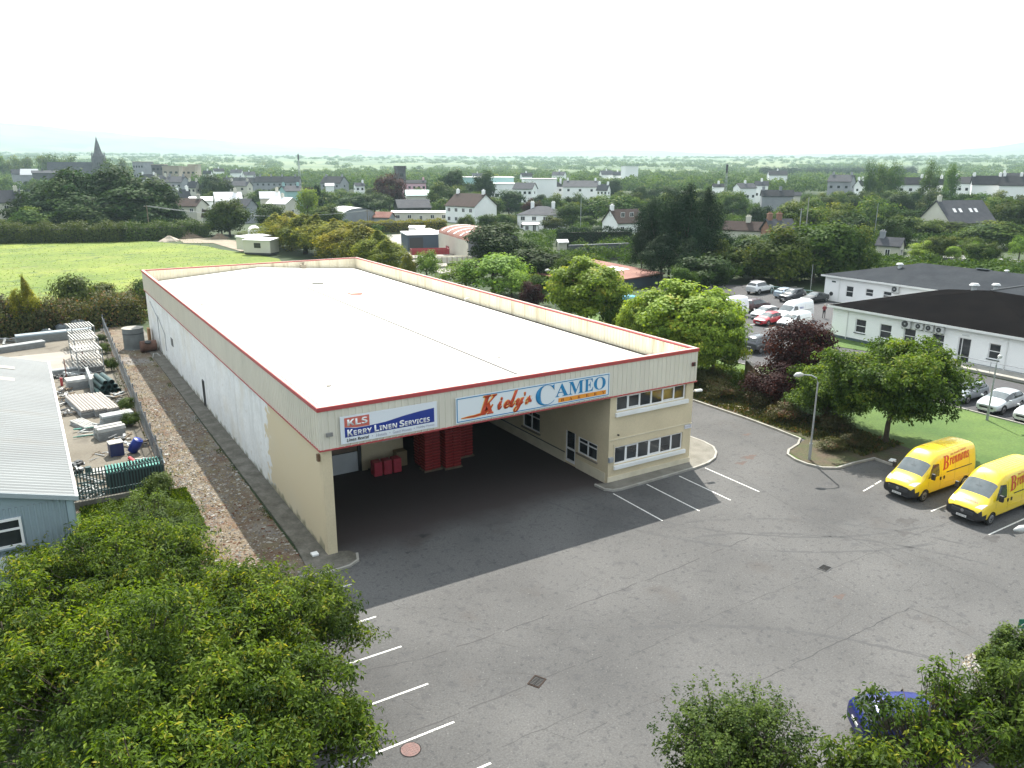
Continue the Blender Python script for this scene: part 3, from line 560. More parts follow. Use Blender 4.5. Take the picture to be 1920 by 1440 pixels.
b = MB(); b.box(16.4, 17.0, 55.2, 55.8, rz_at(16.7), rz_at(16.7)+.45); b.tube([(16.7, 55.5, rz_at(16.7)+.45), (16.7, 55.5, rz_at(16.7)+.75)], .14, 10); b.build('roof_cowl', mat('dirty_cowl', (.3, .26, .2), .8), wh)
for x, y, w in ((2.9, 7, .32), (13.1, 6, .2), (18.3, 5.7, .3), (17.6, 9.4, .12), (2.4, 44, .3), (2.3, 38, .35), (3.1, 31, .2), (6, 20, .12), (20, 16, .16)):
    MB().tube([(x, y, rz_at(x)), (x, y, rz_at(x)+.05)], w*.5, 10).build('roof_outlet', mat('outlet_grey', (.2, .19, .17), .8) if 'outlet_grey' not in bpy.data.materials else bpy.data.materials['outlet_grey'], wh)
MB().tube([(22.7, 28, rz), (22.7, 28, rz+.35), (23.15, 28, rz+.4)], .05, 8).build('roof_pipe', M['white'], wh)
# fittings on the front
b = MB(); b.box(22.98, 23.22, -.16, -.04, 6.38, 6.62); fb = b.build('alarm_box', mat('dark_red_box', (.10, .02, .02), .5), wh, bevel=.02); MB().box(23.03, 23.17, -.175, -.161, 6.42, 6.58).build('cover', M['black'], fb)
b = MB(); b.box(.3, .62, -.1, -.04, 6.0, 6.2); b.build('floodlight', mat('grey_lamp_box', (.22, .22, .21), .5), wh, bevel=.02)
b = MB(); b.box(16.93, 17.25, -.06, .1, 1.36, 1.66); b.build('meter_box', mat('grey_plastic', (.3, .32, .34), .5), wh, bevel=.02)
nb = MB().box(22.85, 23.4, .05, .095, 2.38, 2.62).build('notice_board', mat('pale_notice', (.62, .63, .68), .5), wh)
text('lettering', 'RECEPTION', .42, .08, mat('grey_lettering', (.35, .35, .42), .6), nb, (22.91, .046, 2.46), (1, 0, 0), (0, 0, 1))
b = MB(); b.tube([(23.44, .5, 4.55), (23.95, .35, 4.6)], .04, 6); fl = b.build('wall_fitting', M['steel'], wh); MB().obox((24.05, .3, 4.62), (.5, .2, .13), Matrix.Rotation(-.2, 3, 'Z')).build('lamp_head', M['white'], fl, bevel=.03)
b = MB(); b.tube([(17.6, -.01, 2.95), (17.6, .09, 2.95)], .05, 8); b.build('vent_pipe', M['black'], wh)
MB().box(-.06, .08, .3, .5, 4.75, 5.1).build('wall_fitting', mat('rusty_brown_box', (.15, .09, .05), .7), wh, bevel=.02)  # alarm box high on the left wall, gives no light
MB().box(-.62, -.3, .25, .6, .07, .17).build('junction_box', M['white'], wh, bevel=.02)
# --- linen service sign
kx0, kx1, kz0, kz1, sy = .98, 5.92, 5.53, 6.86, -.06
sgn = MB().box(kx0, kx1, sy-.03, sy, kz0, kz1).build('sign_board', mat('sign_white', (.72, .76, .80), .35), wh); sgn['label'] = 'white linen service sign with blue wedge band and red initials block'
blue = mat('sign_blue', (.012, .035, .25), .4); sred = mat('sign_faded_red', (.55, .13, .10), .5); grey = mat('sign_grey', (.38, .38, .46), .5); blk = mat('sign_black', (.02, .02, .02), .5)
def sp_(name, pts, m, par, y): 
    b = MB(); b.add([(x, y, z) for x, z in pts]+[(x, y-.006, z) for x, z in pts], [tuple(range(len(pts))), tuple(reversed(range(len(pts), 2*len(pts))))]+[(i, (i+1) % len(pts), len(pts)+(i+1) % len(pts), len(pts)+i) for i in range(len(pts))]); return fixn(b.build(name, m, par))
y1 = sy-.031
sp_('blue_band', [(1.18, 5.83), (5.76, 5.83), (5.76, 6.55), (5.0, 6.55-.05), (4.2, 6.42), (3.2, 6.27), (2.3, 6.22), (1.7, 6.22), (1.18, 6.33)], blue, sgn, y1)
sp_('red_block', [(1.18, 6.34), (1.75, 6.25), (2.4, 6.245), (2.4, 6.77), (1.18, 6.77)], sred, sgn, y1-.0005)
wt = mat('sign_letter_white', (.8, .8, .8), .4); y2 = sy-.044
text('lettering', fancy('KLS', SAN), .98, .32, wt, sgn, (1.32, y2, 6.37), (1, 0, 0), (0, 0, 1), bold=.01)
x = 1.3
for big, small, wb, ws in (('K', 'ERRY', .27, .90), ('L', 'INEN', .22, .90), ('S', 'ERVICES', .25, 1.32)):
    text('lettering', fancy(big, SAN), wb, .33, wt, sgn, (x, y2, 5.87), (1, 0, 0), (0, 0, 1), bold=.015); x += wb+.03
    text('lettering', fancy(small, SAN), ws, .235, wt, sgn, (x, y2, 5.885), (1, 0, 0), (0, 0, 1), bold=.01); x += ws+.13
text('lettering', fancy('Linen Rental', SANI), 1.1, .16, blk, sgn, (1.25, y2, 5.61), (1, 0, 0), (0, 0, 1))
for s, xa, ww in (('Hotels', 2.7, .55), ('Guest Houses', 3.55, .98), ('Holiday Homes', 4.8, .95)): text('lettering', s, ww, .15, grey, sgn, (xa, y2, 5.61), (1, 0, 0), (0, 0, 1))
for xa in (2.5, 3.38, 4.65): MB().box(xa, xa+.04, y2-.004, y2+.004, 5.67, 5.71).build('bullet', grey, sgn)
# --- bakery sign
cx0, cx1, cz0, cz1 = 6.96, 16.7, 5.5, 6.84
sgn = MB().box(cx0, cx1, sy-.03, sy, cz0, cz1).build('sign_board', mat('bakery_sign_white', (.72, .77, .80), .35), wh); sgn['label'] = 'long pale bakery sign with blue border, orange script and blue capitals'
cb = mat('sign_cyan_blue', (.01, .20, .42), .4); orng = mat('sign_orange', (.78, .30, .03), .45); dred = mat('sign_dark_red', (.48, .05, .01), .45); yel = mat('sign_yellow_edge', (.80, .48, .12), .5)
b = MB(); e = .05
for x0, x1, z0, z1 in ((cx0+e, cx1-e, cz0+e, cz0+e+.045), (cx0+e, cx1-e, cz1-e-.045, cz1-e), (cx0+e, cx0+e+.05, cz0+e+.045, cz1-e-.045), (cx1-e-.05, cx1-e, cz0+e+.045, cz1-e-.045)): b.box(x0, x1, y1-.006, y1, z0, z1)
b.build('border', cb, sgn)
for k, (m_, bo, yy, dx) in enumerate(((yel, .045, y2+.006, -.03), (dred, .016, y2, 0))):
    for ch, x, ww, zz, hh in (('K', 8.24, 1.12, 5.72, 1.0), ('i', 9.36, .34, 5.84, .66), ('e', 9.74, .40, 5.84, .46), ('l', 10.1, .52, 5.84, .92), ('y', 10.34, .68, 5.56, .74), ("'", 11.0, .11, 6.36, .2), ('s', 11.06, .48, 5.84, .50)):
        text('lettering', fancy(ch, SERI if ch in "K'" else SCR), ww, hh+dx*-1, m_, sgn, (x+dx, yy, zz+dx*.5), (1, 0, 0), (0, 0, 1), bold=bo*(.7 if ch == 'K' else 1.2), shear=.14 if ch == 'K' else .05)
def ribbon(P, Wd, y, m_, name):
    b = MB(); n = len(P); V = []
    for i in range(n):
        a = Vector(P[max(0, i-1)]); c = Vector(P[min(n-1, i+1)]); t = (c-a).normalized(); nn = Vector((-t.y, t.x))*Wd[i]/2
        V += [(P[i][0]+nn.x, y, P[i][1]+nn.y), (P[i][0]-nn.x, y, P[i][1]-nn.y)]
    b.add(V, [(2*i, 2*i+1, 2*i+3, 2*i+2) for i in range(n-1)]); o = b.build(name, m_, sgn); sd = o.modifiers.new('t', 'SOLIDIFY'); sd.thickness = .004; sd.offset = 0; return o
sw = [(7.25, 5.73), (7.6, 5.74), (8.0, 5.74), (8.4, 5.78), (8.7, 5.86), (8.95, 6.02), (9.1, 6.2)]
ribbon(sw, [.06, .12, .15, .17, .16, .14, .1], y2+.005, yel, 'swash'); ribbon(sw, [.02, .07, .10, .12, .11, .09, .06], y2-.002, dred, 'swash')
text('lettering', fancy('C', SER), 1.22, 1.12, cb, sgn, (11.72, y2, 5.62), (1, 0, 0), (0, 0, 1), bold=-.012)
for ch, xa, ww in (('A', 12.98, .88), ('M', 13.86, 1.02), ('E', 14.93, .6), ('O', 15.58, .82)): text('lettering', fancy(ch, SER), ww, .72, cb, sgn, (xa, y2, 5.97), (1, 0, 0), (0, 0, 1))
MB().box(13.2, 16.45, y1-.008, y1, 5.64, 5.88).build('orange_bar', orng, sgn)
for i, ch in enumerate('BAKERY'): text('lettering', fancy(ch, SER), .2, .16, mat('bar_lettering_brown', (.25, .05, .01), .5) if i == 0 else bpy.data.materials['bar_lettering_brown'], sgn, (13.36+i*.56, y2, 5.68), (1, 0, 0), (0, 0, 1))
# ---------------------------------------------------------------- things in the loading bay
crm = mat('red_crate_plastic', (.22, .012, .014), .5); cr0 = None
def crate(loc, label, group):
    global cr0
    if cr0 is None:
        b = MB(); w, d_, h, t = .47, .66, .17, .02
        b.box(-w/2, w/2, -d_/2, d_/2, 0, .02); b.box(-w/2, w/2, -d_/2, -d_/2+t, .02, h-.03); b.box(-w/2, w/2, d_/2-t, d_/2, .02, h-.03); b.box(-w/2, -w/2+t, -d_/2+t, d_/2-t, .02, h-.03); b.box(w/2-t, w/2, -d_/2+t, d_/2-t, .02, h-.03)
        for q in ((-w/2-.03, w/2+.03, -d_/2-.03, -d_/2+t), (-w/2-.03, w/2+.03, d_/2-t, d_/2+.03), (-w/2-.03, -w/2+t, -d_/2+t, d_/2-t), (w/2-t, w/2+.03, -d_/2+t, d_/2-t)): b.box(*q, h-.045, h, 1)
        cr0 = b.build('bread_crate', [crm, mat('red_crate_rim', (.38, .028, .026), .45)]); c = cr0
    else: c = cr0.copy(); COL.objects.link(c)
    c.location = loc; tag(c, label, 'crate', group); return c
random.seed(3)
cols = [(8.9, 7.6, 13, 'left front stack of red crates'), (9.45, 7.65, 13, 'second front stack of red crates'), (10.15, 7.35, 13, 'third front stack of red crates after the gap'),
        (10.7, 7.35, 13, 'rightmost front stack of red crates'), (8.95, 8.6, 12, 'back left stack of red crates'), (11.7, 8.6, 12, 'stack of red crates right behind the front ones'), (12.25, 8.65, 12, 'farthest right stack of red crates')]
for x, y, k, lb in cols:
    for i in range(k): crate((x+random.uniform(-.012, .012), y+random.uniform(-.012, .012), .1+i*.19), ('topmost crate of the ' if i == k-1 else 'bottom crate of the ' if i == 0 else ('second', 'third', 'fourth', 'fifth', 'sixth', 'seventh', 'eighth', 'ninth', 'tenth', 'eleventh', 'twelfth', 'thirteenth', 'fourteenth')[i-1]+' crate up in the ')+lb, lb)
b0 = None
for x, y, lb in ((9.18, 7.62, 'left'), (10.43, 7.35, 'middle'), (11.98, 8.62, 'rear right')):
    b = MB(); b.box(x-.6, x+.6, y-.4, y+.4, .06, .1)
    for dy in (-.35, 0, .3): b.box(x-.6, x+.6, y+dy-.05, y+dy+.05, 0, .06)
    tag(b.build('pallet', M['wood']), f'{lb} low wooden pallet under the red crate stacks', 'pallet', 'pallets under the crates')
rbm = mat('red_wrapped_bin', (.42, .03, .055), .55, (.30, .02, .04), 6, .6, bump=.4, bscale=14)
for i, lb in enumerate(('left', 'middle', 'right')):
    b = MB(); x = 5.98+i*.62; b.box(x-.27, x+.27, 8.1, 8.75, 0.02, .92); o = tag(b.build('covered_trolley', rbm, bevel=.07), f'{lb} one of three red covered trolleys before the cream bay wall', 'trolley', 'red covered trolleys')
tag(MB().box(7.55, 8.25, 9.0, 9.6, 0, .95).build('cardboard_box', mat('brown_cardboard', (.25, .19, .11), .8), bevel=.01), 'brown cardboard box standing behind the red covered trolleys', 'box')
# ---------------------------------------------------------------- vehicles
def paint(name, col, metal=0, rough=.28): return mat(name, col, rough, metal=metal, coat=.6, spec=.5)
VG = mat('car_window_glass', (.022, .028, .032), .05, spec=.9); WS = mat('windscreen_glass', (.05, .068, .075), .05, spec=1.0, coat=.5, var=(.12, .14, .145), vscale=1.4, vfac=.8, coords='obj')
HL = mat('headlight_lens', (.55, .58, .6), .12, spec=.9); TL = mat('tail_light_red', (.42, .02, .015), .25); RIM = mat('alloy_rim', (.30, .30, .31), .35, metal=.7); PLATE = mat('number_plate', (.62, .62, .6), .5); ARCH = M['black']
def evalmesh(o):
    bpy.context.view_layer.update(); me = bpy.data.meshes.new_from_object(o.evaluated_get(bpy.context.evaluated_depsgraph_get())); return me
def split(me, idxs, names, mats, parent):
    """separate a mesh by material index into one object per part"""
    out = []
    for k_, (ix, nm, mt) in enumerate(zip(idxs, names, mats)):
        bm = bmesh.new(); bm.from_mesh(me); ix = ix if isinstance(ix, tuple) else (ix,); sd_ = {3: 1, 4: -1}.get(k_, 0)
        bmesh.ops.delete(bm, geom=[f for f in bm.faces if f.material_index not in ix or (sd_ and f.calc_center_median().y*sd_ < 0)], context='FACES')
        if not bm.faces: bm.free(); continue
        for f in bm.faces: f.smooth = True; f.material_index = ix.index(f.material_index) if isinstance(mt, (list, tuple)) else 0
        m2 = bpy.data.meshes.new(nm); bm.to_mesh(m2); bm.free()
        for q in (mt if isinstance(mt, (list, tuple)) else [mt]): m2.materials.append(q)
        out.append(linkm(nm, m2, parent))
    return out
def loft(st, glass, wheels, R, parent, pm, low=None, sub=2, crease=.35, lowm=None):
    """st: stations (x, zb, wb, zs, ws, zm, wm, zbelt, wbelt, zr, wr, zt) front..rear; half section, mirrored"""
    bm = bmesh.new(); cr = bm.edges.layers.float.new('crease_edge'); rows = []
    for s in st:
        x, zb, wb, zs, ws, zm, wm, zl, wl, zr, wr, zt = s
        half = [(wb*.55, zb), (wb, zb), (ws, zs), (wm, zm), (wl, zl), (wr, zr), (wr*.5, zt)]
        row = [bm.verts.new((x, -y, z)) for y, z in half]+[bm.verts.new((x, y, z)) for y, z in reversed(half)]; rows.append(row)
    n = 14; 
    for i in range(len(rows)-1):
        for k in range(n):
            f = bm.faces.new((rows[i][k], rows[i][(k+1) % n], rows[i+1][(k+1) % n], rows[i+1][k])); 
            kk = k if k < 7 else 12-k if k < 13 else -1
            # kk: 0 bottom,1 sill,2 low side,3 side,4 side glass band,5 roof edge strip,6 roof centre, -1 floor
            mi = glass.get((i, kk), 0)
            if kk <= 1 or k == 13: mi = 3
            elif kk == 2 and low: mi = 3 if low else 0
            f.material_index = mi
    bm.faces.new(rows[0]).material_index = glass.get('nose', 0); bm.faces.new(list(reversed(rows[-1]))).material_index = glass.get('tail', 0)
    for e in bm.edges:
        a, b_ = e.verts
        if a.index == -1: pass
    bm.verts.index_update()
    for e in bm.edges:
        ka, kb = e.verts[0].index % n, e.verts[1].index % n
        if ka == kb and ka in (2, 11): e[cr] = crease*.8
        if ka == kb and ka in (4, 9): e[cr] = crease
        if ka == kb and ka in (5, 8): e[cr] = crease*.6
        if ka != kb and (e.verts[0].index//n in (0, len(rows)-1)): e[cr] = .5
    bmesh.ops.recalc_face_normals(bm, faces=bm.faces)
    me = bpy.data.meshes.new('loft'); bm.to_mesh(me); bm.free()
    for i in range(6): me.materials.append(None)
    o = linkm('tmp', me); sb = o.modifiers.new('s', 'SUBSURF'); sb.levels = sub; sb.render_levels = sub
    me2 = evalmesh(o); o.modifiers.clear(); o.data = me2
    cut = MB()
    for wx, hw in wheels:
        for s in (-1, 1): cut.tube([(wx, s*(hw+.3), R), (wx, s*(hw-.28), R)], R*1.16, 24)
    c = cut.build('cut', ARCH); 
    for i in range(5): c.data.materials.append(None)
    c.data.polygons.foreach_set('material_index', [4]*len(c.data.polygons)); fixn(c)
    bo = o.modifiers.new('b', 'BOOLEAN'); bo.object = c; bo.operation = 'DIFFERENCE'; bo.solver = 'EXACT'
    try: bo.material_mode = 'INDEX'
    except Exception: pass
    me3 = evalmesh(o); bpy.data.objects.remove(o); bpy.data.objects.remove(c)
    return split(me3, [(0, 4), 1, 5, 2, 2, 3], ['body', 'windscreen', 'rear_window', 'side_window', 'side_window', 'bumper'], [[pm, ARCH], WS, VG, VG, VG, lowm or ARCH], parent)
def wheel(parent, x, y, R, w=.2):
    s = 1 if y > 0 else -1; b = MB(); b.tube([(x, y-s*w, R), (x, y-s*w*.9, R), (x, y-s*.02, R), (x, y, R)], [R*.9, R, R, R*.9], 22); t = b.build('wheel', M['rubber'], parent, smooth=False)
    b = MB(); b.tube([(x, y-.0, R), (x, y+s*.012, R)], [R*.64, R*.58], 18)
    r = b.build('rim', RIM, t); b = MB(); b.tube([(x, y+s*.013, R), (x, y+s*.02, R)], R*.18, 10)
    for k in range(5):
        a = k*2*math.pi/5+.3; b.obox((x+R*.40*math.cos(a), y+s*.0135, R+R*.40*math.sin(a)), (R*.26, .006, R*.11), Matrix.Rotation(-a+math.pi/2, 3, 'Y'))
    b.build('rim_slots', M['black'], r)
def panel(name, pts, m, parent, th=.012):
    b = MB(); P = [Vector(p) for p in pts]; nn = (P[1]-P[0]).cross(P[2]-P[0]).normalized()*th; n = len(P)
    b.add([p for p in P]+[p+nn for p in P], [tuple(reversed(range(n))), tuple(range(n, 2*n))]+[(i, (i+1) % n, n+(i+1) % n, n+i) for i in range(n)]); return b.build(name, m, parent)
BVH = {}
def bodytree(v):
    from mathutils.bvhtree import BVHTree
    body = [c for c in v.children if c.name.startswith('body')][0].data
    if body.name not in BVH: bm = bmesh.new(); bm.from_mesh(body); bmesh.ops.triangulate(bm, faces=bm.faces); BVH[body.name] = BVHTree.FromBMesh(bm); bm.free()
    return BVH[body.name]
def conform(o, v, axis, sgn_, off=.014, cuts=2):
    """press a flat piece on to the curved body of its vehicle (axis 0 = front, 1 = side, 2 = top)"""
    T = bodytree(v); bm = bmesh.new(); bm.from_mesh(o.data); bmesh.ops.triangulate(bm, faces=bm.faces); bmesh.ops.subdivide_edges(bm, edges=bm.edges, cuts=cuts, use_grid_fill=True); bm.to_mesh(o.data); bm.free()
    for q in o.data.vertices:
        p = q.co.copy(); d = Vector((0, 0, 0)); d[axis] = -sgn_; p[axis] = sgn_*9 if axis != 0 else -9; d[0] = 1 if axis == 0 else d[0]; h = T.ray_cast(p, d)
        if h[0] is not None: q.co[axis] = h[0][axis]+sgn_*off
    o.modifiers.clear(); return o
def decal(name, pts, m, v, axis, sgn_, off=.012):
    b = MB(); b.poly(pts); return conform(b.build(name, m, v), v, axis, sgn_, off, 5)
CARST = {
 # x, zb,wb, zs,ws, zm,wm, zbelt,wbelt, zr,wr, zt
 'hatch': [(0.0, .22, .55, .34, .62, .50, .62, .62, .56, .66, .42, .67), (.10, .20, .72, .36, .80, .55, .80, .70, .74, .75, .55, .77), (.55, .19, .78, .36, .87, .62, .88, .80, .82, .87, .62, .90), (1.1, .19, .80, .36, .89, .66, .90, .92, .84, .97, .66, 1.0),
           (1.95, .19, .80, .36, .89, .66, .91, .97, .85, 1.37, .62, 1.43), (2.45, .19, .80, .36, .89, .66, .91, .98, .85, 1.42, .63, 1.48), (3.2, .19, .80, .36, .89, .68, .91, 1.0, .85, 1.38, .60, 1.44), (3.75, .20, .80, .38, .89, .70, .89, 1.02, .82, 1.28, .58, 1.34),
           (4.08, .24, .76, .42, .84, .72, .84, .98, .76, 1.03, .66, 1.06), (4.2, .28, .66, .45, .72, .68, .72, .86, .66, .92, .55, .93)],
 'saloon': [(0.0, .22, .58, .34, .66, .48, .66, .58, .60, .63, .42, .64), (.12, .20, .76, .36, .83, .52, .84, .66, .78, .70, .58, .72), (.7, .19, .8, .36, .89, .60, .90, .78, .84, .84, .64, .87), (1.35, .19, .82, .36, .91, .66, .92, .90, .86, .95, .68, .98),
            (2.25, .19, .82, .36, .91, .66, .92, .94, .87, 1.34, .62, 1.40), (2.85, .19, .82, .36, .91, .66, .92, .95, .87, 1.38, .62, 1.43), (3.55, .19, .82, .36, .91, .68, .92, .97, .87, 1.28, .58, 1.33), (4.2, .20, .82, .38, .91, .70, .91, .98, .86, 1.02, .7, 1.06),
            (4.62, .24, .78, .42, .86, .70, .86, .95, .8, .99, .66, 1.01), (4.75, .28, .68, .45, .74, .68, .74, .85, .68, .90, .55, .91)],
 'suv': [(0.0, .35, .60, .48, .70, .68, .70, .88, .64, .93, .48, .94), (.10, .32, .78, .48, .86, .72, .87, .96, .80, 1.01, .6, 1.03), (.6, .3, .84, .48, .93, .78, .94, 1.04, .88, 1.10, .66, 1.13), (1.2, .3, .86, .48, .94, .82, .95, 1.12, .90, 1.17, .7, 1.2),
         (1.95, .3, .86, .48, .94, .82, .95, 1.16, .90, 1.70, .66, 1.78), (2.5, .3, .86, .48, .94, .82, .95, 1.17, .90, 1.76, .67, 1.84), (3.6, .3, .86, .48, .94, .82, .95, 1.18, .90, 1.74, .66, 1.82), (4.25, .32, .86, .5, .94, .84, .94, 1.18, .89, 1.66, .64, 1.74),
         (4.55, .38, .84, .55, .92, .84, .92, 1.14, .86, 1.20, .74, 1.24), (4.65, .42, .76, .58, .82, .82, .82, 1.02, .78, 1.08, .66, 1.1)]}
CACHE = {}
def car(style, pm, loc, rz, label, group=None, tl=True, cat='car', scale=1.0, low=False):
    key = (style, pm.name)
    st = CARST[style]; Lc = st[-1][0]; R = .33 if style != 'suv' else .38
    o = thing({'hatch': 'hatchback_car', 'saloon': 'saloon_car', 'suv': 'large_estate_car'}[style], label, cat, loc, rz, group); o.scale = (scale,)*3
    if key in CACHE:
        for ch in CACHE[key].children: copy_tree(ch, o)
        return o
    gl = {(3, 6): 1, (3, 5): 1, (7, 6): 5, (7, 5): 5, (3, 4): 2, (4, 4): 2, (5, 4): 2, (6, 4): 2}
    wx1, wx2 = (.82, Lc-.85); hw = st[3][6]
    loft(st, gl, [(wx1, hw), (wx2, hw)], R, o, pm, low=False)
    for x in (wx1, wx2):
        for s in (-1, 1): wheel(o, x, s*(hw-.015), R)
    zb = st[1][7]
    for s in (-1, 1):
        decal('headlight', [(.07, s*.40, 0), (.10, s*.70, 0), (.40, s*.80, 0), (.24, s*.52, 0)], HL, o, 2, 1, .008)
        panel('tail_light', [(Lc+.005, s*.48, zb+.06), (Lc-.06, s*.72, zb+.06), (Lc-.10, s*.72, zb+.22), (Lc-.06, s*.48, zb+.2)][::-s], TL, o, .03)
        b = MB(); b.obox((1.32, s*(hw+.09), st[3][7]+.06), (.12, .2, .13)); b.build('wing_mirror', pm, o, bevel=.03)
        for x in (Lc*.47, Lc*.70): MB().box(x-.1, x+.1, min(s*(hw-.008), s*(hw+.012)), max(s*(hw-.008), s*(hw+.012)), st[4][7]-.14, st[4][7]-.11).build('door_handle', M['darkm'] if style == 'suv' else pm, o)
    b = MB(); b.obox((-.012, 0, .5 if style != 'suv' else .7), (.03, .95, .13)); b.build('grille', ARCH, o)
    b = MB(); b.obox((-.03, 0, .37 if style != 'suv' else .5), (.02, .5, .11)); b.build('number_plate', PLATE, o)
    b = MB(); b.obox((Lc+.012, 0, .62 if style != 'suv' else .75), (.02, .5, .11)); b.build('number_plate', PLATE, o)
    for x in (st[5][0]+.02, ): # door pillars
        for s in (-1, 1): panel('door_pillar', [(x, s*(.862), st[4][7]+.03), (x+.07, s*.862, st[4][7]+.03), (x+.05, s*.70, st[5][9]-.04), (x-.01, s*.70, st[5][9]-.04)][::-s], ARCH, o, .008)
    if style == 'suv':
        b = MB(); b.box(st[4][0]+.2, st[7][0]-.1, .56, .6, 1.83, 1.87); b.box(st[4][0]+.2, st[7][0]-.1, -.6, -.56, 1.83, 1.87); b.build('roof_rail', RIM, o)
    CACHE[key] = o; return o
def van(pm, loc, rz, label, name='delivery_van', big=True, group=None, black_low=True, hi=2.52, L=5.95):
    o = thing(name, label, 'van', loc, rz, group)
    if big:
        a = hi/2.52
        st = [(0.0, .30, .70, .42, .82, .60, .82, .80, .76, .88, .55, .90), (.12, .28, .84, .42, .95, .66, .96, .95, .88, 1.04, .62, 1.07), (.45, .27, .88, .42, 1.0, .72, 1.01, 1.10, .93, 1.18, .70, 1.22), (.80, .27, .9, .42, 1.01, .75, 1.02, 1.22, .95, 1.34, .82, 1.38),
              (1.62, .27, .9, .42, 1.02, .78, 1.03, 1.36, .99, 2.04*a, .80, 2.10*a), (2.15, .27, .9, .42, 1.02, .80, 1.03, 1.40, 1.0, 2.36*a, .80, 2.47*a), (2.6, .27, .9, .42, 1.02, .80, 1.03, 1.40, 1.0, 2.40*a, .82, 2.52*a), (4.4, .27, .9, .42, 1.02, .80, 1.03, 1.40, 1.0, 2.40*a, .82, 2.52*a),
              (L-.1, .28, .9, .42, 1.02, .80, 1.03, 1.40, 1.0, 2.40*a, .82, 2.50*a), (L, .32, .86, .45, .98, .80, .99, 1.38, .96, 2.34*a, .78, 2.42*a)]
        R, wx, hw = .345, (.98, L-1.0), 1.03
    else:
        st = [(0.0, .26, .66, .38, .76, .56, .76, .76, .70, .84, .5, .86), (.10, .24, .8, .38, .88, .60, .89, .90, .82, .98, .6, 1.0), (.5, .23, .84, .38, .94, .66, .95, 1.04, .88, 1.11, .68, 1.14), (.95, .23, .86, .38, .95, .70, .96, 1.14, .90, 1.22, .76, 1.26),
              (1.75, .23, .86, .38, .96, .72, .97, 1.22, .93, 1.72, .74, 1.80), (2.3, .23, .86, .38, .96, .72, .97, 1.24, .93, 1.80, .76, 1.89), (3.4, .23, .86, .38, .96, .72, .97, 1.24, .93, 1.80, .76, 1.90), (4.5, .24, .86, .38, .96, .72, .97, 1.24, .93, 1.80, .76, 1.88), (4.62, .28, .82, .42, .92, .72, .93, 1.22, .89, 1.74, .72, 1.8)]
        R, wx, hw = .33, (.86, 3.75), .97; L = 4.62
    gl = {(3, 6): 1, (3, 5): 1}
    if black_low: gl.update({'nose': 3, (0, 3): 3, (0, 4): 0, (0, 2): 3, (1, 2): 3})
    loft(st, gl, [(wx[0], hw), (wx[1], hw)], R, o, pm)
    for x in wx:
        for s in (-1, 1): wheel(o, x, s*(hw-.02), R, .22)
    k = 1 if big else .93; zt = 2.0 if big else 1.66; zl = 1.34 if big else 1.18
    for s in (-1, 1):
        ya, yb = s*(hw-.012), s*(hw-.075)
        if big: pts = [(1.22, ya, 1.30), (2.18, ya, 1.30), (2.22, s*(.975), 1.55), (2.2, s*.90, 1.98), (1.74, s*.905, 2.0), (1.45, s*.97, 1.62)]
        else: pts = [(1.32, s*.945, 1.16), (2.12, s*.945, 1.16), (2.12, s*.80, 1.68), (1.80, s*.80, 1.70), (1.5, s*.875, 1.4)]
        decal('side_window', pts, VG, o, 1, s, .008)
        decal('headlight', [(.10, s*.52, 0), (.20, s*.84, 0), (.62, s*.91, 0), (.36, s*.66, 0)] if big else [(.09, s*.46, 0), (.16, s*.76, 0), (.5, s*.83, 0), (.3, s*.58, 0)], HL, o, 2, 1, .01)
        b = MB(); b.obox((1.34, s*(hw+.13), zl+.12), (.14, .22, .36 if big else .24)); b.build('wing_mirror', ARCH, o, bevel=.04)
        for x in (2.28, 2.62) if big else (2.2, 2.5): MB().box(x, x+.11, min(s*(hw-.02), s*(hw+.012)), max(s*(hw-.02), s*(hw+.012)), zl-.30, zl-.12).build('door_handle', ARCH, o)
        b = MB(); b.box(2.5, L-.12, min(s*(hw-.04), s*(hw+.006)), max(s*(hw-.04), s*(hw+.006)), .78, .83); b.build('side_moulding', pm, o)
        b = MB(); b.box(2.9 if big else 2.5, L-.5, min(s*(hw-.06), s*(hw-.012)), max(s*(hw-.06), s*(hw-.012)), zl+.02, zl+.06); b.build('door_track', ARCH, o)
        for x in ((1.24, 2.36, 3.75, 5.2) if big else (1.3, 2.3, 3.3)): decal('door_seam', [(x, 0, .62), (x+.014, 0, .62), (x+.014, 0, zt+.1), (x, 0, zt+.1)], ARCH, o, 1, s, .003)
        panel('tail_light', [(L+.004, s*.86*k, .95), (L+.004, s*.95*k, .95), (L+.004, s*.94*k, 1.55), (L+.004, s*.85*k, 1.55)][::-s], TL, o, .02)
    b = MB(); b.obox((.0, 0, .68), (.08, 1.15, .20)); b.build('grille', M['darkm'], o, bevel=.02); MB().tube([(-.042, 0, .72), (-.055, 0, .72)], .085, 14).build('badge', RIM, o)
    b = MB(); b.obox((-.06, 0, .44), (.02, .52, .115)); np_ = b.build('number_plate', PLATE, o)
    b = MB(); b.obox((.01, 0, .36), (.05, 1.3, .05)); b.build('air_intake', M['darkm'], o)
    for y_ in (-.35, .3): decal('wiper', [((.86 if big else 1.0), y_-.3, 0), ((.88 if big else 1.02), y_-.3, 0), ((1.08 if big else 1.2), y_+.3, 0), ((1.06 if big else 1.18), y_+.3, 0)], ARCH, o, 2, 1, .02) if False else None
    MB().tube([(1.7, 0, hi*.85 if big else 1.8), (1.6, 0, hi*.85+.18 if big else 1.95)], .008, 5).build('aerial', ARCH, o)
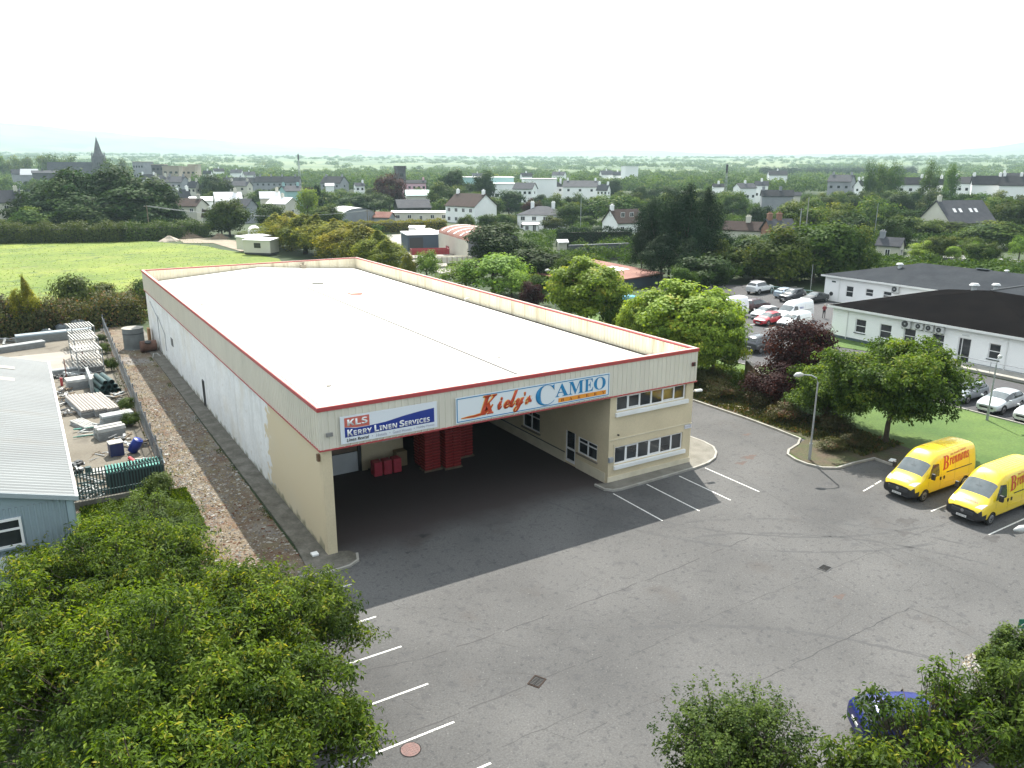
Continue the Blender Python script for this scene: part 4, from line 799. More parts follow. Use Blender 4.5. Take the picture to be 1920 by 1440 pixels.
    if big:
        b = MB(); T = bodytree(o)
        for i in range(9):
            yy = -.6+i*.15; P = []
            for x in (2.7, 3.3, 4.0, 4.8, L-.25):
                h = T.ray_cast(Vector((x, yy, 9)), Vector((0, 0, -1)))
                if h[0] is not None: P.append((x, yy, h[0].z+.004))
            b.tube(P, .014, 4)
        b.build('roof_ribs', pm, o)
    return o
VY = paint('bright_yellow_van_paint', (.74, .53, .014), rough=.3)
vred = mat('van_lettering_red', (.48, .035, .02), .45); vdark = mat('van_lettering_shadow', (.55, .30, .02), .5)
def bread_van(loc, label):
    v = van(VY, loc, 0, label, 'bread_van', True, 'yellow bread vans parked side by side', hi=2.6)
    for s in (-1, 1):
        q = Vector((1, 0, 0)) if s < 0 else Vector((-1, 0, 0)); o0 = Vector((2.5, 0, 1.60)) if s < 0 else Vector((5.3, 0, 1.60)); sl = (q+Vector((0, 0, .07))).normalized(); zd = Vector((0, 0, 1)); T_ = []
        T_.append(text('lettering', fancy('B', SERI), .66, .74, vred, v, o0+Vector((0, 0, -.06)), sl, zd, bold=.008)); T_.append(text('lettering', fancy('rennans', SERI), 2.0, .42, vred, v, o0+q*.70+Vector((0, 0, .10)), sl, zd, bold=.008))
        T_.append(text('lettering', fancy('The Family Bakers', SERI), 1.6, .13, vred, v, o0+q*.85+Vector((0, 0, .60)), sl, zd))
        for t_ in T_: conform(t_, v, 1, s)
    conform(text('lettering', fancy('Brennans', SERI), 1.05, .21, vred, v, (.33, .52, 1.2), (0, -1, 0), (1, 0, 0), bold=.01), v, 2, 1)
    text('lettering', '201 KY 44', .4, .07, M['black'], v, (-.072, .2, .405), (0, -1, 0), (0, 0, 1))
    return v
bread_van((29.45, -10.05, 0), 'tall yellow bread van with red lettering, nearest the tree')
bread_van((29.6, -13.6, 0), 'tall yellow bread van with red lettering, nearer the right edge')
PW = paint('white_car_paint', (.70, .72, .73)); PB = paint('black_car_paint', (.012, .012, .014)); PR = paint('red_car_paint', (.42, .02, .035)); PS = paint('silver_grey_car_paint', (.26, .29, .32), .4)
PG = paint('dark_grey_car_paint', (.07, .075, .085), .4); PBl = mat('blue_car_paint', (.004, .012, .13), .35, coat=.08, metal=.2); PLB = paint('pale_blue_car_paint', (.42, .5, .58), .3); PDR = paint('dark_maroon_car_paint', (.05, .012, .016), .2)
pi = math.pi; g_ = 'cars in the clinic car park'
def face(p, rz, Lc, front):   # place by the front (True) or rear (False) end
    d = Vector((math.cos(rz), math.sin(rz), 0)); return Vector((p[0], p[1], .012)) if front else Vector((p[0], p[1], .012))-d*Lc
# local +x runs from the nose to the tail
car('suv', PW, Vector((83.6, 45.6, .012)), pi+.13, 'white off-road estate car parked highest in the car park by the trees', g_, scale=1.02)
car('hatch', PLB, Vector((83.7, 41.0, .012)), pi+.1, 'pale blue-white hatchback seen from behind, next to the white off-road car', g_)
car('suv', PG, Vector((77.5, 38.0, .012)), .1, 'dark estate car with pale bonnet between the pale hatchback and black saloon', g_, scale=.95)
car('saloon', PB, Vector((79.2, 35.9, .012)), .06, 'black saloon car beside the far white clinic wing', g_)
v1 = van(PW, (59.6, 33.6, .012), .12, 'tall white van partly hidden behind the bright green maple crown', 'panel_van', True, 'white panel vans', black_low=False)
v2 = van(PW, (64.9, 28.0, .012), .10, 'tall white panel van with dark side lettering, behind the small white van', 'panel_van', True, 'white panel vans', black_low=False, L=5.6)
for v in (v1, v2): conform(text('lettering', fancy('BWG', SAN), .7, .22, blue, v, (2.6, -1.02, 1.62), (1, 0, 0), (0, 0, 1)), v, 1, -1)
car('suv', PDR, Vector((71.4, 35.6, .012)), pi+.12, 'dark maroon hatchback parked behind the tall white van on the left', g_, scale=.93)
car('hatch', PR, Vector((61.6, 28.3, .012)), .12, 'bright red hatchback with its nose out, left of the small white van', g_)
car('hatch', PW, Vector((64.3, 31.2, .012)), .12, 'white hatchback wedged behind the bright red hatchback', g_)
van(PW, (61.8, 25.0, .012), .12, 'small white van with black bumper parked in front of the taller one', 'small_panel_van', False, 'white panel vans')
car('suv', PG, Vector((54.2, 19.6, .012)), pi+.12, 'dark grey crossover beside the bright green maple, tail to the lawn', g_, scale=.95)
car('hatch', PW, Vector((51.0, 14.9, .012)), .1, 'white hatchback half hidden behind the purple tree', g_)
car('hatch', PW, Vector((50.6, 7.6, .012)), .04, 'white hatchback glimpsed through the round tree crown', g_)
car('hatch', PS, Vector((50.4, -1.1, .012)), .03, 'silver grey hatchback emerging from behind the round tree', g_)
car('hatch', paint('pale_silver_car_paint', (.50, .53, .55), .3), Vector((49.9, -4.0, .012)), .03, 'pale silver hatchback between the grey hatchback and the right edge', g_, scale=1.04)
car('hatch', paint('off_white_car_paint', (.6, .61, .62), .2), Vector((49.8, -6.7, .012)), .03, 'off-white hatchback cut off by the right edge above the lawn', g_)
car('hatch', PBl, Vector((14.0, -23.2, .0)), math.radians(145), 'bright blue hatchback under the cherry branches at the bottom right', None)
# blue and white van glimpsed behind the maples
van(paint('sky_blue_paint', (.10, .42, .60)), tuple(G(1212, 578))[:2]+(.012,), 2.9, 'sky blue van glimpsed between the two bright green maples', 'panel_van', False, black_low=False)
# ---------------------------------------------------------------- trees
def leafmesh(name, P, Nn, size, rng, fold=.35, aspect=.6, droop=0, face_mode='quad', leaf_tone=None):
    """P points, Nn outward normals -> a mesh of small folded leaf faces, each with its own tone value"""
    n = len(P); a = rng.normal(size=(n, 3)); a -= (a*Nn).sum(1)[:, None]*Nn; a[:, 2] -= droop; a /= np.linalg.norm(a, axis=1)[:, None]+1e-9
    b = np.cross(Nn, a); b /= np.linalg.norm(b, axis=1)[:, None]+1e-9; nn = np.cross(a, b)
    s = (size*rng.uniform(.6, 1.35, n))[:, None]
    v0 = P-a*s*.5; v2 = P+a*s*.5; v1 = P+b*s*aspect*.5+nn*s*fold*.3+a*s*rng.uniform(-.15, .15, (n, 1)); v3 = P-b*s*aspect*.5+nn*s*fold*.3+a*s*rng.uniform(-.15, .15, (n, 1))
    V = np.stack([v0, v1, v2, v3], 1).reshape(-1, 3); idx = np.arange(n)[:, None]*4
    T = np.concatenate([idx+[0, 1, 2], idx+[0, 2, 3]], 1).reshape(-1)
    me = bpy.data.meshes.new(name); me.vertices.add(n*4); me.vertices.foreach_set('co', V.ravel()); me.loops.add(n*6); me.loops.foreach_set('vertex_index', T.astype(np.int32))
    me.polygons.add(n*2); me.polygons.foreach_set('loop_start', np.arange(0, n*6, 3, dtype=np.int32)); me.polygons.foreach_set('loop_total', np.full(n*2, 3, dtype=np.int32))
    r = leaf_tone if leaf_tone is not None else rng.uniform(0, 1, n); at = me.attributes.new('leaf_tone', 'FLOAT', 'FACE'); at.data.foreach_set('value', np.repeat(r, 2).astype(np.float32)); me.update(); me.validate(); return me
def unit(v): return v/(np.linalg.norm(v, axis=1)[:, None]+1e-9)
def crown_pts(rng, nleaf, lobes, shape, lobe_r=.30, up=.35, low=-.75, jitter=.12, lumps=.25):
    """shape(u)->(x,y,z) scale; points around lobes spread on an uneven ellipsoid"""
    d = unit(rng.normal(size=(lobes*4, 3))); d = d[d[:, 2] > low][:lobes]; k = len(d)
    rad_ = rng.uniform(.58, .86, k)*(1+rng.normal(0, lumps*.35, k)); inner = rng.random(k) < .22; rad_[inner] *= rng.uniform(.3, .7, inner.sum())
    C = d*rad_[:, None]; lr = lobe_r*rng.uniform(.65, 1.35, k); w = lr**2; w /= w.sum(); i = rng.choice(k, nleaf, p=w)
    dd = unit(rng.normal(size=(nleaf, 3))+np.array([0, 0, up])); rr_ = lr[i]*(1+rng.normal(-.12, jitter*2.2, nleaf)).clip(.15, 1.5)
    P = C[i]+dd*rr_[:, None]*np.array([1.1, 1.1, .8]); Nn = unit(dd*.7+d[i]*.5+np.array([0, 0, .35])+rng.normal(0, .35, (nleaf, 3)))
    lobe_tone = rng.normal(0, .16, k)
    leaf_tone = (rng.uniform(0, 1, nleaf)*.6+.2+lobe_tone[i]+.12*dd[:, 2]).clip(0, 1)  # tone varies per leaf and lobe, and rises towards each lobe's top
    return P, Nn, leaf_tone
def trunkmesh(rng, h, r, limbs=6, spread=.5, top=.8, lean=0, twigs=()):
    b = MB(); cx = rng.normal(0, .02*h); pts = [(0, 0, -.1), (cx*.3, 0, h*.2), (cx, rng.normal(0, .02*h), h*.45), (cx*1.3, rng.normal(0, .03*h), h*top)]
    b.tube(pts, [r*1.25, r, r*.75, r*.15], 8)
    for i in range(limbs):
        a = 2*math.pi*i/limbs+rng.uniform(-.4, .4); z = h*rng.uniform(.22, .55); L_ = spread*h*rng.uniform(.55, 1)
        b.tube([(cx*.6, 0, z), (cx+L_*.45*math.cos(a), L_*.45*math.sin(a), z+h*.14), (cx+L_*.9*math.cos(a), L_*.9*math.sin(a), z+h*rng.uniform(.2, .34))], [r*.5, r*.3, r*.06], 6)
    for p, q in twigs: b.tube([tuple(q), tuple((p+q)/2+rng.normal(0, .05, 3)), tuple(p)], [.016, .011, .004], 4, cap=False)
    me = bpy.data.meshes.new('trunk'); me.from_pydata(b.v, [], b.f); me.materials.append(M['bark']); me.shade_smooth(); return me
def variants(kind, n, nleaf, size, seed, h, rad_, base, lobes=34, lobe_r=.30, low=-.75, trunk_r=.2, shape=None, fol='oak', aspect=.7, droop=0, limbs=6):
    out = []
    for k in range(n):
        rng = np.random.default_rng(seed+k); P, Nn, leaf_tone = crown_pts(rng, nleaf, lobes, None, lobe_r, low=low)
        cz = (base+h)/2; hz = (h-base)/2
        if shape: P = shape(P)
        P = P*np.array([rad_, rad_, hz])+np.array([0, 0, cz])
        me = leafmesh('crown', P, Nn, size, rng, aspect=aspect, droop=droop, leaf_tone=leaf_tone); me.materials.append(F[fol]); out.append((me, trunkmesh(rng, h, trunk_r, limbs, spread=rad_/h*.9), h, rad_))
    return out
def cone(P):      # conifer outline
    t = ((P[:, 2]+1)/2).clip(0, 1); Q = P.copy(); k = (1.08-t)**.75; Q[:, 0] *= k; Q[:, 1] *= k; return Q
def cone2(P):
    t = ((P[:, 2]+1)/2).clip(0, 1); Q = P.copy(); k = (1.12-.8*t**2.6); Q[:, 0] *= k; Q[:, 1] *= k; return Q
def box(P):
    Q = P.copy(); Q[:, :2] = np.sign(Q[:, :2])*np.abs(Q[:, :2])**.75; return Q
V_ = {
 'far': variants('far', 6, 1500, .62, 100, 9, 4.2, 1.0, lobes=26, lobe_r=.36, fol='far'),
 'farcon': variants('farcon', 2, 1200, .55, 130, 11, 3.0, .6, lobes=30, lobe_r=.3, shape=cone, fol='pine'),
 'oak': variants('oak', 6, 6500, .46, 200, 9, 4.3, .5, lobes=36, lobe_r=.29, low=-.9, fol='oak'),
 'dark': variants('dark', 5, 6500, .58, 220, 10, 4.6, .4, lobes=30, lobe_r=.32, low=-.9, fol='dark'),
 'pine': variants('pine', 3, 9000, .42, 240, 16, 5.0, 1.0, lobes=60, lobe_r=.24, shape=cone2, fol='pine', aspect=.35, droop=.2),
 'gold': variants('gold', 4, 9000, .30, 260, 8, 2.6, .1, lobes=60, lobe_r=.24, low=-1, shape=cone2, fol='gold', aspect=.4),
 'bush': variants('bush', 4, 4500, .26, 280, 3, 2.2, 0, lobes=26, lobe_r=.36, low=-.5, fol='hedge', limbs=4, trunk_r=.08),
 'bramble': variants('bramble', 3, 4500, .20, 300, 3, 2.2, 0, lobes=30, lobe_r=.34, low=-.5, fol='brownh', limbs=4, trunk_r=.06),
 'poplar': variants('poplar', 3, 5000, .45, 320, 19, 4.2, 2, lobes=50, lobe_r=.28, low=-1, fol='far'),
 'purple': variants('purple', 2, 8000, .30, 340, 8, 4.0, .8, lobes=42, lobe_r=.27, fol='purple'),
 'maple': variants('maple', 3, 26000, .30, 360, 9, 4.2, 1.0, lobes=120, lobe_r=.17, fol='maple'),
 'yel': variants('yel', 3, 6000, .32, 380, 8, 3.6, .6, lobes=40, lobe_r=.28, fol='yel'),
}
NT = {}; TREES = []; HOUSES = []
def tree(kind, loc, h, w, label, group=None, name=None, cat='tree', rz=None, dz=0):
    vs = V_[kind]; k = NT.get(kind, 0); NT[kind] = k+1; me, tm, mh, mr = vs[k % len(vs)]
    nm = name or {'far': 'broadleaf_tree', 'oak': 'broadleaf_tree', 'dark': 'broadleaf_tree', 'farcon': 'conifer_tree', 'pine': 'pine_tree', 'gold': 'conifer_tree', 'bush': 'shrub', 'bramble': 'shrub', 'poplar': 'poplar_tree', 'purple': 'copper_tree', 'maple': 'maple_tree', 'yel': 'broadleaf_tree'}[kind]
    o = thing(nm, label, cat if kind not in ('bush', 'bramble') else 'shrub', (loc[0], loc[1], loc[2]+dz), rz if rz is not None else (k*2.399) % 6.283, group)
    o.scale = (w/2/mr, w/2/mr*(.9+.2*((k*37) % 10)/10), h/mh); linkm('crown', me, o); linkm('trunk' if kind not in ('bush', 'bramble') else 'stem', tm, o); return o
def ptree(kind, px, dep, pyt, wpx, label, group=None, **k):    # crown centred on photo column px, top at pyt, at a given depth
    p = AH(px, dep); h = max(1.5, ztop(px, pyt, dep)-p.z); w = wpx*dep/FPX; TREES.append((px-wpx/2, px+wpx/2, pyt, dep)); return tree(kind, p, h, w, label, group, **k)
def gdep(px, py): return depth(G(px, py))
# --- individually modelled trees near the camera: whorls of long drooping leaves round the twig tips
def cherry(loc, h, w, nspray, label, seed, fol='cherry', leaf=.16, per=8, low=-.35, base=1.2, name='cherry_tree', spray=.14, wy=None, lobes=120, aspect=.38, tilt=.35, lobe_r=.155):
    rng = np.random.default_rng(seed); wy = wy or w
    P, Nn, leaf_tone = crown_pts(rng, nspray, lobes, None, lobe_r, low=low, jitter=.13, up=.6, lumps=.45)
    P = P*np.array([w/2, wy/2, (h-base)/2])+np.array([0, 0, (h+base)/2]); out = unit(P-np.array([0, 0, (h+base)/2-1.2])); ax = unit(out*.5+np.array([0, 0, .9])+rng.normal(0, .25, P.shape)); sc = rng.uniform(.7, 1.35, nspray)
    h1 = unit(np.cross(ax, rng.normal(size=P.shape))); h2 = np.cross(ax, h1); Q = []; Dv = []; Nv = []; R_ = []
    for k in range(per):
        an = 2*math.pi*k/per+rng.uniform(-.5, .5, nspray); d = h1*np.cos(an)[:, None]+h2*np.sin(an)[:, None]; dv = unit(d+ax*rng.uniform(-.55, .35, (nspray, 1))-np.array([0, 0, tilt])); L_ = (leaf*sc)[:, None]
        Q.append(P+dv*L_*.75+ax*rng.uniform(-spray, spray, (nspray, 1))*sc[:, None]); Dv.append(dv); Nv.append(unit(ax-dv*(ax*dv).sum(1)[:, None]+rng.normal(0, .2, P.shape))); R_.append(leaf_tone*.75+rng.uniform(0, .3, nspray))
    Q, Dv, Nv, R_ = map(np.concatenate, (Q, Dv, Nv, R_)); S_ = np.tile(sc, per)[:, None]*leaf*rng.uniform(.75, 1.2, (len(Q), 1)); B_ = unit(np.cross(Nv, Dv)); n = len(Q)
    v0 = Q-Dv*S_*.5; v2 = Q+Dv*S_*.5-Nv*S_*.12; v1 = Q+B_*S_*aspect*.5+Nv*S_*.10; v3 = Q-B_*S_*aspect*.5+Nv*S_*.10; V = np.stack([v0, v1, v2, v3], 1).reshape(-1, 3); idx = np.arange(n)[:, None]*4; T = np.concatenate([idx+[0, 1, 2], idx+[0, 2, 3]], 1).reshape(-1)
    me = bpy.data.meshes.new('crown'); me.vertices.add(n*4); me.vertices.foreach_set('co', V.ravel()); me.loops.add(n*6); me.loops.foreach_set('vertex_index', T.astype(np.int32)); me.polygons.add(n*2)
    me.polygons.foreach_set('loop_start', np.arange(0, n*6, 3, dtype=np.int32)); me.polygons.foreach_set('loop_total', np.full(n*2, 3, dtype=np.int32)); at = me.attributes.new('leaf_tone', 'FLOAT', 'FACE'); at.data.foreach_set('value', np.repeat(R_.clip(0, 1), 2).astype(np.float32)); me.update(); me.validate()
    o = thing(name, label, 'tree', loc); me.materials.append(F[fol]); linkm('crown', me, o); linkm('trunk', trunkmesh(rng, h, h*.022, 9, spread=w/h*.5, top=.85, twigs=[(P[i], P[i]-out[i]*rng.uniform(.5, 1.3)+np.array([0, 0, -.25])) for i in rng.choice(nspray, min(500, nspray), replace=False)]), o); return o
def pcherry(px, dep, pyt, wpx, ns, label, seed, **k):
    p = A(px, pyt, dep); return cherry((p.x, p.y, 0), p.z, wpx*dep/FPX, ns, label, seed, **k)
# ---------------------------------------------------------------- foreground and near trees
cherry((-9.6, -11.0, 0), 6.2, 9.4, 5600, 'big cherry tree filling the lower left corner of the photo', 11)
cherry((-5.6, -9.8, 0), 5.2, 7.2, 4200, 'cherry tree at bottom left whose outer twigs hang over the parking bay lines', 12)
cherry((-9.0, -3.4, 0), 5.5, 7.8, 4200, 'cherry tree growing in front of the blue-grey shed wall', 13)
cherry((-6.4, -14.2, 0), 5.0, 6.2, 3600, 'cherry tree cut by the bottom edge left of the manhole cover', 14)
cherry((-9.6, -16.6, 0), 5.4, 6.4, 3000, 'cherry tree at the very bottom edge below the big corner one', 21)
cherry((-12.4, -7.4, 0), 5.5, 6.0, 2800, 'cherry tree at the left edge hiding the foot of the shed wall', 24)
cherry((-7.3, -5.6, 0), 3.8, 4.6, 2500, 'smaller cherry tree reaching towards the waste strip by the corner path', 15, base=.5)
cherry((-7.0, 4.4, 0), 2.9, 5.0, 2600, 'loose small-leaved birch thicket between shed wall and waste strip', 16, fol='birch', leaf=.09, base=.1, name='birch_tree', low=-.6, aspect=.7, tilt=.1, wy=6.5)
cherry((-8.2, 1.0, 0), 3.5, 4.2, 2600, 'young birch sapling against the blue-grey shed corner', 17, fol='birch', leaf=.09, base=.1, name='birch_tree', low=-.6, aspect=.7, tilt=.1)
pcherry(1400, 21, 1306, 290, 3400, 'small-leaved birch at the bottom edge left of the blue car', 18, fol='birch', leaf=.085, base=.4, name='birch_tree', aspect=.75, tilt=.1, low=-.7, lobe_r=.26)
pcherry(1650, 19, 1405, 260, 900, 'cherry tree with loose sprays hanging in front of the blue car', 19, leaf=.16, lobe_r=.26)
pcherry(1770, 20.5, 1272, 240, 430, 'thin-twigged cherry tree spreading above the bonnet of the blue car', 22, leaf=.17, lobe_r=.24, lobes=26)
pcherry(1915, 21, 1238, 210, 1400, 'dark cherry tree in the bottom right corner', 20, leaf=.15, fol='birch')
pcherry(1905, 25, 1178, 110, 1500, 'slim small-leaved tree at the right edge beside the green arrow sign', 23, fol='birch', leaf=.09, name='birch_tree', aspect=.7, tilt=.1)
# trees round the lamp post, behind the vans
cherry((37.2, -4.2, 0), 7.3, 8.8, 7500, 'round green broadleaf tree behind the yellow vans, in front of the white clinic', 31, fol='green', leaf=.22, base=1.3, name='broadleaf_tree', spray=.2, lobes=90, low=-.7, aspect=.5, lobe_r=.2)
cherry((37.6, .8, 0), 4.6, 5.4, 3400, 'lower green broadleaf tree between the round tree and the lamp post', 32, fol='green', leaf=.2, base=.6, name='broadleaf_tree', spray=.2, lobes=80, low=-.7, aspect=.5, lobe_r=.22)
ptree('purple', 1538, 58, 608, 150, 'dark purple-leaved tree beside the round green tree and the old wall')
ptree('purple', 1490, 56, 700, 120, 'lower purple-leaved tree leaning over the old yellowish wall')
ptree('maple', 1240, 68, 552, 130, 'left shoulder of the bright maples beside the sky blue van'); ptree('maple', 1310, 66, 535, 225, 'large bright green maple right behind the warehouse front corner')
ptree('maple', 1365, 62, 580, 130, 'bright maple crown bulging towards the car park from behind the warehouse corner')
ptree('maple', 1215, 70, 566, 120, 'small yellow-green maple between the two larger ones beside the red parapet')
ptree('maple', 1105, 82, 486, 165, 'upright bright green maple beyond the middle of the red parapet')
ptree('oak', 1010, 100, 520, 60, 'narrow green tree beside the purple shrub behind the parapet'); ptree('purple', 1000, 92, 535, 55, 'reddish purple shrub tree poking over the parapet between green crowns')
ptree('yel', 870, 112, 488, 110, 'pale bushy green tree over the parapet below the pale-sided trailer'); ptree('yel', 960, 104, 505, 80, 'small pale green tree left of the purple shrub'); ptree('yel', 925, 108, 480, 150, 'pale green spreading tree behind the parapet, left of the purple shrub'); ptree('yel', 795, 122, 472, 60, 'slim pale green tree over the parapet nearest the far corner'); ptree('gold', 760, 122, 478, 40, 'small pointed green conifer at the parapet near the farm trailers')
ptree('oak', 1165, 80, 560, 60, 'dull green small tree between two bright maples behind the parapet'); ptree('yel', 1240, 84, 545, 50, 'wispy pale branches standing over the sky blue van')
ptree('dark', 1015, 118, 470, 120, 'dull green rounded tree behind the purple shrub'); ptree('oak', 1070, 112, 480, 60, 'grey-green tree left of the rusty roofed shed')
ptree('dark', 932, 141, 426, 118, 'big dark round bush beside the long rusty roofed shed'); ptree('oak', 985, 140, 452, 95, 'olive green tree right of the big dark round bush')
ptree('oak', 1560, 62, 640, 80, 'green undergrowth tree between the purple tree and the clinic')
for (x, y, h, w), lb in zip(((35.2, 2.5, 1.6, 2.6), (36.2, -1.0, 1.4, 2.4), (34.8, -3.5, 1.0, 2.0), (37, 6, 1.8, 3), (38.4, 1.5, 2.2, 3.4), (35.5, 9, 1.6, 2.6), (37.5, 12, 1.7, 3), (33.2, -3.2, .8, 2.0)),
        ('beside the pale timber rails', 'right behind the lamp post', 'left of the round tree trunk', 'at the near end of the old wall', 'in the shade of the purple tree', 'at the far end of the timber rails', 'beyond the old yellowish wall', 'lowest, at the foot of the lamp post')):
    tree('bramble', (x, y, 0), h, w, 'shaded bramble '+lb, 'low brambles under the roadside trees')
for i, (x, y, h, w) in enumerate(((36, 15, 2.2, 4), (35.2, 20, 2.4, 4), (38, 18, 2.5, 4), (41, 22, 2.6, 4.5), (36, 27, 3, 5), (43, 28, 3, 5))):
    tree('bush', (x, y, 0), h, w, ('nearest', 'second nearest', 'third nearest', 'fourth nearest', 'fifth nearest', 'farthest')[i]+' rounded green bush under the bright maples', 'bushes under the bright maples')
# hedge behind the storage yard and waste strip
i = 0
for px, py, top, w, kind, lb in ((6, 645, 528, 50, 'gold', 'dark narrow conifer at the left edge behind the storage yard'), (40, 640, 580, 60, 'bramble', 'brownish bramble right of the dark narrow conifer'), (75, 635, 575, 60, 'bramble', 'bramble clump behind the galvanised beams'),
        (105, 618, 527, 70, 'bush', 'tall hawthorn bush with creamy blossom in the yard hedge'), (140, 612, 560, 70, 'bramble', 'brown-green bramble right of the blossoming hawthorn'), (160, 606, 540, 60, 'bush', 'green bush in the hedge behind the stacked frames'),
        (195, 604, 556, 70, 'bramble', 'brown bramble in the hedge above the end of the waste strip'), (225, 602, 545, 60, 'bramble', 'tall brown bramble in the hedge left of the grey tank'), (258, 600, 530, 60, 'bush', 'green bush against the far warehouse corner'), (250, 606, 560, 50, 'bramble', 'low brown bramble right behind the grey tank'), (-30, 640, 560, 80, 'bramble', 'bramble hedge clump cut by the left edge')):
    d = gdep(px, py); ptree(kind, px, d, top, w*1.15, lb)
hedge_later = True
for x, y, lb in ((-4.9, 44, 'by the dark green pipes'), (-4.7, 52, 'by the middle slatted cage'), (-4.6, 57, 'by the farthest slatted cage'), (-5.2, 30, 'beside the ribbed sheet bundles'), (-5.4, 26, 'beside the glass-topped crate')): tree('bush', (x, y, 0), random.uniform(.8, 1.4), 1.2, 'weedy shrub on the palisade fence '+lb, 'weeds along the palisade fence')
tree('bush', (-5.6, 12.0, 0), 1.3, 1.6, 'small leafy shrub in front of the fence corner above the low wall')
b = V_['bush']
# conifer row behind the warehouse
for k, (px, py, top, w) in enumerate(((512, 462, 400, 52), (535, 468, 392, 56), (562, 474, 402, 60), (590, 478, 405, 62), (618, 484, 412, 62), (646, 490, 418, 62), (672, 496, 422, 60), (700, 503, 436, 60), (722, 510, 448, 50))):
    ptree('gold', px, gdep(px, py)-6, top, w*1.75, ['dark green leftmost conifer of the tall golden row', 'second conifer from the left in the golden row', 'broad yellow-green conifer, third in the golden row', 'fourth conifer in the golden row, below the round-roofed barn', 'middle conifer of the golden row', 'sixth conifer of the golden row', 'seventh conifer of the golden row, near the warehouse corner', 'eighth conifer of the golden row, brightest yellow', 'last low conifer of the golden row beside the farm yard'][k], 'row of golden conifers behind the warehouse')
# trimmed hedges
def hedge(name, p0, p1, w, h, label, fol='hedge', n=9000, leaf=.22, seed=1, rough=.12):
    p0, p1 = Vector(p0[:2]), Vector(p1[:2]); t = p1-p0; Ln = t.length; t.normalize(); nn = Vector((-t.y, t.x)); rng = np.random.default_rng(seed)
    u = rng.uniform(0, Ln, n); f = rng.choice(5, n, p=[.34, .26, .3, .05, .05]); q = rng.uniform(-w/2, w/2, n); z = rng.uniform(0, h, n); N_ = np.zeros((n, 3))
    hh = h*(1+rough*np.sin(u*.9+seed)*.5+rough*np.sin(u*2.3)*.5)
    q = np.where(f == 1, w/2, np.where(f == 2, -w/2, q)); z = np.where(f == 0, hh, z*hh/h); u = np.where(f == 3, 0, np.where(f == 4, Ln, u))
    P = np.stack([p0.x+t.x*u+nn.x*q, p0.y+t.y*u+nn.y*q, z], 1)+rng.normal(0, rough*1.2, (n, 3)); 
    for k, v in ((0, (0, 0, 1)), (1, (nn.x, nn.y, .2)), (2, (-nn.x, -nn.y, .2)), (3, (-t.x, -t.y, 0)), (4, (t.x, t.y, 0))): N_[f == k] = v
    o = thing(name, label, 'hedge', (p0.x, p0.y, 0)); P -= np.array([p0.x, p0.y, 0]); me = leafmesh('foliage', P, unit(N_+rng.normal(0, .4, (n, 3))), leaf, rng); me.materials.append(F[fol]); linkm('foliage', me, o)
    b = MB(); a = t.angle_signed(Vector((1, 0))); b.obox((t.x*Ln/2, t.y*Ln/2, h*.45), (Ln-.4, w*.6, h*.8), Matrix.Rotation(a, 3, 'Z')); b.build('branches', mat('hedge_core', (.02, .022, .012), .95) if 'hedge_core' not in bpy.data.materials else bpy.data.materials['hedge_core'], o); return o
hedge('hedge', G(636, 440), G(835, 434), 3.0, 3.2, 'long clipped yellow-topped hedge below the round-roofed barn', 'gold', 12000, .26, 2)
hedge('hedge', G(905, 424), G(965, 421), 3.0, 2.4, 'short clipped green hedge right of the grey gabled house', 'hedge', 4000, .28, 3)
hedge('hedge', G(1046, 466), G(1180, 464), 3, 4.2, 'tall dark clipped hedge in front of the white gabled house', 'pine', 9000, .26, 4)
hedge('hedge', G(-60, 456), G(230, 452), 6, 3.6, 'long overgrown hedge at the far side of the pasture below the dark trees', 'hedge', 16000, .42, 5, .3)
hedge('hedge', G(232, 452), G(385, 443), 6, 3.4, 'overgrown hedge below the cream two-storey house', 'hedge', 9000, .42, 6, .3)
hedge('bramble_hedge', G(-80, 640), G(262, 602), 3.2, 2.6, 'long brown-green bramble hedge behind the storage yard and the waste strip', 'brownh', 16000, .26, 7, .35)
# far left clump of big dark trees
for px, dep, top, w in ((35, 225, 372, 95), (75, 222, 345, 110), (120, 216, 322, 120), (165, 214, 321, 120), (210, 214, 321, 120), (250, 212, 324, 110), (285, 214, 340, 95), (305, 210, 362, 70), (145, 206, 355, 130), (235, 204, 358, 130), (95, 208, 372, 110), (190, 202, 380, 120), (275, 204, 385, 90)):
    ptree('dark', px, dep, top, w, ('tall' if top < 335 else 'lower' if top > 365 else 'mid-height')+' dark tree of the left clump, '+('its '+{35: 'leftmost', 75: 'second from left', 120: 'left of the church', 165: 'below the nave', 210: 'just right below the spire', 250: 'right of the spire', 285: 'right shoulder', 305: 'rightmost', 145: 'front middle', 235: 'front right', 95: 'front left', 190: 'front, under the spire', 275: 'front rightmost'}[px]+' one'), 'clump of large dark trees below the church')
ptree('oak', 42, 196, 393, 82, 'rounded green bush tree standing left in front of the dark clump'); ptree('oak', 0, 205, 410, 70, 'green bush tree at the left edge above the pasture'); ptree('oak', 420, 200, 371, 76, 'round green tree in front of the cream houses'); ptree('dark', 405, 205, 400, 60, 'dark shadowy tree at the foot of the round green tree')
ptree('purple', 328, 203, 420, 20, 'small purple bush on the hedge below the cream house'); ptree('bush', 287, 196, 438, 34, 'low green bush around the foot of the telegraph pole'); ptree('bush', 450, 190, 437, 40, 'low green bush between the dirt track and the polytunnel')
ptree('oak', 500, 210, 380, 60, 'green tree behind the caravan'); ptree('oak', 610, 225, 385, 60, 'green bush left of the round-roofed barn'); ptree('yel', 572, 235, 352, 50, 'bright yellow-green tree among the town houses')
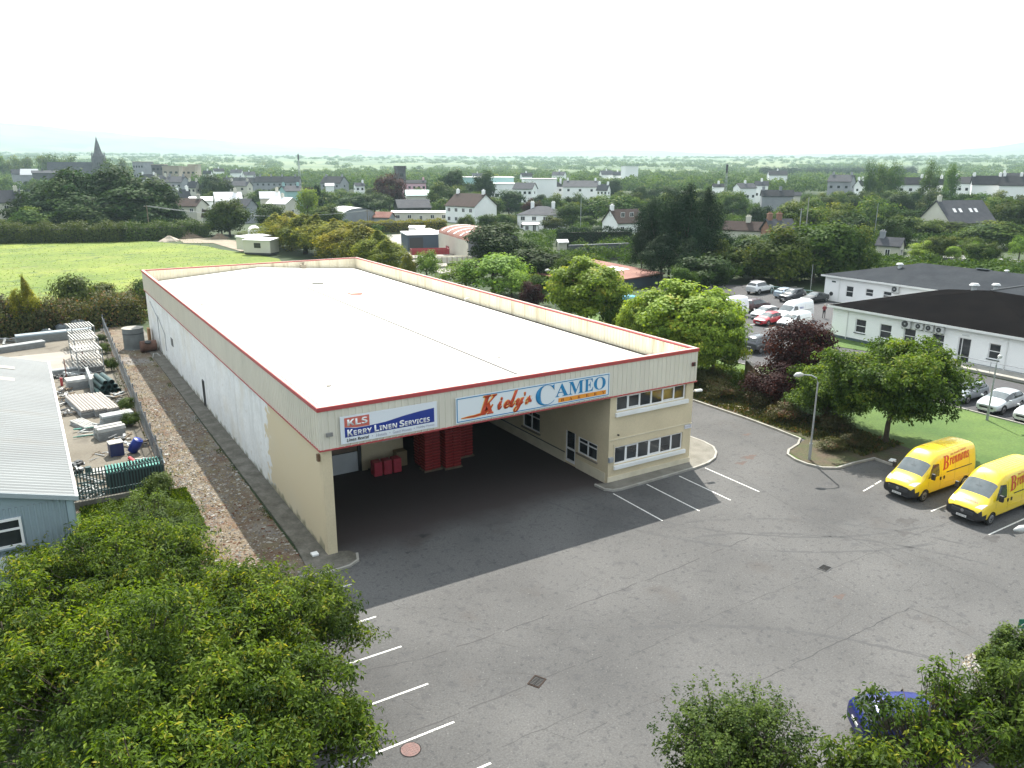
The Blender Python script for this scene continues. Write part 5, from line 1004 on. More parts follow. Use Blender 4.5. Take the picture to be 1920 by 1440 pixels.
# dark pines right of centre
for px, dep, top, w in ((1228, 130, 355, 90), (1332, 126, 350, 90), (1235, 128, 372, 80), (1265, 124, 336, 105), (1295, 122, 342, 100), (1320, 128, 368, 70), (1212, 126, 420, 60), (1250, 118, 440, 90), (1300, 116, 445, 80)):
    ptree('pine', px, dep, top, w, {1228: 'broad left tall pine', 1332: 'broad right tall pine', 1235: 'left tall pine with blunt top', 1265: 'tallest pine at the centre', 1295: 'tall pine right of the tallest', 1320: 'rightmost tall pine', 1212: 'shorter leftmost pine', 1250: 'low front pine left', 1300: 'low front pine right'}[px]+' of the dark group by the white gabled house', 'group of very tall dark pines')
for px, dep, top, w, k, lb in ((1545, 122, 418, 150, 'oak', 'broad green tree above the far end of the car park'), (1480, 118, 432, 120, 'oak', 'bushy grey-green tree left of the broad green one above the car park'), (1600, 122, 418, 110, 'oak', 'dense green tree behind the left end of the far clinic wing'), (1385, 124, 466, 90, 'oak', 'spreading grey-green tree behind the white off-road car'), (1430, 126, 452, 100, 'dark', 'shadowy dark tree behind the white off-road car'),
        (1330, 110, 480, 110, 'dark', 'dark low tree right of the rusty roofed shed'), (1290, 104, 505, 60, 'oak', 'small grey-green tree beside the dark wall of the rusty shed'), (1640, 128, 462, 60, 'oak', 'small tree over the ridge of the far clinic wing'), (1500, 124, 488, 90, 'dark', 'low dark thicket behind the pale parked cars'), (1560, 126, 486, 80, 'dark', 'low dark thicket behind the dark parked cars'),
        (1370, 122, 495, 70, 'dark', 'low dark thicket at the corner of the car park')): ptree(k, px, dep, top, w, lb)
# ---------------------------------------------------------------- white clinic: two hipped wings
dr = mat('charcoal_roof_sheet', (.032, .036, .042), .85, (.045, .05, .056), .5, .7, spec=.02, fine=.08, fscale=3, stretch=(1, 1, 1))
drk = mat('near_black_roof_sheet', (.007, .0065, .007), .95, (.011, .010, .010), .4, .7, spec=0); fasc = mat('dark_eaves_board', (.03, .045, .05), .5); pl = mat('dark_plinth_paint', (.07, .10, .11), .8)
def hiproof(b, x0, x1, y0, y1, z0, rise, ov=.45, axis='y', th=.12):
    x0 -= ov; x1 += ov; y0 -= ov; y1 += ov; hw = min(x1-x0, y1-y0)/2; xm, ym = (x0+x1)/2, (y0+y1)/2; z1 = z0+rise
    r = [(xm, y0+hw, z1), (xm, y1-hw, z1)] if axis == 'y' else [(x0+hw, ym, z1), (x1-hw, ym, z1)]
    V = [(x0, y0, z0), (x1, y0, z0), (x1, y1, z0), (x0, y1, z0)]+r
    Fs = [(0, 1, 4), (1, 2, 5, 4), (2, 3, 5), (3, 0, 4, 5)] if axis == 'y' else [(3, 0, 4), (0, 1, 5, 4), (1, 2, 5), (2, 3, 4, 5)]
    b.add(V, Fs); b.add([(x, y, z0-th) for x, y, z in V[:4]]+[(x, y, z0-.001) for x, y, z in V[:4]], [(0, 3, 2, 1), (0, 1, 5, 4), (1, 2, 6, 5), (2, 3, 7, 6), (3, 0, 4, 7)])
    return r
def ac(parent, x, y, z, big=False):
    b = MB(); w, h, d = (.8, .62, .32) if not big else (.95, .85, .36)
    b.box(x-d, x, y-w/2, y+w/2, z, z+h); o = b.build('air_conditioner', mat('ac_casing', (.52, .53, .52), .5) if 'ac_casing' not in bpy.data.materials else bpy.data.materials['ac_casing'], parent, bevel=.02)
    MB().tube([(x-d-.001, y+.08, z+h/2), (x-d-.015, y+.08, z+h/2)], h*.40, 18).build('fan_grille', M['darkm'], o)
    MB().tube([(x-d-.017, y+.08, z+h/2), (x-d-.03, y+.08, z+h/2)], h*.12, 10).build('fan_hub', M['steel'], o)
    b = MB(); b.box(x-d, x, y-w/2+.1, y-w/2+.14, z-.08, z); b.box(x-d, x, y+w/2-.14, y+w/2-.1, z-.08, z); b.build('bracket', M['darkm'], o)
ca = thing('clinic_building', 'near white single-storey wing with black hipped roof and four air conditioners under the eaves', 'building')
X = 64.0; ops = []; yA = 20.2; H0 = 3.35
wins = [(17.35, 16.1, 1.0, 2.45), (14.5, 13.2, .92, 2.4), (11.85, 10.6, .92, 2.4), (8.95, 7.7, .92, 2.4), (3.5, 2.45, 1.0, 2.45)]
ops = [(yA-a, yA-b_, z0, z1) for a, b_, z0, z1 in wins]+[(yA-6.35, yA-5.1, .3, 2.5)]
b = MB(); wall(b, (X, yA), (X, -16), .3, H0, .3, ops); wall(b, (X+22, yA), (X+.3, yA), .3, H0, .3); fixn(b.build('wall', M['whiteren'], ca))
b = MB(); b.box(X-.02, X+.3, -16, yA+.02, 0, .3); b.box(X+.3, X+22, yA-.3, yA+.02, 0, .3); b.build('plinth', pl, ca)
for a, b_, z0, z1 in wins:
    window(ca, (X, yA), (0, -1), (-1, 0), yA-a, yA-b_, z0, z1, fr=.07, hsplit=[.5], inset=.13)
    MB().box(X-.07, X-.002, b_-.06, a+.06, z0-.09, z0-.01).build('window_sill', fasc, ca)
d = MB(); d.box(X+.08, X+.14, 5.1, 5.2, .3, 2.5); d.box(X+.08, X+.14, 6.25, 6.35, .3, 2.5); d.box(X+.08, X+.14, 5.2, 6.25, 2.4, 2.5); d.box(X+.085, X+.135, 5.95, 6.02, .3, 2.4)
do = d.build('door', M['upvc'], ca); MB().box(X+.095, X+.12, 5.2, 6.25, .3, 2.4).build('pane', M['glass'], do); MB().box(X-.06, X-.002, 5.4, 6.05, 2.68, 2.8).build('sign_board', mat('door_sign_pale', (.66, .68, .67), .5), ca)
for i, y in enumerate((11.55, 10.2, 9.15, 8.1)): ac(ca, X-.02, y, 2.55 if i else 2.45, i == 0)
for y in (18.3, 1.9): MB().tube([(X-.06, y, .1), (X-.06, y, H0-.02)], .045, 8).build('downpipe', M['white'], ca)
b = MB(); hiproof(b, X, X+21.4, -1.1, yA, H0+.12, 2.15, axis='x'); fixn(b.build('roof', drk, ca)); 
b = MB(); b.box(X-.47, X-.45, -1.55, yA+.45, H0-.1, H0+.135); b.box(X-.45, X+20, yA+.452, yA+.47, H0-.1, H0+.135); b.build('gutter', M['white'], ca)
b = MB(); b.add([(X-.45, -1.2, H0+.02), (X-.45, -16, H0+.02), (X+10, -16, H0+1.9), (X+10, -1.2, H0+1.9)], [(0, 1, 2, 3)]); b.build('roof', dr, ca)
b = MB()
b.tube([(X+10.7, 9.55, 5.62), (X+20, 9.55, 5.62)], .09, 6); b.build('ridge_cap', M['darkm'], ca)
cb_ = thing('clinic_building', 'far white single-storey wing with broad charcoal hipped roof and roof lights', 'building')
XB, yB = 84.4, 36.7; wins = [(33.3, 32.15, .9, 2.4), (30.35, 29.2, 1.4, 2.4), (27.8, 26.6, 1.4, 2.4)]
ops = [(yB-a, yB-b_, z0, z1) for a, b_, z0, z1 in wins]; b = MB(); wall(b, (XB, yB), (XB, -10), 0, 3.4, .3, ops); wall(b, (XB+17, yB), (XB+.3, yB), 0, 3.4, .3); fixn(b.build('wall', M['whiteren'], cb_))
for a, b_, z0, z1 in wins: window(cb_, (XB, yB), (0, -1), (-1, 0), yB-a, yB-b_, z0, z1, fr=.08, hsplit=[.5], inset=.1)
ac(cb_, XB-.02, 26.0, 2.45, True)
b = MB(); hiproof(b, XB, XB+17, -14, yB, 3.52, 1.95, axis='y'); fixn(b.build('roof', dr, cb_))
b = MB(); b.box(XB-.47, XB-.45, -14, yB+.45, 3.3, 3.53); b.build('gutter', M['white'], cb_); MB().tube([(XB-.06, 34.3, 0), (XB-.06, 34.3, 3.3)], .045, 8).build('downpipe', M['white'], cb_)
MB().tube([(XB-.02, 35.5, 1.0), (XB-.06, 35.5, 1.0)], .28, 14).build('wall_clock', M['black'], cb_); MB().box(XB-.03, XB-.002, 35.0, 35.6, 2.6, 2.8).build('wall_sign', fasc, cb_)
for x, y in ((93, 20), (98.5, 22), (99, 13)):
    z = 3.5+1.95*(1-abs(x-92.9)/8.95); s = -1 if x > 92.9 else 1
    MB().obox((x, y, z+.06), (1.2, 1.5, .1), Matrix.Rotation(-s*.215, 3, 'Y')).build('roof_light', mat('roof_light_pane', (.22, .24, .26), .15) if 'roof_light_pane' not in bpy.data.materials else bpy.data.materials['roof_light_pane'], cb_)
def vent(par, x, y, z, s=1): MB().tube([(x, y, z-.2), (x, y, z+.3*s), (x, y, z+.32*s), (x, y, z+.5*s)], [.22*s, .22*s, .45*s, .3*s], 14).build('roof_vent', mat('pale_roof_vent', (.5, .52, .52), .4) if 'pale_roof_vent' not in bpy.data.materials else bpy.data.materials['pale_roof_vent'], par)
vent(cb_, 90.0, 29.5, 4.95, 1.1); vent(cb_, 94.5, 18.0, 5.2, .7); vent(ca, X+14, 13, 5.1, 1.2); vent(ca, X+14.5, 11, 5.4, 1.0)
# ramp and rails beside the clinic door
tag(fixn(MB().prism([(61.6, -16), (63.95, -16), (63.95, 8), (61.9, 8), (61.6, 6.6)], 0, .24).build('ramp', M['kerb'])), kind='structure')
r = thing('handrail', 'grey steel handrail along the ramp at the clinic door', 'handrail', (61.8, 0, .2)); b = MB()
for y in (7.6, 5.0, 2.0, -1.4, -4.8): b.tube([(0, y, 0), (0, y, 1.0)], .025, 6)
b.build('posts', M['steel'], r); MB().tube([(0, 7.6, 1.0), (0, -4.8, 1.0)], .03, 6).build('top_rail', M['steel'], r); MB().tube([(0, 7.6, .55), (0, -4.8, .55)], .02, 6).build('lower_rail', M['steel'], r)
r = thing('handrail', 'pale green rail fence at the far clinic wing corner behind the parked cars', 'handrail', (82.2, 44, .0)); b = MB()
for i in range(4): b.tube([(0+i*.5, -i*2.0, 0), (0+i*.5, -i*2.0, 1.1)], .03, 6)
b.build('posts', M['teal'], r)
for z in (.6, 1.1): MB().tube([(0, 0, z), (1.5, -6, z)], .03, 6).build('rail', M['teal'], r)
# ---------------------------------------------------------------- lamp posts
def lamp(loc, h, rz, label, arm=1.0, cat='street lamp', group=None, head=.55):
    o = thing('street_lamp', label, cat, loc, rz, group); b = MB(); b.tube([(0, 0, 0), (0, 0, 1.1)], .095, 10); b.build('base', M['steel'], o)
    MB().tube([(0, 0, 1.1), (0, 0, h-.5), (arm*.12, 0, h-.2), (arm*.45, 0, h-.03), (arm, 0, h+.02)], [.065, .05, .045, .04, .035], 8).build('post', M['steel'], o)
    MB().tube([(arm-.05, 0, h), (arm+head*.25, 0, h+.03), (arm+head*.7, 0, h), (arm+head, 0, h-.05)], [.07, .15, .14, .04], 10).build('lamp_head', mat('lamp_casing', (.45, .46, .45), .4) if 'lamp_casing' not in bpy.data.materials else bpy.data.materials['lamp_casing'], o, smooth=True); return o
lamp((30.3, -3.55, .08), 5.55, math.radians(150), 'grey street lamp standing on the kerbed island left of the yellow vans')
lamp((48.3, -5.0, .05), 4.7, math.radians(10), 'slim grey lamp post on the lawn in front of the pale silver car', arm=.35, head=.3)
lamp(tuple(G(1041, 600))[:2]+(0,), 6.0, 2.6, 'thin lamp post between the purple shrub and the upright bright maple', arm=.8)
# lamp head reaching in from the right edge, in front of the second van
p = A(1925, 992, 30); lamp((p.x+1.35, p.y-.9, 0), p.z, math.atan2(.9, -1.35), 'pale weathered lamp head reaching in at the right edge below the yellow vans', arm=1.35, head=.75)
# green arrow sign at the right edge
p = A(1917, 1171, 30); s = thing('direction_sign', 'small green sign with a white arrow at the right edge above the foliage', 'sign', (p.x+.12, p.y, 0)); s.rotation_euler = (0, 0, -.555)
MB().tube([(0, .03, 0), (0, .03, p.z+.1)], .035, 8).build('post', M['steel'], s); MB().box(-.22, .34, -.02, 0, p.z-.2, p.z+.2).build('sign_plate', mat('sign_green', (.01, .12, .07), .5), s)
ab = MB(); ab.add([(-.13, -.026, p.z-.06), (-.11, -.026, p.z-.09), (.04, -.026, p.z+.03), (.02, -.026, p.z+.06)], [(0, 1, 2, 3)]); ab.add([(.0, -.026, p.z+.08), (.07, -.026, p.z-.01), (.14, -.026, p.z+.1)], [(0, 1, 2)]); ab.build('arrow', wt, s)
# manhole and drains
def disc(x, y, r, z, n=28): return [(x+r*math.cos(2*math.pi*k/n), y+r*math.sin(2*math.pi*k/n), z) for k in range(n)]
o = thing('manhole_cover', 'round reddish manhole cover beside the parking bay lines', 'manhole cover', (-1.99, -13.75, 0)); MB().poly(disc(0, 0, .345, .010)).build('rim', mat('matte_iron', (.03, .03, .03), .95, spec=.1), o)
b = MB(); b.poly(disc(0, 0, .31, .014)); mc = b.build('lid', mat('rusty_pink_lid', (.17, .095, .085), .8, (.12, .08, .075), 9, .7), o); b = MB()
for i in range(-2, 3): 
    for j in range(-2, 3): b.box(i*.1-.03, i*.1+.03, j*.1-.03, j*.1+.03, .014, .02)
b.build('raised_pattern', bpy.data.materials['rusty_pink_lid'], mc)
for (x, y, ang, lb) in ((3.34, -13.0, .5, 'rusty square drain grate in the middle of the yard, nearest the camera'), (19.35, -13.04, .2, 'small dark drain grate far across the yard towards the vans')):
    o = thing('drain_grate', lb, 'drain', (x, y, 0), ang, None); b = MB(); b.box(-.3, .3, -.24, -.2, 0, .02); b.box(-.3, .3, .2, .24, 0, .02); b.box(-.3, -.26, -.2, .2, 0, .02); b.box(.26, .3, -.2, .2, 0, .02); b.build('frame', mat('rusty_iron', (.045, .032, .026), .95, spec=.1) if x < 5 else M['darkm'], o)
    b = MB(); [b.box(-.24+i*.075, -.2+i*.075, -.2, .2, .001, .018) for i in range(7)]; b.box(-.24, .25, -.02, .02, .002, .0175); b.build('grating', bpy.data.materials['matte_iron'], o); MB().box(-.26, .26, -.2, .2, -.01, .006).build('pit', M['black'], o)
# ---------------------------------------------------------------- boundary wall, old wall under purple tree
def wallthing(name, label, pts, h, th, m, cap=None, z=0):
    o = thing(name, label, 'wall', (pts[0][0], pts[0][1], z)); b = MB(); c = MB(); q = [Vector((x-pts[0][0], y-pts[0][1])) for x, y in pts]
    for a, d in zip(q, q[1:]):
        t = (d-a); L_ = t.length; an = math.atan2(t.y, t.x); m_ = (a+d)/2; R = Matrix.Rotation(an, 3, 'Z'); b.obox((m_.x, m_.y, h/2), (L_, th, h), R); c.obox((m_.x, m_.y, h+.03), (L_+.02, th+.08, .06), R)
    b.build('wall_face', m, o); c.build('coping', cap or m, o); return o
wallthing('boundary_wall', 'old yellowish rendered wall under the purple tree beside the road', [(41.6, 12.0), (39.0, 8.2), (37.6, 4.4)], 1.9, .25, mat('mouldy_yellow_render', (.36, .30, .17), .9, (.14, .12, .07), 1.2, .9), M['kerb'])
# timber edging pieces on the verge
for i, (a, c_, lb) in enumerate((((34.2, 8.2), (35.9, 4.6), 'longest pale timber rail lying on the verge by the kerb'), ((34.6, 6.4), (35.3, 3.6), 'shorter pale timber rail on the verge nearer the lamp post'))):
    b = MB(); t = Vector(c_)-Vector(a); m_ = (Vector(a)+Vector(c_))/2; b.obox((m_.x, m_.y, .14), (t.length, .12, .08), Matrix.Rotation(math.atan2(t.y, t.x), 3, 'Z')); tag(b.build('timber_rail', mat('pale_old_timber', (.36, .31, .22), .9) if i == 0 else bpy.data.materials['pale_old_timber']), lb, 'timber', 'timber rails on the verge')
# rubbish on the island kerb
tag(MB().obox((34.5, -6.5, .16), (.5, .35, .1), Matrix.Rotation(.3, 3, 'Z')).build('plastic_bag', M['white'], bevel=.04), 'small white litter on the bed beside the tree trunk and yellow van', 'litter')
# ---------------------------------------------------------------- blue-grey shed on the left
sh = thing('storage_shed', 'blue-grey ribbed metal shed with white sheet roof at the left edge', 'shed', (0, 0, 0)); sm_ = mat('blue_grey_shed_cladding', (.27, .34, .38), .5, (.23, .29, .33), .4, .6); srf = mat('pale_ribbed_shed_roof', (.17, .188, .192), .6, (.13, .145, .15), .4, .8, stretch=(.3, 1, 1))
mixnode(srf, noise_mask(srf, .5, .56, .7, stretch=(.15, 1.6, 1), amount=.5), (.13, .13, .12))
SX, Y0s, Y1s, ZE = -9.98, 0.0, 25.3, 5.42; SLP = .28
def zr(x): return ZE+(SX-x)*SLP
ops = [(-11.85+24, -12.85+24), ]
b = MB(); ribs(b, (-24, Y0s), (SX, Y0s), 0, ZE-.02, pitch=.2, rw=.045, rd=.03); b.add([(-24, Y0s, ZE-.02), (SX, Y0s, ZE-.02), (-24, Y0s, zr(-24)-.05)], [(0, 1, 2)]); b.build('front_cladding', sm_, sh)
b = MB(); ribs(b, (SX, Y0s), (SX, Y1s), 0, ZE-.05, pitch=.2, rw=.045, rd=.03); b.build('side_cladding', sm_, sh)
b = MB(); n = 78; V = []; 
for i in range(n*4+1):
    y = Y0s-.15+(Y1s-Y0s+.3)*i/(n*4); d_ = (0, .0, .055, .055)[i % 4]; V += [(SX+.14, y, ZE+d_-.04), (-24, y, zr(-24)+d_)]
b.add(V, [(2*i, 2*i+2, 2*i+3, 2*i+1) for i in range(n*4)]); b.build('roof', srf, sh)
MB().box(SX+.10, SX+.2, Y0s-.16, Y1s+.15, ZE-.16, ZE+.035).build('eaves_flashing', M['white'], sh)
b = MB(); b.add([(SX+.2, Y0s-.18, ZE-.16), (SX+.2, Y0s-.18, ZE+.03), (-24, Y0s-.18, zr(-24)+.07), (-24, Y0s-.18, zr(-24)-.12), (SX+.2, Y0s-.151, ZE-.16), (SX+.2, Y0s-.151, ZE+.03), (-24, Y0s-.151, zr(-24)+.07), (-24, Y0s-.151, zr(-24)-.12)], [(0, 1, 2, 3), (7, 6, 5, 4), (1, 5, 6, 2), (0, 3, 7, 4)]); b.build('verge_flashing', mat('grey_verge', (.33, .38, .41), .5), sh)
b = MB()
for y in (18.8, 21.9): b.add([(x, yy, zr(x)+.045+dz) for x in (-11.7, -13.4) for yy in (y, y+.75) for dz in (0, .012)], [(1, 3, 7, 5), (0, 2, 3, 1), (4, 5, 7, 6)])
b.build('roof_light', mat('dirty_translucent_sheet', (.24, .22, .19), .6), sh)
MB().box(SX-.25, SX-.02, Y0s-.06, Y0s-.03, 0, ZE-.1).build('corner_trim', mat('pale_corner_trim', (.30, .39, .44), .5), sh)
for x0, x1, z0, z1, hs in ((-14.2, -11.78, 3.86, 5.02, [.62]), (-15, -12.55, 1.2, 2.35, [.6])):
    f = MB(); f.box(x0, x1, -.1, -.04, z0, z0+.09); f.box(x0, x1, -.1, -.04, z1-.09, z1); f.box(x0, x0+.09, -.1, -.04, z0+.09, z1-.09); f.box(x1-.09, x1, -.1, -.04, z0+.09, z1-.09); zz = z0+(z1-z0)*hs[0]; f.box(x0+.09, x1-.09, -.1, -.04, zz-.04, zz+.04); f.box((x0+x1)/2-.04, (x0+x1)/2+.04, -.1, -.04, z0+.09, zz-.04); w_ = f.build('window', M['upvc'], sh)
    MB().box(x0+.05, x1-.05, -.06, -.035, z0+.05, z1-.05).build('pane', M['glass'], w_); MB().box(x0-.06, x1+.06, -.13, -.03, z0-.07, z0-.005).build('window_sill', mat('grey_sill', (.3, .36, .4), .6), sh)
sb_ = MB().box(-15.4, -11.5, -.1, -.05, 2.9, 3.52).build('sign_board', mat('sign_pale_board', (.62, .68, .72), .5), sh)
b = MB(); n = 40; R1, R2 = .25, .215; cx, cz = -12.17, 3.2
for i in range(n):
    if i in (0, 1, 39, 20): continue
    a, c_ = 2*math.pi*i/n, 2*math.pi*(i+1)/n; b.add([(cx+R1*math.cos(a), -.106, cz+R1*math.sin(a)), (cx+R1*math.cos(c_), -.106, cz+R1*math.sin(c_)), (cx+R2*math.cos(c_), -.106, cz+R2*math.sin(c_)), (cx+R2*math.cos(a), -.106, cz+R2*math.sin(a))], [(0, 1, 2, 3)])
b.build('round_emblem', blk, sb_); b = MB(); b.box(cx-.13, cx+.1, -.108, -.104, cz+.06, cz+.12); b.box(cx-.17, cx+.17, -.108, -.104, cz-.05, cz-.02); b.box(cx-.14, cx-.1, -.108, -.104, cz-.02, cz+.06); b.box(cx+.08, cx+.11, -.108, -.104, cz-.02, cz+.06); [b.box(cx-.13+i*.1, cx-.09+i*.1, -.108, -.104, cz-.13, cz-.09) for i in range(3)]; b.build('emblem_drawing', blk, sb_)
text('lettering', fancy('S', SAN), .16, .2, mat('dark_blue_letter', (.01, .02, .12), .5), sb_, (-12.98, -.106, 2.96), (1, 0, 0), (0, 0, 1))
# ---------------------------------------------------------------- palisade fence round the yard
gal = mat('galvanised_palisade', (.22, .25, .28), .5, (.15, .17, .19), 3, .5, metal=.3); dkp = mat('dark_green_palisade', (.045, .085, .085), .5)
def palisade(p0, p1, h, m, label, z=0, pitch=.155, dark=None):
    p0, p1 = Vector(p0), Vector(p1); t = p1-p0; L_ = t.length; t.normalize(); nn = Vector((-t.y, t.x)); o = thing('palisade_fence', label, 'fence', (p0.x, p0.y, z), math.atan2(t.y, t.x)); b = MB()
    n = int(L_/pitch)
    for i in range(n):
        x = i*pitch+.05; b.add([(x, -.02, .06), (x+.065, -.02, .06), (x+.065, -.02, h-.05), (x+.0325, -.02, h), (x, -.02, h-.05), (x, -.026, .06), (x+.065, -.026, .06), (x+.065, -.026, h-.05), (x+.0325, -.026, h), (x, -.026, h-.05)], [(0, 1, 2, 3, 4), (9, 8, 7, 6, 5)])
    b.build('pales', m, o)
    for zz in (h*.18, h*.82): MB().box(0, L_, -.018, .03, zz, zz+.05).build('rail', m, o)
    for i in range(int(L_/2.75)+1): x = min(i*2.75, L_-.06); MB().box(x, x+.06, .031, .11, -.05, h-.05).build('post', m, o)
    return o
palisade((-3.75, 64), (-5.1, 12.6), 1.95, gal, 'long galvanised palisade fence between storage yard and waste strip')
palisade((-9.9, 12.5), (-5.15, 12.55), 1.75, dkp, 'dark palisade fence on the low wall at the front of the storage yard', z=.38)
tag(fixn(MB().box(-9.95, -5.0, 12.3, 12.48, -.02, .38).build('low_wall', M['concrete'])), 'low concrete wall under the dark palisade at the front of the yard', 'wall')
# ---------------------------------------------------------------- things in the storage yard (z of yard = .02)
M['white'] = mat('grimy_white', (.42, .42, .40), .7, (.24, .235, .22), 2.5, .7)
Z0 = .022; gr2 = mat('green_painted_steel', (.03, .20, .16), .5, (.05, .26, .21), 2, .5); dkg = mat('dark_green_pipe', (.015, .05, .05), .5); pale = mat('pale_galvanised', (.28, .30, .30), .55, (.19, .205, .21), 2, .5); bl2 = mat('blue_plastic', (.01, .03, .22), .35)
o = thing('steel_rack', 'green ridged steel panel stack standing just behind the dark front fence', 'rack', (-8.0, 13.4, Z0)); b = MB()
for i in range(17): b.box(i*.168, i*.168+.09, 0, .03+1.35, 1.28-.0, 1.34)
b.build('top_slats', gr2, o); b = MB(); b.box(0, 2.9, 0, .05, 1.2, 1.279); b.box(0, 2.9, 1.33, 1.38, 1.2, 1.279)
for x in (.02, 2.82): b.box(x, x+.06, .02, .08, 0, 1.2); b.box(x, x+.06, 1.3, 1.36, 0, 1.2)
b.build('frame', dkp, o); MB().box(.1, 2.8, .1, 1.28, 0, 1.18).build('stacked_panels', mat('dark_stacked_panels', (.02, .025, .03), .7), o)
# blue barrel and blue box
o = thing('plastic_barrel', 'blue plastic barrel tilted against the fence beside the dark blue box', 'barrel', (-6.1, 20.2, Z0)); o.rotation_euler = (.25, .5, 0)
MB().tube([(0, 0, .12), (0, 0, .2), (0, 0, .4), (0, 0, .42), (0, 0, .75), (0, 0, .78), (0, 0, 1.02), (0, 0, 1.06)], [.28, .31, .31, .33, .33, .31, .31, .27], 18).build('drum', bl2, o, smooth=True); MB().tube([(.12, 0, 1.061), (.12, 0, 1.09)], .05, 8).build('cap', M['black'], o)
o = thing('plastic_crate', 'dark blue box with pale top beside the tilted blue barrel', 'box', (-6.95, 20.3, Z0), .1); MB().box(-.4, .4, -.4, .4, 0, .85).build('bin', mat('navy_plastic', (.012, .025, .10), .5), o, bevel=.02); MB().box(-.42, .42, -.42, .42, .851, .90).build('lid', M['white'], o)
# white sheet, red roll, tyres, wheel
tag(MB().obox((-8.1, 17.6, .08), (1.7, 1.0, .05), Matrix.Rotation(-.25, 3, 'Z')).build('white_board', M['white']), 'white rectangular board lying flat on the yard', 'board')
tag(MB().tube([(-8.75, 17.5, Z0), (-8.75, 17.5, .5)], .17, 12).build('bucket', dkg), 'dark green bucket standing at the end of the white board', 'bucket')
tag(MB().tube([(-6.35, 18.9, .14), (-6.0, 17.0, .14)], .12, 10).build('red_roll', M['red']), 'red tube lying on the ground below the blue barrel', 'tube')
def tyre(x, y, z, label, rot=None, m=None, r=.34):
    b = MB(); n = 20; V = []; k = 8
    for i in range(n):
        a = 2*math.pi*i/n
        for j in range(k): c_ = 2*math.pi*j/k; rr = r-.09+.09*math.cos(c_); V.append((rr*math.cos(a), rr*math.sin(a), .09*math.sin(c_)))
    b.add(V, [(i*k+j, ((i+1) % n)*k+j, ((i+1) % n)*k+(j+1) % k, i*k+(j+1) % k) for i in range(n) for j in range(k)]); o = b.build('tyre', m or M['rubber'], smooth=True, loc=(x, y, z)); tag(o, label, 'tyre')
    if rot: o.rotation_euler = rot
    return o
tyre(-7.4, 15.5, .12, 'pale ring-shaped wheel rim lying on the dark scrap pile', m=M['white'], r=.3)
tyre(-9.2, 14.7, .14, 'black tyre lying next to the shed wall, left one'); tyre(-8.75, 15.2, .14, 'black tyre lying next to the shed wall, right one')
# scrap piles: each clearly visible bar is a thing; tangles are one pile each
def pile(name, label, cx, cy, n, sx_, sy_, mats, seed, ln=(.6, 1.8), th=(.03, .08), cat='scrap', z=Z0, zz=.35):
    rs = random.Random(seed); o = thing(name, label, cat, (cx, cy, z))
    for k, m_ in enumerate(mats):
        b = MB()
        for i in range(n//len(mats)):
            a = rs.uniform(0, 3.14); L_ = rs.uniform(*ln); t = rs.uniform(*th); R = Matrix.Rotation(a, 3, 'Z')@Matrix.Rotation(rs.uniform(-.2, .2), 3, 'Y'); b.obox((rs.uniform(-sx_, sx_), rs.uniform(-sy_, sy_), t+rs.uniform(0, zz)), (L_, t*rs.choice((1, 2)), t), R)
        b.build('bars', m_, o)
    return o
pile('scrap_pile', 'tangle of pale bent brackets behind the front fence near the shed', -9.0, 13.7, 30, .7, .6, [M['white'], dkp, pale], 1, (.3, .9), (.04, .1), zz=.7)
pile('scrap_pile', 'dark heap of bars and offcuts behind the green steel rack', -6.9, 15.8, 26, 1.1, .6, [M['darkm'], M['steel'], M['bark']], 2)
pile('scrap_pile', 'dark machine parts lying against the shed wall', -9.4, 18.6, 16, .45, .5, [M['darkm'], M['steel']], 3, (.3, .8), (.08, .16))
pile('scrap_pile', 'grey sacks and white brackets beside the palisade fence', -5.7, 16.6, 18, .3, 1.2, [pale, M['concrete'], M['white']], 4, (.3, .9), (.06, .16))
pile('scrap_pile', 'loose green and white frames in the middle of the yard', -7.3, 26.0, 24, 1.0, 1.0, [M['white'], gr2, pale], 5, (.8, 1.9), (.04, .08))
pile('scrap_pile', 'jumble of pale offcuts against the fence by the dark pipes', -5.5, 33.6, 22, .35, 1.6, [pale, M['wood'], M['white']], 6, (.4, 1.3), (.04, .1))
pile('scrap_pile', 'heap of grey metal parts behind the square pallet of white panels', -7.4, 42.6, 22, 1.3, .6, [M['steel'], pale, M['darkm']], 9, (.5, 1.6), (.05, .12))
pile('scrap_pile', 'low heap of dark pallets and bars beside the shed eaves', -9.1, 35.5, 18, .5, 1.3, [M['darkm'], M['wood'], M['white']], 10, (.5, 1.4), (.05, .12))
pile('scrap_pile', 'mixed boards and frames at the back fence corner of the yard', -10.6, 62.6, 26, 2.6, .8, [pale, M['wood'], M['steel'], M['white']], 12, (.8, 2.6), (.05, .14))
pile('scrap_pile', 'thin rods scattered on the yard between blue box and white board', -7.6, 20.6, 12, 1.0, .9, [M['steel'], M['wood']], 13, (.3, 1.2), (.02, .04), zz=.02)
for k_, (x_, y_, lb_) in enumerate(((-6.4, 30.0, 'in front of the right ribbed bundle'), (-9.2, 31.5, 'left of the ribbed bundles by the shed'), (-8.9, 38.3, 'beside the square white pallet'), (-6.3, 23.0, 'behind the dark blue box'), (-5.6, 21.2, 'under the tilted blue barrel'), (-7.0, 48.0, 'before the slatted cages'), (-9.4, 44.0, 'by the left rusty post'), (-12.5, 60.0, 'among the long beams at the back'))):
    pile('scrap_pile', 'small clutter of offcuts '+lb_, x_, y_, 20, .55, .5, [M['wood'], M['steel'], M['white'], M['darkm']], 40+k_, (.2, .9), (.03, .09), zz=.25)
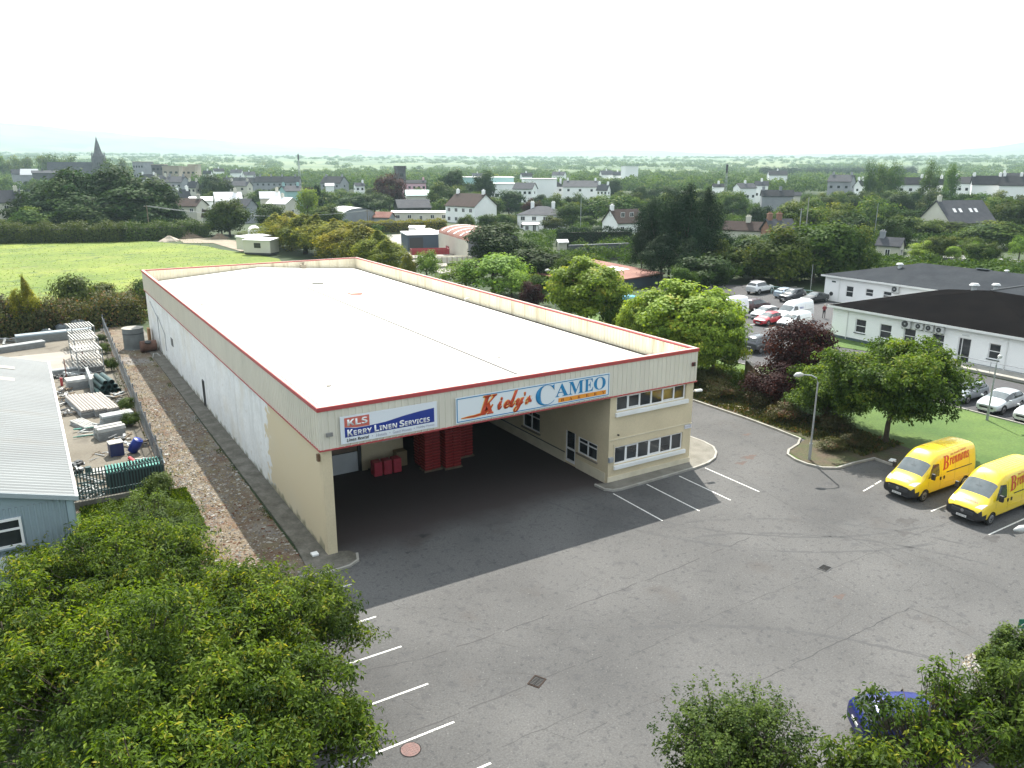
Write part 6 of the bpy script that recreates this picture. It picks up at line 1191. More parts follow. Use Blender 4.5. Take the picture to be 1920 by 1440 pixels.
for i, (x, y, a, lb) in enumerate(((-8.9, 16.6, 2.1, 'longest pale bar lying by the tyres'), (-8.6, 16.4, 2.1, 'second pale bar lying by the tyres'))): tag(MB().obox((x, y, .1), (2.3, .06, .06), Matrix.Rotation(a, 3, 'Z')).build('metal_bar', pale), lb, 'bar')
# stacked corrugated gutter bundles (three)
def bundle(x, y, a, L_, w, h, label, m_, n=6, group=None, dark=True):
    o = thing('profiled_sheet_bundle', label, 'sheet bundle', (x, y, Z0), a, group); b = MB(); st_ = MB(); rs_ = random.Random(int(x*10)+int(y)); nl_ = max(2, int((h-.03)/.085))
    for k_ in range(nl_): dx_, dy_ = rs_.uniform(-.07, .07), rs_.uniform(-.03, .03); st_.box(-L_/2+dx_, L_/2+dx_, -w/2+dy_, w/2+dy_, k_*(h-.04)/nl_, (k_+.72)*(h-.04)/nl_)
    for x_ in (-L_*.32, L_*.32): st_.box(x_-.05, x_+.05, -w/2+.06, w/2-.06, .01, h-.05)
    st_.build('stack', M['steel'] if dark else pale, o)
    for i in range(n): yy = -w/2+w*(i+.5)/n; b.tube([(-L_/2-.03, yy, h), (L_/2+.03, yy, h)], w/n*.46, 7)
    b.build('top_sheets', m_, o)
for i, (x, lb) in enumerate(((-8.35, 'left'), (-7.45, 'middle'), (-6.65, 'right'))): bundle(x+.1, 32.5-i*.2, 1.72, 5.2, .85, .5, lb+' bundle of long pale ribbed sheets in the middle of the storage yard', mat('pale_beige_sheet', (.34, .31, .28), .6) if i == 0 else bpy.data.materials['pale_beige_sheet'], 4, 'bundles of pale ribbed sheets')
bundle(-8.25, 27.6, 1.9, 2.6, .9, .25, 'short flat bundle of white sheets in front of the ribbed bundles', M['white'], 5); bundle(-7.6, 39.6, .1, 2.2, 1.5, .6, 'square pallet of white panels behind the ribbed bundles', M['white'], 3)
bundle(-8.0, 44.2, .06, 5.0, .7, .6, 'long shrink-wrapped beam bundle across the yard behind the white pallet', pale, 3); bundle(-8.6, 61.5, .1, 7.0, 1.1, .8, 'long grey-blue beam bundle at the back of the yard', mat('blue_grey_sheet', (.24, .29, .32), .5), 3, None, False)
bundle(-14, 57.5, .3, 9, 1.0, .5, 'long pale beams lying at the back left of the yard', pale, 4)
bundle(-6.9, 24.4, .2, 1.7, 1.2, .55, 'white framed hatch panel near the dark blue box', M['white'], 2); bundle(-6.2, 26.8, .15, 2.0, 1.0, .8, 'glass-topped crate beside the palisade fence', pale, 3)
tag(fixn(MB().box(-14.5, -6.3, 46.5, 54.5, .02, .12).build('concrete_slab', mat('pale_slab', (.30, .275, .24), .9, (.22, .20, .17), .5, .7))), kind='structure')  # slab of paler concrete than the yard around it
# dark pipes stack
o = thing('pipe_stack', 'stack of thick dark green drain pipes beside the palisade fence', 'pipe stack', (-6.0, 37.2, Z0), .15)
for k, (x, z) in enumerate(((-.75, .22), (-.3, .22), (.15, .22), (.6, .22), (-.5, .62), (-.05, .62), (.4, .62), (-.28, 1.0), (.18, 1.0))):
    b = MB(); n = 14; V = []; 
    for y in (-1.5, 1.5):
        for rr in (.22, .18):
            for i in range(n): V.append((x+rr*math.cos(6.2832*i/n), y, z+rr*math.sin(6.2832*i/n)))
    Fs = []
    for i in range(n): j = (i+1) % n; Fs += [(i, j, 2*n+j, 2*n+i), (n+i, 3*n+i, 3*n+j, n+j), (i, n+i, n+j, j), (2*n+i, 2*n+j, 3*n+j, 3*n+i)]
    b.add(V, Fs); b.build('pipe', dkg, o, smooth=False)
# stacked galvanised cages
for k, (px, py, lb) in enumerate(((172, 695, 'nearest'), (166, 672, 'middle'), (160, 648, 'farthest'))):
    g = G(px, py+3); o = thing('steel_cage', lb+' of three galvanised slatted cages stacked by the palisade fence', 'cage', (g.x-.2, g.y, Z0), .1, 'galvanised slatted cages'); b = MB(); w, d_, h = 2.0, 3.0, 2.3
    for x in (-w/2, w/2):
        for y in (-d_/2, d_/2): MB().box(x-.04, x+.04, y-.04, y+.04, 0, h).build('upright', pale, o)
    b = MB()
    for z in (.8, 1.5, 2.3):
        for i in range(9): x = -w/2+w*i/8; b.box(x-.05, x+.05, -d_/2, d_/2, z, z+.03)
        for y in (-d_/2, 0, d_/2-.05): b.box(-w/2, w/2, y, y+.06, z-.05, z-.001)
    b.build('slatted_shelves', M['white'], o)
tag(MB().box(-7.1, -6.9, 36.5, 41.0, Z0, 1.3).build('leaning_board', pale), 'upright pale panel leaning behind the dark green pipes', 'panel')
for x, y, lb in ((-8.6, 41.5, 'left'), (-7.0, 45.5, 'right')): tag(MB().box(x, x+.08, y, y+.08, Z0, 2.1).build('steel_post', M['rust']), lb+' rusty upright post standing among the sheet bundles', 'post', 'rusty upright posts')
tag(MB().box(-9.1, -8.9, 40.6, 40.9, Z0, .7).build('barrier_board', M['red'], bevel=.02), 'small red barrier block beside the shed eaves', 'barrier')
for i, (x, y, s, lb) in enumerate(((-7.6, 65.2, .9, 'left dark wrapped roll at the back of the yard'), (-6.1, 65.6, 1.1, 'right dark wrapped roll at the back of the yard'), (-9.2, 64.2, .7, 'low grey-green wrapped heap at the back of the yard'))):
    b = MB(); b.tube([(-.8*s, 0, .6*s), (-.4*s, 0, .6*s), (.4*s, 0, .6*s), (.8*s, 0, .6*s)], [.35*s, .6*s, .58*s, .3*s], 14); o = b.build('wrapped_roll', mat('dark_wrap', (.06, .075, .085), .35, (.12, .14, .15), 3, .7) if i == 0 else bpy.data.materials['dark_wrap'], smooth=True, loc=(x, y, 0)); tag(o, lb, 'roll')
# tank and rusty drum on the strip
o = thing('water_tank', 'grey cylindrical concrete tank standing by the far end of the white wall', 'tank', (-1.9, 53.0, 0)); MB().tube([(0, 0, 0), (0, 0, .1), (0, 0, 2.05), (0, 0, 2.1)], [1.02, .98, .98, 1.0], 26).build('tank_shell', mat('grey_tank', (.19, .21, .21), .8, (.13, .14, .14), 1.5, .7), o); MB().tube([(0, 0, 1.55), (0, 0, 1.63)], 1.0, 26).build('band', M['darkm'], o)
b = MB(); n = 26; V = [(rr*math.cos(6.2832*i/n), rr*math.sin(6.2832*i/n), 2.13) for rr in (1.03, .55) for i in range(n)]; b.add(V, [(i, (i+1) % n, n+(i+1) % n, n+i) for i in range(n)]); b.add([(v[0], v[1], 2.115) for v in V[n:]], [tuple(range(n))]); b.build('rim', M['kerb'], o)
o = thing('rusty_drum', 'rusty brown drum lying on its side against the grey tank', 'drum', (-.75, 50.6, 0)); MB().tube([(-.9, 0, .58), (-.85, 0, .58), (.55, .1, .58), (.6, .1, .58)], [.5, .56, .56, .5], 18).build('shell', mat('rusty_brown_drum', (.11, .055, .04), .85, (.19, .10, .07), 2, .7), o); MB().tube([(-.2, -.32, 1.0), (-.2, -.35, 1.09)], .3, 14).build('opening', M['black'], o)
tag(MB().box(-.35, -.12, 54.2, 55.2, 0, 1.6).build('rusty_board', mat('rusty_orange_panel', (.35, .19, .08), .8)), 'rusty orange panel leaning on the wall behind the tank', 'panel')
tag(MB().tube([(-1.0, 47.5, .05), (-.8, 48.2, .28), (-.5, 48.2, .28), (-.3, 47.6, .1)], .05, 6).build('bent_pipe', M['white']), 'bent white pipe on the ground below the rusty drum', 'pipe')
rs = random.Random(8); dm = [M['white'], M['steel'], M['wood'], M['rust']]
for i in range(14):
    y = rs.uniform(2, 46); x = rs.uniform(-4.6, -1.2); L_ = rs.uniform(.15, .5); o = MB().obox((x, y, .03), (L_, rs.uniform(.04, .2), .03), Matrix.Rotation(rs.uniform(0, 3), 3, 'Z')).build('litter_piece', dm[i % 4]); tag(o, f"{('short', 'long')[L_ > .33]} {('white', 'grey', 'brown', 'rusty')[i % 4]} scrap {('near the front corner', 'beside the bare cream wall', 'opposite the wall door', 'towards the grey tank')[min(3, int(y/12))]} {('by the footpath', 'on the strip', 'by the fence')[min(2, int((-1.2-x)/1.15))]}", 'litter', 'litter on the waste strip')
M['white'] = bpy.data.materials['white_paint']
# ---------------------------------------------------------------- person by the far clinic wing
def person(loc, rz, label, shirt, trouser, hairc=(.35, .33, .3)):
    o = thing('person', label, 'person', loc, rz); bm = bmesh.new(); sk = None
    J = [((0, 0, .96), .15, -1), ((0, 0, 1.15), .14, 0), ((0, .01, 1.38), .165, 1), ((0, .0, 1.50), .06, 2), ((0, 0, 1.62), .095, 3), ((0, .0, 1.72), .085, 4),
         ((.19, 0, 1.42), .06, 2), ((.25, -.02, 1.15), .045, 6), ((.12, -.24, 1.16), .035, 7), ((-.19, 0, 1.42), .06, 2), ((-.25, -.02, 1.15), .045, 9), ((-.10, -.24, 1.17), .035, 10),
         ((.10, 0, .86), .095, 0), ((.11, -.02, .48), .065, 12), ((.12, .01, .09), .045, 13), ((.13, -.15, .04), .035, 14), ((-.10, 0, .86), .095, 0), ((-.12, .0, .48), .065, 16), ((-.13, .02, .09), .045, 17), ((-.14, -.14, .04), .035, 18)]
    me = bpy.data.meshes.new('body'); me.from_pydata([j[0] for j in J], [(j[2], i) for i, j in enumerate(J) if j[2] >= 0], []); t = linkm('tmp', me); t.modifiers.new('s', 'SKIN'); t.modifiers.new('u', 'SUBSURF').render_levels = 1
    for v, j in zip(me.skin_vertices[0].data, J): v.radius = (j[1], j[1]*.85)
    me.skin_vertices[0].data[0].use_root = True; m2 = evalmesh(t); bpy.data.objects.remove(t); skin = mat('skin', (.45, .27, .20), .6)
    for m_ in (skin, shirt, trouser, M['black']): m2.materials.append(m_)
    for p in m2.polygons:
        c = p.center; p.material_index = 3 if c.z < .1 else 2 if c.z < 1.0 and abs(c.x) < .26 and c.y > -.2 else 1 if c.z < 1.49 and c.y > -.14 else 0
        p.use_smooth = True
    linkm('body', m2, o); b = MB(); b.tube([(0, .02, 1.66), (0, .015, 1.74), (0, .01, 1.80)], [.10, .098, .04], 12); b.build('hair', mat('grey_hair', hairc, .9), o)
    f = MB(); f.box(-.045, -.025, -.105, -.095, 1.665, 1.68); f.box(.025, .045, -.105, -.095, 1.665, 1.68); f.box(-.025, .025, -.1, -.092, 1.59, 1.60); f.build('face_features', M['black'], o)
    for s in (-1, 1):
        h = MB(); 
        for k in range(4): h.tube([(s*.11+(k-1.5)*.02, -.26, 1.17), (s*.11+(k-1.5)*.022, -.32-.01*(k in (1, 2)), 1.175), (s*.11+(k-1.5)*.02, -.35, 1.15)], [.011, .010, .007], 5)
        h.tube([(s*.11-s*.035, -.245, 1.175), (s*.11-s*.06, -.28, 1.19)], [.012, .008], 5); h.build('hand', skin, o)
    return o
g = G(1544, 597); person((g.x, g.y, .012), 2.6, 'person in dark red top and black trousers standing beside the tall white van', mat('dark_red_top', (.16, .025, .03), .9), mat('black_trousers', (.015, .015, .018), .9))
# ---------------------------------------------------------------- poles and wires
def pole(px, py, top, label, r=.13, wires=True, name='telegraph_pole', m=None):
    g = G(px, py); d = depth(g); h = ztop(px, top, d); o = thing(name, label, 'pole', (g.x, g.y, 0)); MB().tube([(0, 0, 0), (0, 0, h)], [r, r*.7], 8).build('post', m or M['wood'], o)
    if wires: MB().box(-.7, .7, -.05, .05, h-.35, h-.25).build('crossarm', M['wood'], o); b = MB(); [b.tube([(x, 0, h-.25), (x, 0, h-.1)], .04, 6) for x in (-.6, 0, .6)]; b.build('insulators', M['white'], o)
    return Vector((g.x, g.y, h-.15))
p1 = pole(282, 447, 384, 'dark telegraph pole standing at the edge of the pasture'); p2 = pole(690, 434, 393, 'telegraph pole behind the clipped yellow-topped hedge'); p3 = pole(694, 436, 404, 'short grey post right beside the hedge telegraph pole', .1, False)
p4 = pole(1088, 440, 368, 'thin pale pole between the two white houses', .1, False, m=M['steel']); p5 = pole(1507, 470, 369, 'tall pale pole above the trees behind the car park', .14, False, m=M['kerb']); p6 = pole(1495, 470, 390, 'shorter grey pole beside the tall pale one', .14, True, m=M['steel'])
pole(1637, 460, 380, 'lamp pole rising from the trees by the main road', .09, False, m=M['steel']); pole(1519, 548, 494, 'thin pole behind the pale green rail fence', .05, False, m=M['steel'])
for k in (-.6, 0, .6):
    a, c_ = p1+Vector((k, 0, 0)), p2+Vector((k, 0, 0)); P = [a.lerp(c_, t/14)-Vector((0, 0, 2.0*4*(t/14)*(1-t/14))) for t in range(15)]
    tag(MB().tube(P, .03, 4).build('overhead_wire', M['steel']), ('left' if k < 0 else 'right' if k > 0 else 'middle')+' thin overhead wire between the two telegraph poles', 'wire', 'overhead wires')
def mast(px, dep, top, label, w=.9):
    p = AH(px, dep); h = ztop(px, top, dep)-p.z; o = thing('mast', label, 'mast', p); b = MB()
    for s in ((-1, -1), (1, -1), (1, 1), (-1, 1)): b.tube([(s[0]*w, s[1]*w, 0), (s[0]*w*.35, s[1]*w*.35, h)], w*.14, 4)
    b.build('legs', M['steel'], o); b = MB(); n = 12
    for i in range(n):
        z, z2 = h*i/n, h*(i+1)/n; k, k2 = w*(1-.65*i/n), w*(1-.65*(i+1)/n)
        for a, c_ in (((-1, -1), (1, -1)), ((1, -1), (1, 1)), ((1, 1), (-1, 1)), ((-1, 1), (-1, -1))): b.tube([(a[0]*k, a[1]*k, z), (c_[0]*k2, c_[1]*k2, z2)], w*.08, 3)
    b.build('lattice', M['steel'], o)
    MB().tube([(0, 0, h*.8), (0, 0, h*.97)], w*.8, 8).build('antennas', M['darkm'], o)
mast(561, 700, 288, 'lattice mast rising among the town trees'); mast(1363, 330, 306, 'dark lattice mast right of the tall pines', .55)
# ---------------------------------------------------------------- houses of the town
WMESH = {}
def winmesh(w, h, det):
    k = (round(w, 1), round(h, 1), det)
    if k not in WMESH:
        b = MB(); t = .09
        if det: b.box(-w/2, w/2, -.05, .02, -h/2, -h/2+t); b.box(-w/2, w/2, -.05, .02, h/2-t, h/2); b.box(-w/2, -w/2+t, -.05, .02, -h/2+t, h/2-t); b.box(w/2-t, w/2, -.05, .02, -h/2+t, h/2-t); b.box(-.04, .04, -.05, .02, -h/2+t, h/2-t)
        p = MB().box(-w/2+.03, w/2-.03, -.03, .015, -h/2+.03, h/2-.03)
        fo = b.build('t', M['upvc']).data if det else None
        po = p.build('t', M['dglass']).data; WMESH[k] = (fo, po)
        for o in [o for o in bpy.data.objects if o.type == 'MESH' and o.parent is None and (o.data == fo or o.data == po)]: bpy.data.objects.remove(o)
    return WMESH[k]
def addwin(par, x, y, z, w, h, rz, det):
    fo, po = winmesh(w, h, det)
    if det: f = linkm('window', fo, par, (x, y, z)); f.rotation_euler = (0, 0, rz); p = linkm('pane', po, f)
    else: p = linkm('window', po, par, (x, y, z)); p.rotation_euler = (0, 0, rz)
def house(px0, px1, yr, ye, yb, dep, wm, rm, label, phi=12, ratio=.6, hip=False, chim=(.1, .9), nw=4, fl=2, name='house', cat='house', group=None, gw=1, drop=.4, mono=False, chm=None, cap=.35):
    cx = (px0+px1)/2; c0 = AH(cx, dep); ph = rad(phi); Wt = (px1-px0)*dep/FPX; L_ = Wt/(math.cos(ph)+ratio*abs(math.sin(ph))); D = L_*ratio
    an = -YAW-(cx-960)/FPX*.8+ph; o = thing(name, label, cat, (c0.x, c0.y, c0.z-drop), an, group); zb = c0.z-drop; he = ztop(cx, ye, dep)-zb; hr = ztop(cx, yr, dep)-zb; he = max(he, 2.2); hr = max(hr, he+.3)
    HOUSES.append((px0, px1, yr, yb, dep)); x0, x1, y0, y1 = -L_/2, L_/2, -D/2, D/2
    b = MB(); b.box(x0, x1, y0, y1, 0, he)
    if not hip and not mono: b.add([(x0, y0, he), (x0, y1, he), (x0, 0, hr-.05)], [(0, 2, 1)]); b.add([(x1, y0, he), (x1, y1, he), (x1, 0, hr-.05)], [(0, 1, 2)])
    b.build('wall', M[wm], o); b = MB(); ov = cap; 
    if hip: r = hiproof(b, x0, x1, y0, y1, he+.12, hr-he, ov=ov, axis='x')
    elif mono: b.add([(x0-ov, y0-ov, he+.05), (x1+ov, y0-ov, he+.05), (x1+ov, y1+ov, hr), (x0-ov, y1+ov, hr)], [(0, 1, 2, 3)]); b.add([(x0-ov, y0-ov, he-.25), (x1+ov, y0-ov, he-.25), (x1+ov, y0-ov, he+.045), (x0-ov, y0-ov, he+.045)], [(0, 1, 2, 3)])
    else:
        k = (hr-he)/(D/2); ze = he-ov*k
        for dz in (0, .16): b.add([(x0-ov, y0-ov, ze+dz), (x1+ov, y0-ov, ze+dz), (x1+ov, 0, hr+dz), (x0-ov, 0, hr+dz), (x0-ov, y1+ov, ze+dz), (x1+ov, y1+ov, ze+dz)], [(0, 1, 2, 3), (3, 2, 5, 4)] if dz else [(3, 2, 1, 0), (4, 5, 2, 3)])
        b.add([(x0-ov, y0-ov, ze), (x0-ov, 0, hr), (x0-ov, y1+ov, ze), (x0-ov, y1+ov, ze+.16), (x0-ov, 0, hr+.16), (x0-ov, y0-ov, ze+.16)], [(0, 5, 4, 1), (1, 4, 3, 2)]); b.add([(x1+ov, y0-ov, ze), (x1+ov, 0, hr), (x1+ov, y1+ov, ze), (x1+ov, y1+ov, ze+.16), (x1+ov, 0, hr+.16), (x1+ov, y0-ov, ze+.16)], [(0, 1, 4, 5), (1, 2, 3, 4)])
    rf = b.build('roof', M[rm], o)
    for c_ in chim or (): 
        x = x0+L_*c_; b = MB(); b.box(x-.5, x+.5, -.35, .35, (he+hr)/2, hr+1.15); b.box(x-.56, x+.56, -.41, .41, hr+1.15, hr+1.3); b.tube([(x-.2, 0, hr+1.3), (x-.2, 0, hr+1.6)], .12, 6); b.tube([(x+.2, 0, hr+1.3), (x+.2, 0, hr+1.6)], .12, 6); b.build('chimney', M[chm or wm], o)
    det = dep < 300; fh = he/fl if he/fl > 2 else he
    if nw:
        for f in range(fl):
            z = fh*f+fh*.55
            for i in range(nw):
                x = x0+L_*(i+.5)/nw
                if f == 0 and i == nw//2 and det: addwin(o, x, y0-.02, min(1.1, z), 1.0, 2.0, 0, True); continue
                addwin(o, x, y0-.02, z, min(1.3, L_/nw*.5), 1.25, 0, det)
            if gw and not hip: addwin(o, x0-.02 if phi > 0 else x1+.02, y0+D*.5, z, 1.1, 1.1, -pi/2 if phi > 0 else pi/2, det)
    return o
H_ = house
H_(-30, 27, 358, 378, 402, 232, 'palered', 'slate', 'blue-grey roofed house cut off by the left edge', 10, nw=3)
H_(310, 381, 373, 386, 419, 246, 'palered', 'brownroof', 'cream two-storey house with brown roof right of the dark tree clump', -28, .75, nw=3)
H_(372, 393, 395, 405, 418, 240, 'palered', 'brownroof', 'low brown-roofed porch building attached beside the cream two-storey house', -20, nw=1, fl=1, chim=(), name='annexe', cat='building')
H_(322, 352, 356, 372, 385, 300, 'whiteren', 'slate', 'white cottage with pale gable just above the cream two-storey house', 35, nw=2, fl=1)
H_(397, 448, 361, 376, 395, 275, 'palered', 'bright', 'cream house with glaring white roof behind the round green tree', 10, nw=3, chim=(.8,))
H_(432, 476, 374, 387, 412, 250, 'greyren', 'slate', 'grey gabled bungalow right of the round green tree', -40, .9, nw=2, fl=1, chim=())
H_(352, 392, 370, 376, 381, 285, 'whiteren', 'bright', 'small flat white shed above the cream two-storey house', 0, nw=0, fl=1, chim=(), name='shed', cat='shed')
H_(484, 520, 360, 371, 396, 275, 'palered', 'bright', 'cream house with sunlit white roof left of the tall dark cypress', 5, nw=1, chim=(.9,))
H_(496, 556, 371, 382, 398, 268, 'palered', 'bright', 'cream gabled house with two dark windows above the golden conifers', -38, .9, nw=2, fl=1, chim=(.5,))
H_(520, 566, 349, 358, 372, 330, 'teal', 'slate', 'pale teal walled house with grey gable among the trees', 30, .8, nw=2, fl=1)
H_(566, 586, 352, 366, 384, 310, 'palered', 'brownroof', 'narrow reddish roofed house behind the bright yellow-green tree', -30, nw=1, chim=())
H_(425, 470, 340, 348, 360, 420, 'palered', 'slate', 'pale house with steep grey roof below the slate terrace', -25, nw=2)
H_(478, 562, 331, 341, 352, 520, 'greyren', 'slated', 'long slate-roofed terrace in the middle of the town', -12, .25, nw=8, chim=(.1, .35, .6, .9))
H_(418, 482, 333, 342, 350, 560, 'greyren', 'slated', 'long dark slate terrace left of the mast', 8, .3, nw=6, chim=(.1, .5, .9))
H_(600, 652, 331, 343, 352, 480, 'greyren', 'slated', 'dark roofed house with white gable right of the mast', -35, .6, nw=3)
H_(609, 624, 344, 348, 356, 420, 'whiteren', 'bright', 'tiny bright white shed among dark trees below the dark roofed house', 0, nw=0, fl=1, chim=(), name='shed', cat='shed')
H_(662, 682, 343, 348, 358, 420, 'whiteren', 'slate', 'small white house left of the purple tree in town', 20, nw=2, chim=(.9,))
H_(262, 292, 327, 336, 345, 480, 'whiteren', 'slated', 'pale house with dark blue roof right of the church clump', -20, nw=2)
H_(288, 312, 329, 337, 348, 470, 'palered', 'slate', 'pale house with hipped grey roof in the row below the stone block', 15, hip=True, nw=2)
H_(308, 352, 331, 341, 352, 440, 'greyren', 'slate', 'grey house with broad triple gable roof below the cream blocks', -30, .8, nw=3)
H_(348, 372, 340, 351, 364, 400, 'palered', 'slate', 'pale grey gable house left of the dark round tree in town', -35, .8, nw=2)
H_(270, 300, 338, 346, 354, 430, 'palered', 'slate', 'pale bungalow with grey roof peeping over the right of the dark clump', 20, nw=2, fl=1)
H_(22, 45, 318, 326, 336, 560, 'greyren', 'slate', 'grey barrel-like roofed hall far left behind the trees', 10, nw=0, fl=1, chim=(), name='hall', cat='building')
H_(40, 70, 317, 327, 336, 540, 'greyren', 'bright', 'second pale barrel-like roofed hall far left', -10, nw=0, fl=1, chim=(), name='hall', cat='building')
H_(62, 106, 320, 324, 336, 520, 'stone', 'slate', 'grey stone building with chimney between the halls and the church', 5, .4, nw=4, fl=1, chim=(.4, .8), chm='stone')
def block(px0, px1, yt, yb, dep, wm, label, name='flat_roofed_building', nw=3, fl=2, D=12, phi=10, rm='lstone', cren=False):
    cx = (px0+px1)/2; c0 = AH(cx, dep); w = (px1-px0)*dep/FPX; h = ztop(cx, yt, dep)-c0.z+1; o = thing(name, label, 'building', (c0.x, c0.y, c0.z-1), -YAW+rad(phi)); HOUSES.append((px0, px1, yt, yb, dep))
    b = MB(); b.box(-w/2, w/2, -D/2, D/2, 0, h); b.build('wall', M[wm], o); b = MB(); b.box(-w/2-.3, w/2+.3, -D/2-.3, D/2+.3, h+.002, h+.4)
    if cren:
        for i in range(5): x = -w/2+w*i/4; b.box(x-w*.08, x+w*.08, -D/2-.3, D/2+.3, h+.402, h+1.6)
    b.build('parapet' if cren else 'roof', M[rm], o)
    for f in range(fl):
        for i in range(nw): addwin(o, -w/2+w*(i+.5)/nw, -D/2-.02, h*(f+.5)/fl, min(2, w/nw*.55), min(1.6, h/fl*.5), 0, False)
    return o
block(258, 281, 304, 326, 620, 'greyren', 'tall pale grey block with vertical windows right of the church spire', nw=4, fl=3, phi=-15); block(289, 311, 309, 330, 600, 'stone', 'brownish stone block with dark top among town roofs', nw=3, fl=3)
block(309, 338, 312, 331, 590, 'lstone', 'cream sunlit block with stepped front in the town centre', nw=3, fl=2); block(336, 368, 313, 325, 610, 'lstone', 'long cream block right of the stepped one', nw=4, fl=2); block(356, 374, 309, 316, 640, 'lstone', 'small pale rooftop block above the long cream one', nw=2, fl=1)
block(742, 758, 317, 342, 400, 'stone', 'ruined dark stone tower behind the purple tree in town', 'ruined_tower', nw=1, fl=3, D=5, phi=25, rm='stone', cren=True)
H_(753, 798, 338, 343, 357, 400, 'pinkren', 'slated', 'pink terraced building with white dormers right of the purple tree', 3, .4, nw=5, chim=(.1, .9))
H_(757, 806, 357, 366, 376, 330, 'palered', 'teal', 'white flat-fronted building with pale teal roof below the pink terrace', 8, .8, nw=2, fl=1, chim=())
H_(736, 806, 375, 389, 398, 292, 'darkm', 'slate', 'dark-fronted workshop with broad pale slate roof above the long white wall', 12, .8, nw=3, fl=1, chim=(), name='workshop', cat='workshop')
H_(733, 841, 397, 399, 414, 262, 'palered', 'bright', 'long low whitewashed flat-roofed outbuilding left of the grey gabled house', 0, .15, nw=5, fl=1, chim=(), name='outbuilding', cat='building')
H_(834, 931, 364, 386, 412, 256, 'whiteren', 'brownroof', 'two-storey house with blank grey gable and tall white chimneys', -42, .85, nw=4, chim=(.05, .93), gw=0)
H_(971, 1064, 388, 403, 430, 232, 'whiteren', 'slate', 'white two-storey house with hipped slate roof and tall white chimneys', -8, .8, True, nw=4, chim=(.28, .75))
H_(982, 1012, 421, 424, 431, 222, 'whiteren', 'bright', 'low white conservatory in front of the hipped white house', -8, .5, nw=2, fl=1, chim=(), name='conservatory', cat='building')
H_(1133, 1212, 394, 417, 434, 212, 'whiteren', 'brownroof', 'white gabled two-storey house half hidden by the tall dark pines', 36, .8, nw=3, chim=(.05,))
H_(1047, 1066, 453, 459, 463, 170, 'palered', 'bright', 'small pale shed roof in front of the dark clipped hedge', 20, nw=0, fl=1, chim=(), name='shed', cat='shed')
H_(1366, 1442, 418, 432, 444, 170, 'palered', 'brownroof', 'long brown-roofed bungalow right of the tall dark pines', -15, .5, nw=3, fl=1, chim=(.6,))
H_(1438, 1500, 413, 431, 446, 165, 'brick', 'slate', 'brick-gabled bungalow with grey slate roof and two chimneys', 30, .7, nw=2, fl=1, chim=(.1, .5), chm='brick')
dh = H_(1742, 1872, 377, 416, 436, 205, 'palered', 'slate', 'large dormer house with cream gable and four roof lights on slate roof', 40, .85, nw=3, fl=1, chim=(.05,))
for x, k in ((-3.6, .45), (-1.8, .45), (1.4, .45), (3.0, .45)):
    he_, hr_ = ztop(1807, 416, 205)+.4, ztop(1807, 377, 205)+.4; yy = -5.2*(1-k); MB().obox((x, yy, he_+(hr_-he_)*k+.55), (.8, 1.3, .12), Matrix.Rotation(math.atan2(hr_-he_, 5.2), 3, 'X')).build('roof_light', M['bright'], dh)
H_(1664, 1712, 449, 462, 474, 158, 'palered', 'slate', 'low grey slate cottage roof beside the main road wall', -20, .6, nw=1, fl=1, chim=(.1,), chm='greyren')
H_(1432, 1490, 357, 367, 374, 300, 'greyren', 'slated', 'long low dark roof among the trees above the pale pole', 5, .4, nw=0, fl=1, chim=(.05, .6), name='bungalow')
H_(1486, 1505, 361, 366, 372, 305, 'palered', 'slate', 'small cream-walled lean-to right of the long low dark roof', 10, nw=0, fl=1, chim=(), name='annexe', cat='building')
H_(1556, 1605, 328, 340, 352, 380, 'greyren', 'slate', 'grey roofed house half hidden left of the tall poplars', -20, .7, nw=3)
H_(1606, 1626, 338, 347, 352, 370, 'whiteren', 'slated', 'white gabled house just left of the tall poplars', 55, .9, nw=1)
H_(1686, 1734, 333, 345, 362, 350, 'whiteren', 'slated', 'white two-storey house between the two groups of poplars', 6, .5, nw=3, chim=(.9,))
H_(1736, 1770, 334, 345, 358, 360, 'whiteren', 'slated', 'white house behind the rounded poplar', 6, .5, nw=3)
H_(1788, 1836, 332, 343, 358, 345, 'whiteren', 'slated', 'white house with end gable right of the poplars', -35, .6, nw=3)
H_(1828, 1880, 330, 345, 354, 335, 'whiteren', 'slated', 'white semi-detached house with broad dark roof at the right', 5, .5, nw=4, fl=1, chim=(.05, .9))
H_(1884, 1950, 330, 347, 355, 325, 'whiteren', 'slated', 'white dark-roofed house at the right edge of the photo', -12, .5, nw=4, fl=1, chim=(.05, .5))
H_(1880, 1940, 325, 335, 340, 400, 'whiteren', 'slated', 'dark roofed house behind the one at the right edge', 8, .5, nw=3)
